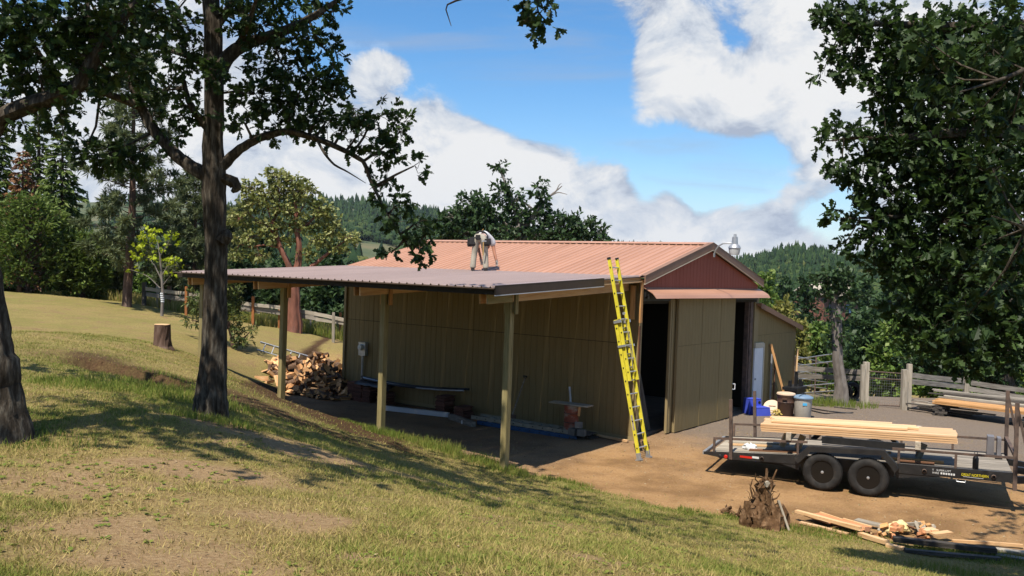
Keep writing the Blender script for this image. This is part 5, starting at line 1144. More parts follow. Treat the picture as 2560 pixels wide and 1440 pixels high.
# --- lumber pile by the fence
def lumber_pile():
    A, B_ = np.array([14.0, 29.0]), np.array([17.0, 26.2]); d = (B_-A)/np.linalg.norm(B_-A); nrm = np.array([-d[1], d[0]])*-1  # toward camera
    nrm = np.array([-.68, -.73]); R_ = random.Random(9)
    def pl(s, t, z): return (A[0]+d[0]*s+nrm[0]*t, A[1]+d[1]*s+nrm[1]*t, z)
    for i, s in enumerate((.6, 3.2)):
        for j in range(4): o = board('pile_bearer', pl(s+R_.uniform(-.3, .3), -.3, .06+j*.075), pl(s+R_.uniform(-.1, .1), 1.0, .06+j*.075), .35, .07, 'wood_dark_old'); tag(o, 'dark old timber bearing up the board pile at the fence', 'timber', 'bearers under the fence board pile')
    for i in range(12):
        s0 = R_.uniform(-.6, .6); t = R_.uniform(-.2, .9); z = .06+.04*i*.8; o = board('old_board', pl(s0, t, z), pl(s0+R_.uniform(1.2, 2.2), t+R_.uniform(-.1, .1), z+.01), .17, .03, R_.choice(['wood_old', 'wood_dark_old', 'wood_pale_old']), warp=.005); tag(o, 'weathered grey board in the low part of the fence pile', 'board', 'old boards in the fence pile')
    for lay in range(2):
        for k in range(4):
            s0 = .35+R_.uniform(-.15, .35)+lay*-.1; o = board('cedar_board', pl(s0, .95-k*.2, .42+lay*.055+k*.004), pl(s0+4.1, .95-k*.2, .42+lay*.055+k*.004), .18, .045, 'wood_orange'); tag(o, 'orange cedar board laid in the fence pile', 'board', 'cedar boards in the fence pile')
    for k in range(6):
        s0 = R_.uniform(-.2, .6); o = board('old_board', pl(s0, .25-k*.12, .55+.03*k), pl(s0+R_.uniform(2.4, 4.2), .1-k*.12, .55+.03*k), .16, .03, R_.choice(['wood_old', 'wood_pale_old', 'wood_dark_old']), warp=.008); tag(o, 'weathered grey board lying on the back of the fence pile', 'board', 'old boards on top of the fence pile')
lumber_pile()
# --- far red house on the hillside
def far_house():
    p = at(2065, 772, 150); t = thing('house', 'small red house with tan roof among the hillside trees', 'house', p, .5)
    mb = MB(); mb.box((0, 0, 0), (9, 7, 4)); mb.build('wall', 'bark_red', t)
    mb = MB(); mb.prism([(-4.2, 1.9), (0, 4.2), (4.2, 1.9), (4.2, 2.1), (0, 4.45), (-4.2, 2.1)], lambda a, b: (-5, a, b), lambda a, b: (5, a, b)); mb.build('roof', 'wood_pale_old', t)
    for x in (-2.5, 1.5):
        mb = MB(); mb.box((x, -3.52, .2), (1.3, .1, 1.4)); mb.build('window', 'bluegrey_plastic', t)
far_house()
# ================================================================== TREES
OAKHALF = [(0, 0), (.2, .07), (.27, .22), (.39, .11), (.51, .31), (.63, .16), (.77, .28), (.88, .12), (1, 0)]
def unit(v): return v/np.maximum(np.linalg.norm(v, axis=-1, keepdims=True), 1e-9)
def leaf_geom(P, D, Nn, size, kind='oak', fold=.25, tint=None, wid=1.0):
    n = len(P); D = unit(D); B_ = unit(np.cross(Nn, D)); Nn = np.cross(D, B_)
    if kind == 'oak':
        H = np.array(OAKHALF); k = len(H); VV = []
        for s in (1, -1):
            x = H[:, 0]; y = H[:, 1]*s*wid; z = np.abs(H[:, 1])*fold-.12*x*x
            VV.append(P[:, None]+size[:, None, None]*(x[None, :, None]*D[:, None]+y[None, :, None]*B_[:, None]+z[None, :, None]*Nn[:, None]))
        V = np.concatenate(VV, 1).reshape(-1, 3); F = np.arange(len(V)).reshape(-1, k); per = 2*k
    else:
        x = np.array([0, .5, 1, .5]); y = np.array([0, .3, 0, -.3])*wid; z = np.array([0, .08, -.05, .08])
        V = (P[:, None]+size[:, None, None]*(x[None, :, None]*D[:, None]+y[None, :, None]*B_[:, None]+z[None, :, None]*Nn[:, None])).reshape(-1, 3); F = np.arange(len(V)).reshape(-1, 4); per = 4
    return V, F, np.repeat(tint, per)
def in_ball(n, p=2.2):
    d = unit(RNG.normal(size=(n, 3))); return d*(RNG.random((n, 1))**(1/p))
def cluster_leaves(c, r, nsp, per, size, up=.55):
    """sprigs spread through an ellipsoid, each a rosette of leaves"""
    q = in_ball(nsp); base = c+q*r; sd = unit(unit(q*r)*.8+RNG.normal(0, .5, (nsp, 3))+np.array([0, 0, -.05])); ct = RNG.normal(0, .13, nsp)
    P = np.repeat(base, per, 0); S = np.repeat(sd, per, 0); t = RNG.random((nsp*per, 1))
    P = P+S*t*size*1.1; D = unit(S*(.5+.4*t)+RNG.normal(0, .65, (nsp*per, 3))+np.array([0, 0, -.15]))
    Nn = unit(RNG.normal(0, .55, (nsp*per, 3))+np.array([0, 0, up])); sz = size*RNG.uniform(.55, 1.35, nsp*per)
    tint = np.clip(.5+np.repeat(ct, per)+RNG.normal(0, .22, nsp*per), 0, 1)
    return P, D, Nn, sz, tint, base, sd
def bark_tube(mb, P, R, n, jit):
    """tapering limb with ridges that run along it"""
    s0 = len(mb.v); mb.tube(P, [1.0]*len(P), n); k = len(P)
    ridge = RNG.normal(0, jit*.55, n); drift = RNG.normal(0, jit*.35, (k, n))
    for i in range(1, k): drift[i] = .75*drift[i-1]+.5*drift[i]
    for i in range(k):
        c = np.array(P[i]); 
        for j in range(n):
            v = np.array(mb.v[s0+i*n+j]); q = R[i]*(1+ridge[j]+drift[i, j]*.6); mb.v[s0+i*n+j] = tuple(c+(v-c)*q)
    return mb
def ctree(name, label, base, limbs, clusters, leafsize, leafm, barkm, kind='oak', per=7, dens=1., group=None, wid=1.0, twigs=True, cat='tree', jit=.12, tr=.02, fixed=None):
    t = thing(name, label, cat, base, 0, group); b = np.array(base, float)
    allp = np.concatenate([np.array([p for p in L_[0]], float) for L_ in limbs]); mb = MB()
    for i, (pts, rs) in enumerate(limbs):
        pts = np.array(pts, float)-b; n = len(pts)   # resample
        tt = np.linspace(0, n-1, (n-1)*4+1); P = np.stack([np.interp(tt, range(n), pts[:, k]) for k in range(3)], -1); R = np.interp(tt, range(n), rs)
        if n > 2: P[1:-1] = (P[:-2]+2*P[1:-1]+P[2:])/4
        P[1:-1] += RNG.normal(0, .05, (len(P)-2, 3))*R[1:-1, None]
        m2 = MB(); bark_tube(m2, P, R, 26 if i == 0 else 10, jit); m2.build('trunk' if i == 0 else 'limb', barkm, t, smooth=True)
    LP = []
    for pts, rs in limbs:
        pts = np.array(pts, float)
        for a, b2 in zip(pts[:-1], pts[1:]):
            for k in np.linspace(0, 1, 5): LP.append(a+(b2-a)*k)
    LP = np.array(LP); G = [[], [], []]; nb = 0; nv = 0
    for ci, cl in enumerate(clusters):
        c, r = np.array(cl[0], float), np.array(cl[1], float); nsp = max(2, int(cl[2]*dens)); sz = leafsize if len(cl) < 4 else cl[3]; kd = kind if len(cl) < 5 else cl[4]
        P, D, Nn, s, tint, bs, sd = cluster_leaves(c, r, nsp, per, sz)
        V, F, T = leaf_geom(P, D, Nn, s, kd, tint=tint, wid=wid); G[0].append((V, F, T))
        if twigs and sz < .3:
            k = np.argmin(((LP-c)**2).sum(1)); a = LP[k]; mid = (a+c)/2+RNG.normal(0, .06, 3)*np.linalg.norm(c-a)
            if np.linalg.norm(c-a) < 6: mb.tube([a-b, mid-b, c-b], [tr*1.3, tr, tr*.6], 5); nb += 1
            for j in range(0, nsp, 2):
                p0 = c+(bs[j]-c)*.15; mb.tube([p0-b, (p0+bs[j])/2-b+RNG.normal(0, .03, 3), bs[j]+sd[j]*sz-b], [tr*.45, tr*.3, tr*.12], 3, cap=False)
    if nb: tag(mb.build('branch', barkm, t), kind='stuff')
    for kd in (4, 9):
        S_ = [g for g in G[0] if g[1].shape[1] == kd]
        if not S_: continue
        off = 0; Fs = []
        for V, F, T in S_: Fs.append(F+off); off += len(V)
        tag(np_mesh('crown', np.concatenate([g[0] for g in S_])-b, np.concatenate(Fs), leafm, t, attr={'tint': np.concatenate([g[2] for g in S_])}), kind='stuff')
    return t
def PC(lst, D, k=.0062, dz=None):      # clusters given by photo position, radii in photo px, at distance D -> metres
    out = []
    for q in lst:
        px, py, rx, ry = q[:4]; d = D+(q[4] if len(q) > 4 else 0); f = q[5] if len(q) > 5 else 1.; s = d/FPX
        out.append((at(px, py, d), (rx*s, (rx+ry)/2*s*(1.0 if dz is None else dz), ry*s), max(2, k*rx*ry*f*(d/D)**0)))
    return out
def PL(lst, D0):
    return [at(q[0], q[1], D0+(q[2] if len(q) > 2 else 0)) for q in lst]
px_m = lambda D: D/FPX

build_weeds()
# --- main oak
D0 = 11.0; s0 = px_m(D0); ob = gp(525, 1040, 9, 13); D0 = ob[1]; s0 = px_m(D0)
limbs = [([ob-np.array([0, 0, .25]), at(525, 1035, D0), at(527, 985, D0), at(534, 870, D0), at(541, 700, D0), at(538, 560, D0), at(533, 455, D0), at(533, 340, D0), at(536, 200, D0), at(531, 60, D0), at(522, -120, D0+.1), at(520, -420, D0+.2), at(535, -700, D0+.3)], [s0*k for k in (56, 45, 37, 30, 27, 26, 29, 23, 22, 21, 18, 13, 8)]),
         (PL([(525, 445), (480, 420), (440, 390), (385, 330), (352, 265), (330, 210), (300, 150), (270, 90), (235, 20, .3)], D0), [s0*k for k in (19, 16.5, 14.5, 13, 11.5, 10, 8.5, 7, 4.5)]),
         (PL([(355, 268), (300, 245, -.2), (235, 225, -.4), (150, 205, -.6)], D0), [s0*k for k in (11, 9, 7, 3)]),
         (PL([(545, 425), (575, 395), (600, 372), (645, 345), (715, 325, -.1), (790, 345, -.2), (850, 370, -.3), (910, 402, -.3), (925, 450, -.3), (960, 520, -.4), (1000, 585, -.4), (1040, 640, -.5)], D0), [s0*k for k in (15, 13, 11.5, 10, 8.5, 7.5, 6.5, 5.5, 4.5, 3.5, 2.6, 1.5)]),
         (PL([(545, 190), (560, 150), (600, 115), (665, 92), (740, 65), (800, 30), (860, -10, .2)], D0), [s0*k for k in (20, 18, 16, 13, 11, 8, 5)]),
         (PL([(540, 70), (565, 30), (600, -20)], D0), [s0*k for k in (12, 10, 7)]),
         (PL([(525, 325), (490, 285), (470, 250), (460, 200)], D0), [s0*k for k in (11, 9, 7, 4)]),
         (PL([(525, 165), (470, 140, .3), (420, 125, .5), (350, 100, .8)], D0), [s0*k for k in (11, 8, 6, 3)]),
         (PL([(560, 445), (585, 455), (592, 470), (580, 480)], D0-.05), [s0*k for k in (13, 14, 12, 4)]),
         (PL([(600, 105), (620, 60, -.4), (640, 0, -.6)], D0), [s0*k for k in (8, 6, 4)]),
         (PL([(555, 605), (568, 590), (563, 575)], D0-.1), [s0*k for k in (16, 15, 6)]),
         (PL([(792, 348, -.2), (812, 385, -.3), (835, 412, -.35), (870, 430, -.4), (915, 458, -.4)], D0), [s0*k for k in (3.6, 3.2, 2.6, 1.8, .6)])]
cl = PC([(640, 235, 90, 55), (735, 260, 95, 60), (815, 305, 85, 50), (690, 325, 70, 25), (760, 205, 85, 50), (650, 60, 100, 60), (755, 95, 85, 55), (835, 50, 30, 45), (700, 150, 110, 40), (832, 150, 32, 50), (825, 225, 42, 38),
         (935, 285, 62, 36, -.3), (1000, 330, 40, 40, -.3), (895, 335, 50, 40, -.3), (955, 385, 70, 32, -.3), (1035, 415, 30, 20, -.3), (960, 460, 32, 40, -.3), (985, 520, 42, 42, -.4), (1035, 560, 48, 36, -.4, 1.2), (1062, 590, 22, 30, -.5), (985, 625, 22, 22, -.4), (1055, 640, 32, 26, -.5, 1.2), (880, 270, 30, 20, -.3),
         (465, 130, 70, 60), (435, 55, 85, 50), (420, 225, 80, 55), (385, 290, 50, 40), (490, 270, 42, 42), (330, 120, 70, 50, .5), (260, 190, 80, 45, -.3), (170, 220, 60, 40, -.5), (270, 385, 80, 40, -.3, 1.1), (330, 400, 60, 38, -.2), (215, 370, 50, 35, -.4), (540, 190, 38, 36, -.4, 1.4), (330, 40, 60, 50, .5), (600, 30, 60, 40, -.3), (430, 345, 45, 30), (590, 290, 40, 30, -.3), (700, 20, 90, 40, .4)], D0, .0088)
# the part of the crown above the picture, coarser
for k in range(26):
    a = k*2.4; rr = 2.6*math.sqrt((k+.5)/26); cl.append((np.array([ob[0]+rr*math.cos(a)+.2, ob[1]+rr*math.sin(a)+.2, 8.2+2.6*RNG.random()]), (.9, .9, .6), 16, .17, 'quad'))
for (x, y, z) in [(-1.2, 11.0, 9.4), (-2.6, 12.2, 9.6), (-5.5, 12.2, 8.9), (-6.2, 10.2, 8.2)]: cl.append((np.array([x, y, z]), (1.0, .8, .45), 17, .17, 'quad'))
for k in range(38):
    x, y = -6.4+7.6*((k*.618) % 1), 5.6+4.6*((k*.3247+.1) % 1); cl.append((np.array([x, y, 8.7+1.8*((k*.777) % 1)]), (1.3, 1.1, .4), 13, .15, 'quad'))
ctree('oak_tree', 'tall oak with dark bark standing in front of the lean-to', ob, limbs, cl, .104, 'leaf_oak', 'bark_oak', tr=.016, per=9)

# --- left oak, leaning out of the picture and back in with a heavy limb
lb = gp(5, 1095, 6, 11); DL = lb[1]; sl_ = px_m(DL)
limbs = [([at(-10, 1230, DL), at(-12, 1110, DL), at(-17, 1020, DL), at(-24, 940, DL), at(-38, 850, DL), at(-58, 740, DL), at(-75, 600, DL), at(-85, 420, DL), at(-125, 200, DL), at(-150, -100, DL)], [sl_*k for k in (112, 88, 67, 60, 57, 56, 54, 48, 36, 22)]),
         (PL([(-72, 400), (-20, 315), (0, 292), (60, 265), (130, 243), (195, 215), (225, 160), (255, 105), (300, 50), (345, 0), (380, -60)], DL), [sl_*k for k in (28, 25, 23, 21, 19, 18, 17, 15, 13, 11, 8)]),
         (PL([(200, 212), (235, 120), (225, 60), (215, -20)], DL), [sl_*k for k in (9, 7, 6, 4)]),
         (PL([(-100, 250), (40, 110, .4), (120, 40, .6)], DL), [sl_*k for k in (18, 11, 6)])]
cl = PC([(50, 50, 110, 75), (190, 45, 100, 75), (320, 50, 80, 60), (90, 170, 110, 60), (225, 165, 70, 45), (30, 235, 60, 34), (150, 285, 60, 30), (60, 310, 60, 26), (350, 150, 55, 45), (130, 110, 90, 50), (400, 20, 50, 40), (270, 100, 60, 40), (10, 130, 60, 60), (300, 190, 50, 35, .3), (205, 250, 40, 28), (100, 240, 50, 24, .4), (20, 40, 80, 60, 1.2), (160, 80, 90, 60, 1.4), (290, 60, 80, 60, 1.4)], DL, .0055)
for k in range(26):
    a = k*2.4; rr = 2.8*math.sqrt((k+.5)/26); cl.append((np.array([-4.6+rr*math.cos(a), 8.0+rr*math.sin(a), 7.8+2.4*RNG.random()]), (.9, .9, .6), 15, .17, 'quad'))
for (x, y, z) in [(-9.6, 12.6, 9.0), (-8.6, 12.9, 9.2), (-7.6, 12.4, 8.8), (-6.8, 13.0, 9.1), (-9.0, 11.6, 9.0)]: cl.append((np.array([x, y, z]), (1.0, .9, .5), 24, .17, 'quad'))
ctree('oak_tree', 'leaning oak at the left edge with a thick limb arching overhead', lb, limbs, cl, .10, 'leaf_oak', 'bark_oak', tr=.012, per=9)

# --- right oak: trunk just outside the picture, branches hang in from the right
rx_, ry_ = 8.1, 10.6; rz_ = g1(rx_, ry_); DR = 9.6
rb = np.array([rx_, ry_, rz_])
limbs = [([rb-np.array([0, 0, .3]), rb+np.array([0, 0, .8]), rb+np.array([-.1, 0, 2.2]), rb+np.array([0, -.1, 4]), rb+np.array([.1, 0, 6]), rb+np.array([.1, .2, 8.5])], [.38, .30, .26, .23, .18, .10]),
         ([rb+np.array([-.1, 0, 2.6]), at(2600, 640, 10), at(2450, 560, 9.8), at(2300, 540, 9.6), at(2150, 545, 9.5)], [.12, .09, .06, .035, .012]),
         ([rb+np.array([0, 0, 3.8]), at(2600, 330, 9.8), at(2420, 330, 9.5), at(2250, 345, 9.5), at(2110, 345, 9.5)], [.13, .09, .06, .04, .012]),
         ([rb+np.array([0, 0, 5]), at(2600, 60, 9.8), at(2400, 70, 9.5), at(2250, 60, 9.5), at(2110, 60, 9.5)], [.12, .08, .06, .04, .012]),
         ([rb+np.array([0, 0, 1.9]), at(2590, 800, 10), at(2430, 800, 9.8), at(2300, 790, 9.6)], [.09, .06, .04, .015]),
         ([rb+np.array([0, -.2, 4.4]), at(2620, 150, 6.6), at(2500, 200, 6.2), at(2400, 230, 6)], [.04, .02, .012, .005]),
         ([rb+np.array([0, -.2, 2.4]), at(2640, 600, 6.6), at(2540, 560, 6.2), at(2480, 540, 6.0)], [.04, .018, .01, .005])]
cl = PC([(2090, 25, 50, 36), (2105, 110, 42, 46), (2060, 172, 22, 20), (2130, 185, 46, 26), (2180, 60, 70, 60), (2250, 130, 100, 80), (2400, 110, 130, 100), (2200, 245, 60, 40), (2340, 260, 130, 75), (2490, 170, 100, 120),
         (2062, 352, 26, 18), (2112, 330, 42, 26), (2175, 350, 60, 40), (2260, 380, 90, 65), (2400, 420, 130, 90), (2100, 408, 38, 26), (2155, 440, 55, 36), (2230, 495, 80, 55), (2350, 555, 120, 85), (2500, 450, 100, 130),
         (2088, 545, 28, 18), (2140, 530, 42, 28), (2185, 595, 58, 38), (2112, 608, 22, 16), (2260, 640, 80, 60), (2390, 700, 120, 90), (2520, 680, 80, 120), (2185, 660, 40, 22), (2330, 790, 90, 50), (2450, 830, 100, 60), (2540, 850, 50, 70), (2260, 745, 60, 40), (2400, 890, 90, 34), (2300, 860, 60, 30), (2230, 560, 50, 40), (2320, 330, 90, 70, .8), (2450, 300, 100, 90, .8), (2480, 600, 90, 90, .8), (2330, 640, 80, 70, .8), (2430, 500, 90, 80, .8), (2300, 180, 90, 70, .8), (2470, 760, 90, 70, .8), (2350, 450, 80, 60, .9), (2530, 250, 60, 100, .8)], DR, .0125)
cl += PC([(2640+90*i, 60+150*j+40*(i % 2), 100, 90, .4*((i+j) % 3)) for i in range(4) for j in range(6)], DR, .0065)
cl += PC([(2350, 180, 70, 60), (2480, 120, 90, 70), (2530, 300, 60, 70), (2430, 300, 60, 50), (2540, 560, 60, 90), (2500, 700, 60, 60), (2440, 620, 60, 40), (2550, 60, 60, 60), (2480, 420, 60, 50), (2300, 90, 60, 40), (2420, 790, 70, 40)], 6.6, .0030)
for k in range(22):
    a = k*2.4; rr = 2.6*math.sqrt((k+.5)/22); cl.append((np.array([8.6+rr*math.cos(a), 10.5+rr*math.sin(a), 7.6+2.2*RNG.random()]), (.9, .9, .6), 14, .17, 'quad'))
ctree('oak_tree', 'leafy oak hanging in from the right edge of the picture', rb, limbs, cl, .10, 'leaf_oak', 'bark_oak', tr=.007, per=9)
# twig with leaves at the top, hanging from the oaks overhead
tb = np.array([3.0, -2.8, g1(3.0, -2.8)])
limbs = [([tb-np.array([0, 0, .3]), tb+np.array([0, 0, 1.5]), tb+np.array([-.2, .6, 3.4]), tb+np.array([-.5, 2.6, 5.2])], [.24, .18, .15, .10]),
         ([tb+np.array([-.5, 2.6, 5.2]), tb+np.array([-.9, 5.2, 6.0]), at(1320, -300, 6.0), at(1320, -160, 7.5), at(1230, -25, 7.6), at(1110, 10, 7.8), at(1128, 65, 7.8)], [.10, .06, .035, .025, .014, .007, .003]),
         ([at(1320, -160, 7.5), at(1335, -60, 7.6), at(1345, 30, 7.6)], [.03, .014, .006])]
cl = PC([(1345, 22, 44, 24), (1310, 52, 26, 20), (1372, 58, 24, 18), (1330, -20, 30, 14), (1240, -12, 14, 6)], 7.6, .0075)
for k in range(14):
    a = k*2.4; rr = 2.0*math.sqrt((k+.5)/14); cl.append((np.array([3.2+rr*math.cos(a), 3.4+rr*math.sin(a), 8.6+1.6*RNG.random()]), (.8, .8, .5), 12, .17, 'quad'))
ctree('oak_tree', 'oak mostly out of view with one leafy twig at the top centre', tb, limbs, cl, .11, 'leaf_oak', 'bark_oak', tr=.008)

# --- madrone
mbp = gp(735, 830, 30, 45); DM = mbp[1]; sm = px_m(DM)
limbs = [([mbp-np.array([0, 0, .3]), at(735, 828, DM), at(736, 760, DM), at(735, 705, DM), at(746, 660, DM), at(748, 610, DM), at(738, 560, DM), at(740, 510, DM), at(728, 450, DM)], [sm*k for k in (26, 18, 14, 13, 8, 7, 5, 3.5, 1.5)]),
         (PL([(736, 708), (722, 660), (700, 620), (692, 580), (676, 540), (660, 480)], DM), [sm*k for k in (8, 7, 6, 4.5, 3, 1.2)]),
         (PL([(740, 705), (772, 672), (800, 650), (830, 625), (860, 605)], DM), [sm*k for k in (6, 5, 4, 3, 1.2)]),
         (PL([(694, 590), (660, 560), (640, 552), (610, 520)], DM), [sm*k for k in (4, 3, 2.4, 1)]), (PL([(744, 580), (770, 560), (790, 540), (815, 525)], DM), [sm*k for k in (4, 3, 2.4, 1)]), (PL([(704, 620), (660, 612), (625, 618), (600, 610)], DM), [sm*k for k in (3.5, 2.5, 2, 1)]), (PL([(684, 555), (700, 510), (694, 455)], DM), [sm*k for k in (3, 2.2, 1)]), (PL([(742, 540), (765, 505), (770, 470)], DM), [sm*k for k in (3, 2.2, 1)])]
cl = PC([(690, 438, 48, 22), (735, 450, 40, 24), (755, 480, 52, 30), (630, 470, 40, 26), (640, 505, 56, 30), (690, 480, 50, 30), (720, 520, 56, 28), (800, 520, 40, 34), (600, 545, 32, 30), (670, 560, 50, 24), (770, 560, 50, 26), (832, 570, 30, 24), (620, 595, 44, 24), (872, 594, 34, 18), (590, 635, 22, 22), (700, 600, 50, 18), (800, 600, 40, 20), (850, 622, 36, 14), (770, 635, 36, 14), (650, 640, 30, 16), (720, 560, 40, 24), (825, 545, 26, 22)], DM, .10)
cl = [(c, (r[0]*.74, r[1]*.74, r[2]*.74), n*.62) for c, r, n in cl]
ctree('madrone_tree', 'red trunked madrone with pale yellow green crown behind the lean-to', mbp, limbs, cl, .17, 'leaf_madrone', 'bark_red', kind='quad', per=6, tr=.016)
# --- young maple with a white trunk guard
mp_ = gp(405, 790, 25, 40); DY = mp_[1]; sy = px_m(DY)
limbs = [([mp_-np.array([0, 0, .2]), at(405, 785, DY), at(407, 740, DY), at(404, 690, DY), at(400, 640, DY), at(392, 590, DY)], [sy*k for k in (4.2, 3.6, 3.2, 2.6, 1.8, .8)]),
         (PL([(404, 700), (385, 660), (362, 640)], DY), [sy*k for k in (1.8, 1.4, .7)]), (PL([(404, 690), (425, 655), (440, 640)], DY), [sy*k for k in (1.6, 1.2, .7)]), (PL([(402, 720), (425, 690), (440, 668)], DY), [sy*k for k in (1.4, 1.0, .6)]), (PL([(400, 720), (370, 690), (330, 675)], DY), [sy*k for k in (1.2, .9, .5)]), (PL([(400, 640), (420, 610), (425, 590)], DY), [sy*k for k in (1.2, .9, .5)])]
cl = PC([(382, 574, 24, 6), (366, 592, 24, 5), (425, 590, 18, 6), (350, 615, 18, 6), (372, 612, 22, 5), (345, 640, 20, 6), (376, 640, 22, 5), (430, 612, 14, 5), (425, 648, 26, 5), (440, 662, 16, 5), (408, 654, 14, 4), (327, 673, 9, 4), (398, 600, 18, 5), (432, 684, 12, 4), (400, 628, 14, 4)], DY, .085)
mt = ctree('young_maple', 'young bright lime green maple with white trunk guard on the lawn', mp_, limbs, cl, .13, 'leaf_maple', 'bark_pale', kind='quad', per=5, tr=.008, wid=1.4)
mb = MB()
for k in range(5): a = at(406.5-k*.4, 755-k*5, DY)-mp_; mb.tube([a, a+np.array([0, 0, .05])], sy*4.6, 8)
mb.build('trunk_guard', 'white_paint', mt)
# --- low conifer behind the oak trunk
jb = gp(585, 872, 20, 32); DJ = jb[1]; sj = px_m(DJ)
limbs = [([jb-np.array([0, 0, .1]), at(580, 840, DJ), at(565, 790, DJ), at(550, 740, DJ), at(545, 690, DJ)], [sj*k for k in (6, 5, 4, 3, 1)]), (PL([(580, 850), (610, 845), (632, 822)], DJ), [sj*k for k in (3, 2, 1)]), (PL([(570, 820), (520, 810), (480, 800)], DJ), [sj*k for k in (3, 2, 1)])]
cl = PC([(600, 838, 26, 18), (625, 822, 16, 10), (605, 858, 20, 8), (575, 800, 30, 24), (560, 750, 36, 34), (540, 700, 34, 40), (585, 720, 22, 30), (482, 806, 20, 12), (500, 760, 24, 30), (590, 770, 20, 18), (480, 740, 16, 24)], DJ, .06)
ctree('young_conifer', 'small yellow green conifer half hidden behind the big oak trunk', jb, limbs, cl, .17, 'needle_juniper', 'bark_pine', kind='quad', per=7, tr=.008, wid=.45)
# --- oak behind the barn with dead snags
xb = at(1290, 640, 46); xb[2] = g1(xb[0], xb[1]); DX = 46; sx_ = px_m(46)
limbs = [([xb-np.array([0, 0, .3]), at(1300, 640, DX), at(1295, 590, DX), at(1300, 560, DX)], [sx_*k for k in (16, 13, 11, 8)]),
         (PL([(1300, 565), (1285, 520), (1275, 480), (1262, 455), (1250, 425)], DX), [sx_*k for k in (7, 5, 4, 2.4, 1.2)]), (PL([(1305, 570), (1330, 545), (1355, 510), (1375, 490), (1405, 465)], DX), [sx_*k for k in (8, 6, 4, 2.5, 1)]), (PL([(1375, 490), (1395, 480), (1418, 486)], DX), [sx_*k for k in (2, 1.4, .6)]), (PL([(1390, 478), (1398, 462), (1404, 458)], DX), [sx_*k for k in (1.5, 1, .5)]),
         (PL([(1300, 580), (1240, 545), (1190, 520)], DX), [sx_*k for k in (6, 4, 2)]), (PL([(1340, 530), (1310, 505), (1290, 495)], DX), [sx_*k for k in (3, 2, 1)]), (PL([(1300, 600), (1380, 580), (1450, 575)], DX), [sx_*k for k in (6, 4, 2)])]
cl = PC([(1185, 510, 55, 30), (1140, 545, 45, 30), (1215, 545, 60, 36), (1160, 585, 60, 28), (1250, 415, 22, 13), (1262, 445, 10, 8), (1255, 480, 30, 20), (1285, 500, 26, 26), (1300, 535, 34, 24), (1352, 465, 14, 12), (1350, 490, 22, 18), (1358, 520, 22, 20), (1345, 545, 30, 20), (1270, 575, 60, 26), (1400, 560, 45, 30), (1450, 560, 45, 30), (1490, 585, 30, 24), (1420, 590, 70, 24), (1345, 590, 60, 24), (1510, 600, 18, 14), (1110, 580, 30, 24), (1210, 595, 50, 20)], DX, .062)
cl = [(c, (r[0]*.86, r[1]*.86, r[2]*.86), n) for c, r, n in cl]
ctree('oak_tree', 'dark green oak with bare snags rising behind the barn roof', xb, limbs, cl, .26, 'leaf_oak_far', 'bark_pale', kind='quad', per=6, tr=.03)
# --- small broken oak at the yard fence
kb = at(2105, 1012, 29.8); kb[2] = g1(kb[0], kb[1]); DK = 29.8; sk = px_m(DK)
limbs = [([kb-np.array([0, 0, .2]), at(2105, 1010, DK), at(2103, 960, DK), at(2095, 900, DK), at(2093, 830, DK), at(2090, 770, DK), at(2085, 735, DK)], [sk*k for k in (24, 19, 14, 12, 12, 12, 8)]), (PL([(2092, 800), (2110, 760), (2130, 735)], DK), [sk*k for k in (5, 3, 1)]), (PL([(2088, 745), (2075, 715), (2060, 700)], DK), [sk*k for k in (5, 3, 1)]), (PL([(2090, 760), (2095, 700), (2100, 670)], DK), [sk*k for k in (5, 3, 1)])]
cl = PC([(2085, 690, 36, 22), (2062, 705, 26, 20), (2110, 700, 28, 22), (2095, 730, 30, 16), (2125, 735, 20, 16), (2065, 735, 18, 14), (2085, 790, 16, 22), (2110, 840, 16, 22), (2080, 860, 14, 20)], DK, .06)
ctree('oak_tree', 'small broken topped oak standing by the yard fence', kb, limbs, cl, .18, 'leaf_oak_far', 'bark_pale', kind='quad', per=6, tr=.015)
# --- big oak behind the fence at the right, with a low dark crown
qb = at(2505, 1000, 34); qb[2] = g1(qb[0], qb[1]); DQ = 34; sq = px_m(DQ)
limbs = [([qb-np.array([0, 0, .3]), at(2500, 990, DQ), at(2505, 930, DQ), at(2512, 860, DQ), at(2520, 780, DQ), at(2530, 650, DQ)], [sq*k for k in (44, 34, 30, 28, 24, 14)]), (PL([(2510, 900), (2440, 860), (2370, 850)], DQ), [sq*k for k in (14, 9, 4)]), (PL([(2515, 910), (2570, 890), (2620, 860)], DQ), [sq*k for k in (16, 12, 6)])]
cl = PC([(2420, 880, 70, 40), (2350, 880, 60, 40), (2300, 900, 50, 30), (2480, 900, 70, 40), (2545, 880, 50, 50), (2400, 920, 60, 26), (2330, 920, 50, 22), (2470, 940, 60, 24), (2540, 820, 60, 50), (2440, 820, 80, 50), (2350, 830, 60, 40), (2500, 960, 40, 16)], DQ, .065)
ctree('oak_tree', 'big trunked dark oak behind the lumber pile and fence', qb, limbs, cl, .2, 'leaf_dark', 'bark_oak', kind='quad', per=6, tr=.03)

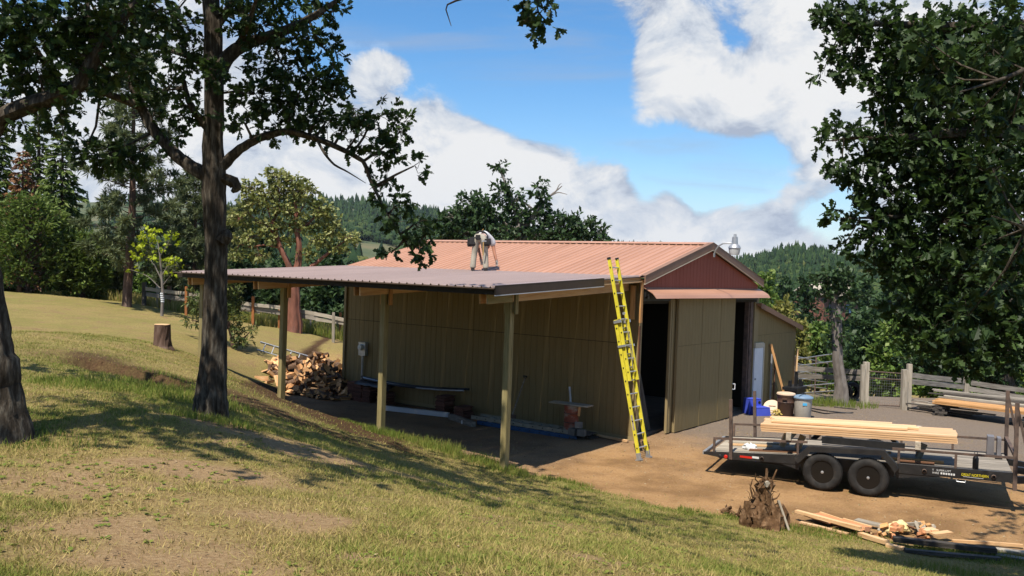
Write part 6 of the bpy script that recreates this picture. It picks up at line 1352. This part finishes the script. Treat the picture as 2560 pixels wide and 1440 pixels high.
# --- simple leafy background trees and bushes
def bushtree(name, label, px, ytop, ybase, wpx, D, leafm, size=.3, seed=0, n=900, trunk=.12, group=None, cat='tree'):
    b = at(px, ybase, D); b[2] = g1(b[0], b[1]) if D < 58 else float(far_z(b[0], b[1])); top = at(px, ytop, D); H = top[2]-b[2]; w = wpx*D/FPX/2; cl = []
    ncl = 14
    for k in range(ncl):
        t = (k+.5)/ncl; hh = .12+.78*t; rad_ = w*(1.05-.75*max(0, hh-.35)); a = k*2.4+seed; rr = rad_*.62*math.sqrt(RNG.uniform(.1, 1))
        cl.append((b+np.array([rr*math.cos(a), rr*math.sin(a), H*hh]), (rad_*RNG.uniform(.36, .56), rad_*.5, max(.12*H, rad_*RNG.uniform(.28, .42))), n/ncl/6*RNG.uniform(.7, 1.3)))
    cl.append((b+np.array([0, 0, H*.92]), (w*.3, w*.3, H*.09), n/ncl/6))
    return ctree(name, label, b, [([b-np.array([0, 0, .3]), b+np.array([.02*H, 0, H*.3]), b+np.array([-.02*H, 0, H*.62]), b+np.array([0, 0, H*.85])], [trunk*1.3, trunk, trunk*.7, trunk*.2])], cl, size, leafm, 'bark_oak', kind='quad', per=6, tr=.02, twigs=False, group=group, cat=cat)
BG = [('leafy_tree', 'bright green tree against the right barn eave', 1908, 675, 900, 75, 44, 'leaf_bright', .24, 1500), ('leafy_shrub', 'yellow green shrub just beyond the shed roof edge', 1950, 745, 930, 90, 41, 'leaf_yellow', .22, 1700), ('leafy_shrub', 'pale yellow shrub beside the shed corner', 1995, 800, 950, 70, 39, 'leaf_yellow', .2, 1200),
      ('leafy_tree', 'round green shrub behind the corral panels', 2040, 810, 960, 110, 43, 'leaf_bright', .24, 1500), ('leafy_tree', 'green tree right of the small broken oak', 2160, 780, 990, 150, 41, 'leaf_oak_far', .26, 2200), ('leafy_tree', 'green tree behind the wire gate', 2230, 800, 1000, 140, 39, 'leaf_bright', .24, 2000), ('leafy_shrub', 'light green shrub behind the right fence boards', 2330, 890, 1000, 110, 37, 'leaf_bright', .2, 1500), ('leafy_shrub', 'green shrub at the far right behind the fence', 2540, 900, 1010, 120, 38, 'leaf_bright', .2, 1400), ('leafy_shrub', 'lit shrub behind the lumber pile', 2440, 905, 1000, 110, 40, 'leaf_bright', .2, 1400),
      ('leafy_tree', 'dark tree on the slope above the corral', 2010, 690, 880, 110, 75, 'leaf_dark', .42, 1800), ('leafy_tree', 'dark tree on the slope left of the red house', 1960, 700, 860, 90, 90, 'leaf_dark', .5, 1500), ('leafy_tree', 'dark tree on the slope right of the red house', 2150, 700, 880, 120, 80, 'leaf_oak_far', .45, 1800), ('leafy_tree', 'dark tree high on the right slope', 2230, 690, 900, 120, 70, 'leaf_dark', .42, 1800), ('leafy_tree', 'slope tree behind the hanging oak leaves', 2320, 700, 930, 150, 62, 'leaf_oak_far', .4, 1800),
      ('leafy_tree', 'dark tree behind the left fence and young maple', 400, 640, 800, 110, 48, 'leaf_dark', .28, 1800), ('leafy_tree', 'dark tree behind the fence left of the oak trunk', 480, 620, 800, 130, 50, 'leaf_oak_far', .3, 2000), ('leafy_tree', 'dark green tree behind the madrone, left', 600, 640, 820, 150, 48, 'leaf_dark', .28, 2200), ('leafy_tree', 'green tree behind the madrone trunk', 700, 655, 830, 150, 47, 'leaf_oak_far', .28, 2200), ('leafy_tree', 'green tree behind the fence near the barn', 800, 660, 850, 150, 46, 'leaf_oak_far', .28, 2200), ('leafy_tree', 'dark tree partly behind the barn end', 880, 665, 870, 130, 48, 'leaf_dark', .28, 1700),
      ('leafy_tree', 'pale bush beside the pine trunk', 355, 690, 790, 60, 43, 'leaf_bright', .2, 900), ('leafy_tree', 'tree behind the roof left of the barn oak', 1040, 580, 720, 150, 60, 'leaf_oak_far', .35, 1500), ('leafy_tree', 'dark tree behind the madrone crown', 640, 560, 820, 120, 62, 'leaf_dark', .4, 1800), ('leafy_tree', 'dark tree behind the madrone crown, right', 820, 600, 850, 130, 60, 'leaf_dark', .38, 1700)]
for i, (nm, lb_, px, yt, yb, w, D, lm, sz, n) in enumerate(BG):
    bushtree(nm, lb_, px, yt, yb, w, D, lm, sz, i*1.7, int(n*1.5), cat='tree' if nm == 'leafy_tree' else 'shrub')

# --- conifers
def conifer(name, label, px, ytop, ybase, wpx, D, kind, m, seed=0, bare=.08, bark='bark_pine', dens=1.0):
    rg = np.random.default_rng(seed+100); b = at(px, ybase, D); b[2] = g1(b[0], b[1]) if D < 58 else float(far_z(b[0], b[1])); top = at(px, ytop, D); H = top[2]-b[2]; R = wpx*D/FPX/2
    t = thing(name, label, 'tree', b); mb = MB(); r0 = max(.10, H*.016)
    mb.tube([(0, 0, -.3), (0, 0, .1), (.01*H, 0, H*.4), (0, .01*H, H*.75), (0, 0, H)], [r0*1.5, r0*1.15, r0*.8, r0*.4, .01], 9, jit=.1); mb.build('trunk', bark, t, smooth=True)
    PP, DD, SS, TT = [], [], [], []; mb = MB()
    nb = int((150 if kind == 'fir' else 88 if kind == 'pine' else 170)*dens)
    for k in range(nb):
        u = bare+(1-bare)*(k+rg.random())/nb; z = H*u; a = k*2.39996+rg.normal(0, .2)
        if kind == 'fir': L_ = R*(1-u)**.75*rg.uniform(.75, 1.15)+.1; sl = -.18-.25*(1-u)
        elif kind == 'pine': L_ = R*(.35+.65*math.sin(min(1, (1-u)*1.6)*math.pi/2))*rg.uniform(.55, 1.1); sl = .25*rg.uniform(-.4, 1)
        else: L_ = R*(1-u**2)**.5*rg.uniform(.8, 1.1)+.08; sl = .35
        d = np.array([math.cos(a), math.sin(a), sl]); d /= np.linalg.norm(d); base = np.array([0, 0, z]); q = [base]
        for j in range(1, 5): q.append(base+d*L_*j/4+np.array([0, 0, (.10 if kind != 'fir' else -.06)*L_*(j/4)**2]))
        mb.tube(q, [.02+.006*L_, .018+.004*L_, .014, .01, .004], 4, cap=False)
        side = np.array([-math.sin(a), math.cos(a), 0])
        if kind == 'fir':
            n = max(10, int(24*L_/max(R, .1)*1.6)); tt = rg.uniform(.12, 1, n); sg = rg.choice([-1, 1], n)
            for j in range(3):
                P = base+d*(tt*L_)[:, None]+np.array([0, 0, -.06])*((tt**2)*L_)[:, None]+side*(sg*(.10+.30*(1-tt))*L_*(j+.3)/3*.8)[:, None]; P[:, 2] -= .05*(j+1)*L_/2
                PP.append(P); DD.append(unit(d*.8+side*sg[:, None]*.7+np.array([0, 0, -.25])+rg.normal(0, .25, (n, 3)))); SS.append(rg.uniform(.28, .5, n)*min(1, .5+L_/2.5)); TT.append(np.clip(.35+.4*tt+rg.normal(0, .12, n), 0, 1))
        elif kind == 'pine':
            n = max(5, int(13*L_/R)); 
            for c in range(n):
                tcl = rg.uniform(.4, 1.02); C0 = base+d*L_*tcl+np.array([0, 0, .1*L_*tcl**2])+rg.normal(0, .13, 3)*np.array([1, 1, .7]); w = 30
                dd = unit(rg.normal(0, 1, (w, 3))+d*.7+np.array([0, 0, .45])); PP.append(np.repeat(C0[None], w, 0)); DD.append(dd); SS.append(rg.uniform(.24, .40, w)); TT.append(np.clip(.45+rg.normal(0, .12)+rg.normal(0, .12, w), 0, 1))
        else:
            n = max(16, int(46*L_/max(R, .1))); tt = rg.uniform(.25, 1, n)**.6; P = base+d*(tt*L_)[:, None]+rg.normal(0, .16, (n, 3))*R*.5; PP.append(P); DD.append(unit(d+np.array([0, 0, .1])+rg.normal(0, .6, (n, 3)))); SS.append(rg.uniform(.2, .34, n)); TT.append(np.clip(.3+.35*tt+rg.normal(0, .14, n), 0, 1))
    tag(mb.build('branch', bark, t), kind='stuff')
    P, D_, S_, T_ = map(np.concatenate, (PP, DD, SS, TT)); Nn = unit(rg.normal(0, .5, P.shape)+np.array([0, 0, 1]))
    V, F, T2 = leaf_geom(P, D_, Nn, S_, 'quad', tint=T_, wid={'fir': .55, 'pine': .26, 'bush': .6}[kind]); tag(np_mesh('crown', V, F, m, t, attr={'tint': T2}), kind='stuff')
CN = [('ponderosa_pine', 'tall open pine with bare lower trunk at the lawn edge', 318, 130, 768, 250, 38, 'pine', 'needle_pine', .14), ('ponderosa_pine', 'second pine behind the big oak trunk', 480, 425, 790, 170, 44, 'pine', 'needle_pine', .1), ('fir_tree', 'dark fir with layered boughs left of the pine', 145, 280, 745, 190, 46, 'fir', 'needle_fir', .03), ('fir_tree', 'taller dark fir behind the left oak limb', 85, 225, 740, 170, 49, 'fir', 'needle_fir', .08), ('dead_conifer', 'rust brown dead conifer at the left', 48, 375, 735, 170, 43, 'fir', 'needle_dead', .2), ('fir_tree', 'dark fir at the far left edge', -15, 250, 740, 170, 44, 'fir', 'needle_fir', .02), ('cedar_tree', 'broad dense green cedar at the left lawn edge', 70, 500, 735, 210, 40, 'bush', 'needle_fir', .0), ('cedar_tree', 'smaller dense cedar beside the pine', 205, 590, 745, 120, 41, 'bush', 'needle_fir', .0), ('cedar_tree', 'dense cedar in shade left of the pine trunk', 275, 600, 760, 110, 43, 'bush', 'needle_pine', .0), ('ponderosa_pine', 'thin pine between the oak trunk and the madrone', 590, 520, 800, 110, 52, 'pine', 'needle_pine', .12)]
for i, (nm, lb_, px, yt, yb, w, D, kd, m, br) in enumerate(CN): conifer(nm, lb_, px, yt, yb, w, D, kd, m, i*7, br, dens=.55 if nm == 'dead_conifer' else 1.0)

# --- forest on the hills: far beyond counting
def hill_forest():
    rg = np.random.default_rng(77)
    def conif(nw=8):
        V = []; F = []
        for j, (z0, z1, r) in enumerate(((.05, .45, .20), (.25, .65, .16), (.45, .83, .115), (.65, 1.0, .075))):
            b = len(V)
            for i in range(nw): a = 6.283*i/nw+j; rr = r*(1.15 if i % 2 else .7); V.append((rr*math.cos(a), rr*math.sin(a), z0-(.03 if i % 2 else -.02)))
            V.append((0, 0, z1)); F += [[b+i, b+(i+1) % nw, b+nw] for i in range(nw)]
        return np.array(V), np.array(F)
    def decid():
        V = []; F = []
        for k in range(26):
            d = unit(rg.normal(size=3)); d[2] = abs(d[2])*.9-.1; c = d*np.array([.34, .34, .42])*rg.uniform(.75, 1)+np.array([0, 0, .5]); b = len(V)
            q = unit(rg.normal(size=(3, 3))*.7+d); s = rg.uniform(.16, .26)
            e1 = unit(np.cross(d, rg.normal(size=3))); e2 = np.cross(d, e1)
            for ang in (0, 2.1, 4.2, ): V.append(c+s*(math.cos(ang)*e1+math.sin(ang)*e2)+d*.02)
            V.append(c+d*s*.5); F += [[b, b+1, b+3], [b+1, b+2, b+3], [b+2, b, b+3]]
        return np.array(V), np.array(F)
    tm = [conif(8), conif(6), decid(), decid(), decid()]
    az = [rg.uniform(-17, 1, 5200), rg.uniform(1, 13, 2000), rg.uniform(12.5, 31, 9000), rg.uniform(-40, -17, 500), rg.uniform(31, 50, 400)]
    a = np.concatenate(az); n = len(a); R = np.interp(a, AZ, RR); t = rg.random(n)**.8; r = 105+(R*1.05-105)*t
    x, y = r*np.sin(np.radians(a)), r*np.cos(np.radians(a))
    clear = (np.hypot((a+9.0)/1.6, (r-430)/120) < 1); keep = ~clear; x, y, a, r, t, R = (q[keep] for q in (x, y, a, r, t, R)); n = len(x); z = far_z(x, y)
    pc = np.clip(.15+.95*sstep(.55, .95, r/R)+.3*(vnoise(x, y, .015, 9)-.5), .05, 1); con = rg.random(n) < pc; con = np.where(a > 12.5, rg.random(n) < .6*pc, con)
    h = np.where(con, rg.uniform(7, 19, n), rg.uniform(6, 11.5, n)); h = h*np.where(a > 12.5, .52, .8); sp = np.where(con, rg.uniform(.8, 1.15, n), rg.uniform(.95, 1.5, n))
    Vs, Fs, Ts = [], [], []; off = 0
    for k in range(len(tm)):
        sel = np.where(con & (rg.integers(0, 2, n) == k))[0] if k < 2 else np.where(~con & (np.arange(n) % 3 == k-2))[0]
        V0, F0 = tm[k]; ro = rg.uniform(0, 6.28, len(sel)); c, s = np.cos(ro), np.sin(ro); m = len(sel)
        X = (V0[None, :, 0]*c[:, None]-V0[None, :, 1]*s[:, None])*(h*sp)[sel][:, None]; Y = (V0[None, :, 0]*s[:, None]+V0[None, :, 1]*c[:, None])*(h*sp)[sel][:, None]; Z = V0[None, :, 2]*h[sel][:, None]
        jj = (h[sel]*.035)[:, None]; V = np.stack([X+x[sel][:, None]+rg.normal(0, 1, X.shape)*jj, Y+y[sel][:, None]+rg.normal(0, 1, X.shape)*jj, Z+z[sel][:, None]-.3+rg.normal(0, .6, X.shape)*jj], -1).reshape(-1, 3); F = (F0[None]+(np.arange(m)*len(V0))[:, None, None]).reshape(-1, 3)+off; off += len(V); Vs.append(V); Fs.append(F)
        base = np.where(con[sel], .28, .55)+rg.normal(0, .14, m)+.35*(vnoise(x[sel], y[sel], .02, 33)-.5); Ts.append(np.repeat(np.clip(base, 0, 1), len(V0)))
    tag(np_mesh('hill_forest', np.concatenate(Vs), np.concatenate(Fs), 'forest', attr={'tint': np.concatenate(Ts)}), 'wooded hillsides of fir and oak beyond the barn', 'forest', kind='stuff')
hill_forest()

# --- unseen oaks added behind the viewpoint to keep the low sky off the lean-to
for i, (x, y, h) in enumerate([(-17, -5, 13), (-11, -9.5, 12), (-5, -12, 13), (1.0, -11, 12), (-23, 2, 13), (-28, 11, 12), (-2, -19, 14), (-14, -17, 14), (-22, -12, 14), (-31, -2, 14)]):
    b = np.array([x, y, g1(x, y)]); cl = []
    for k in range(20):
        t = (k+.5)/20; hh = h*(.10+.84*t); r = 4.6*(1.05-.7*max(0, t-.4)); a = k*2.4+i; rr = r*.65*math.sqrt(RNG.uniform(.05, 1)); cl.append((b+np.array([rr*math.cos(a), rr*math.sin(a), hh]), (r*.5, r*.5, 1.3), 46))
    ctree('oak_tree', 'dense oak added out of view behind the viewpoint to block low sky', b, [([b-np.array([0, 0, .3]), b+np.array([.1, 0, h*.3]), b+np.array([-.1, .2, h*.6]), b+np.array([0, 0, h*.9])], [.34, .27, .2, .05])], cl, .34, 'leaf_oak', 'bark_oak', kind='quad', per=6, twigs=False, group='unseen oaks added behind the viewpoint')
# ================================================================== MAN ON THE ROOF
def skin(name, verts, edges, m, parent, sub=1, root=0):
    me = bpy.data.meshes.new(name); me.from_pydata([v[:3] for v in verts], edges, []); me.materials.append(MATS[m]); o = bpy.data.objects.new(name, me); link(o, parent)
    md = o.modifiers.new('skin', 'SKIN'); md.use_smooth_shade = True
    for i, v in enumerate(verts):
        s = me.skin_vertices[0].data[i]; s.radius = (v[3], v[4] if len(v) > 4 else v[3]); s.use_root = (i == root)
    sb = o.modifiers.new('smooth', 'SUBSURF'); sb.levels = sb.render_levels = sub + 1
    return o
def man():
    v0, u0 = -.42, 4.86
    t = thing('person', 'roofer in white shirt and khaki trousers bending over on the roof', 'person', Bw(v0, u0, lz(v0)+.030), BYAW)
    # local X = away from the camera side, Y = to the picture's left, Z up
    def Q(dep, rt, z): return (.8*dep+.6*rt, .6*dep-.8*rt, z)      # dep: away from the viewpoint, rt: towards its right
    hipL, hipR = Q(0, -.10, .86), Q(0, .10, .86)
    kL, kR = Q(.05, -.155, .46), Q(.06, .155, .46); aL, aR = Q(0, -.18, .10), Q(0, .18, .10)
    pel = Q(0, 0, .90); wa = Q(.13, .05, .98); ch = Q(.32, .14, .94); nk = Q(.46, .17, .82); hd = Q(.54, .18, .70)
    shL, shR = Q(.38, -.10, .82), Q(.33, .335, .83); eL, eR = Q(.30, -.04, .56), Q(.29, .39, .56); wL, wR = Q(.2, .03, .34), Q(.25, .455, .33)
    tL, tR, hL2, hR2, cp = Q(.13, -.20, .03), Q(.13, .20, .03), Q(.2, .04, .26), Q(.26, .475, .25), Q(.58, .185, .63)
    body = [(*pel, .13), (*wa, .12, .12), (*ch, .14, .13), (*nk, .055), (*hd, .09, .1), (*cp, .07), (*shL, .065), (*eL, .043), (*wL, .032), (*shR, .065), (*eR, .05), (*wR, .04),
            (*hipL, .09), (*kL, .06), (*aL, .042), (*tL, .04), (*hipR, .09), (*kR, .06), (*aR, .042), (*tR, .04), (*hL2, .03), (*hR2, .03)]
    ed = [(0, 1), (1, 2), (2, 3), (3, 4), (4, 5), (2, 6), (6, 7), (7, 8), (2, 9), (9, 10), (10, 11), (0, 12), (12, 13), (13, 14), (14, 15), (0, 16), (16, 17), (17, 18), (18, 19), (8, 20), (11, 21)]
    skin('body', body, ed, 'skin', t)
    # gloves with five fingers on each hand
    for (wx, wy, wz), s in ((wL, 1), (wR, -1)):
        P = [(wx, wy, wz+.01, .036), (wx+.01, wy-.02, wz-.08, .04, .022)]; E_ = [(0, 1)]
        for k in range(4):
            b = len(P); dy = (k-1.5)*.021; ln = (.075, .088, .084, .066)[k]; P += [(wx+.012, wy-.02+dy, wz-.105, .010), (wx+.02, wy-.022+dy*1.15, wz-.105-ln*.5, .009), (wx+.012, wy-.022+dy*1.2, wz-.105-ln, .008)]; E_ += [(1, b), (b, b+1), (b+1, b+2)]
        b = len(P); P += [(wx+.02, wy+.035*s, wz-.05, .012), (wx+.03, wy+.055*s, wz-.09, .010)]; E_ += [(0, b), (b, b+1)]
        skin('glove', P, E_, 'glove_grey', t)
    skin('trousers', [(*pel, .165, .155), (*Q(.10, .02, .94), .155, .15), (*hipL, .118), (*Q(.04, -.13, .66), .098), (*kL, .088), (*Q(.02, -.17, .28), .086), (*aL, .09), (*Q(0, -.182, .055), .092), (*hipR, .118), (*Q(.05, .13, .66), .098), (*kR, .088), (*Q(.03, .17, .28), .086), (*aR, .09), (*Q(0, .182, .055), .092)],
         [(0, 1), (0, 2), (2, 3), (3, 4), (4, 5), (5, 6), (6, 7), (0, 8), (8, 9), (9, 10), (10, 11), (11, 12), (12, 13)], 'cloth_khaki', t)
    skin('shirt', [(*Q(.09, .03, .99), .165, .15), (*Q(.2, .09, .98), .178, .16), (*ch, .18, .165), (*Q(.42, .16, .87), .10), (*shL, .095), (*Q(.35, -.08, .70), .078), (*shR, .115), (*Q(.31, .37, .69), .092)], [(0, 1), (1, 2), (2, 3), (2, 4), (4, 5), (2, 6), (6, 7)], 'cloth_white', t)
    skin('cap', [(*Q(.53, .18, .72), .095, .105), (*Q(.57, .185, .66), .095, .10)], [(0, 1)], 'leather_black', t)
    for rt in (-.182, .182):
        mb = MB(); S_ = lambda p, s, q: (lambda w: (w[0], w[1], q-.025))(Q(p, rt+s, 0))
        mb.prism([(-.07, 0), (.19, 0), (.225, .02), (.21, .055), (.10, .08), (.04, .13), (-.06, .13)], lambda p, q: S_(p, -.048, q), lambda p, q: S_(p, .048, q)); mb.build('boot', 'leather_black', t, smooth=True)
    # tool belt with pouches and a hammer hanging in its loop
    mb = MB(); pts = [Q(.09, .02+.172*math.cos(a), .94+.160*math.sin(a)) for a in np.linspace(0, 2*math.pi, 21)]; mb.tube(pts, .026, 6, cap=False); mb.build('belt', 'leather_black', t, smooth=True)
    def pouch(c, d, rz, rx=0.):
        mb = MB(); R = Matrix.Rotation(rz, 3, 'Z') @ Matrix.Rotation(rx, 3, 'X'); w, dd, h = d
        P = [(-w/2, -dd/2, h/2), (w/2, -dd/2, h/2), (w/2, dd/2, h/2), (-w/2, dd/2, h/2), (-w*.58, -dd*.6, -h*.25), (w*.58, -dd*.6, -h*.25), (w*.58, dd*.5, -h*.25), (-w*.58, dd*.5, -h*.25), (-w*.42, -dd*.42, -h/2), (w*.42, -dd*.42, -h/2), (w*.42, dd*.4, -h/2), (-w*.42, dd*.4, -h/2)]
        V = [R @ Vector(p)+Vector(c) for p in P]; mb.add(V, [[0, 1, 2, 3], [0, 4, 5, 1], [1, 5, 6, 2], [2, 6, 7, 3], [3, 7, 4, 0], [4, 8, 9, 5], [5, 9, 10, 6], [6, 10, 11, 7], [7, 11, 8, 4], [8, 11, 10, 9]]); mb.build('tool_pouch', 'leather_black', t)
    AW = math.atan2(-.8, .6); pouch(Q(.02, -.21, .80), (.15, .17, .26), AW); pouch(Q(.08, -.29, .77), (.12, .14, .22), AW+.2); pouch(Q(-.03, .20, .80), (.16, .14, .20), AW-.25, .15); pouch(Q(-.15, -.06, .92), (.13, .03, .14), AW)
    h = thing('hammer', None, None); h.parent = t; del_props(h); h.location = Q(-.165, .10, .80)
    mb = MB(); mb.tube([(0, 0, 0), (.01, .01, -.38)], [.014, .018], 8); mb.build('handle', 'leather_tan', h)
    mb = MB(); mb.box((0, -.02, .02), (.035, .14, .035)); mb.build('head', 'galv', h)
    mb = MB(); mb.tube([Q(.1, .03, 1.08), Q(.12, .05, 1.15), Q(.12, .08, 1.17)], .008, 5); mb.build('suspender', 'leather_tan', t)
man()
# ================================================================== AIR
mh = bpy.data.materials.new('haze'); mh.use_nodes = True; mh.node_tree.nodes.clear()
_o = mh.node_tree.nodes.new('ShaderNodeOutputMaterial'); _v = mh.node_tree.nodes.new('ShaderNodeVolumePrincipled'); _v.inputs['Color'].default_value = (.72, .82, .95, 1); _v.inputs['Density'].default_value = .00007; _v.inputs['Anisotropy'].default_value = .0
mh.node_tree.links.new(_v.outputs[0], _o.inputs['Volume']); MATS['haze'] = mh
mb = MB(); mb.box((0, 0, 20), (8200, 8200, 500)); tag(mb.build('haze', 'haze'), kind='stuff')
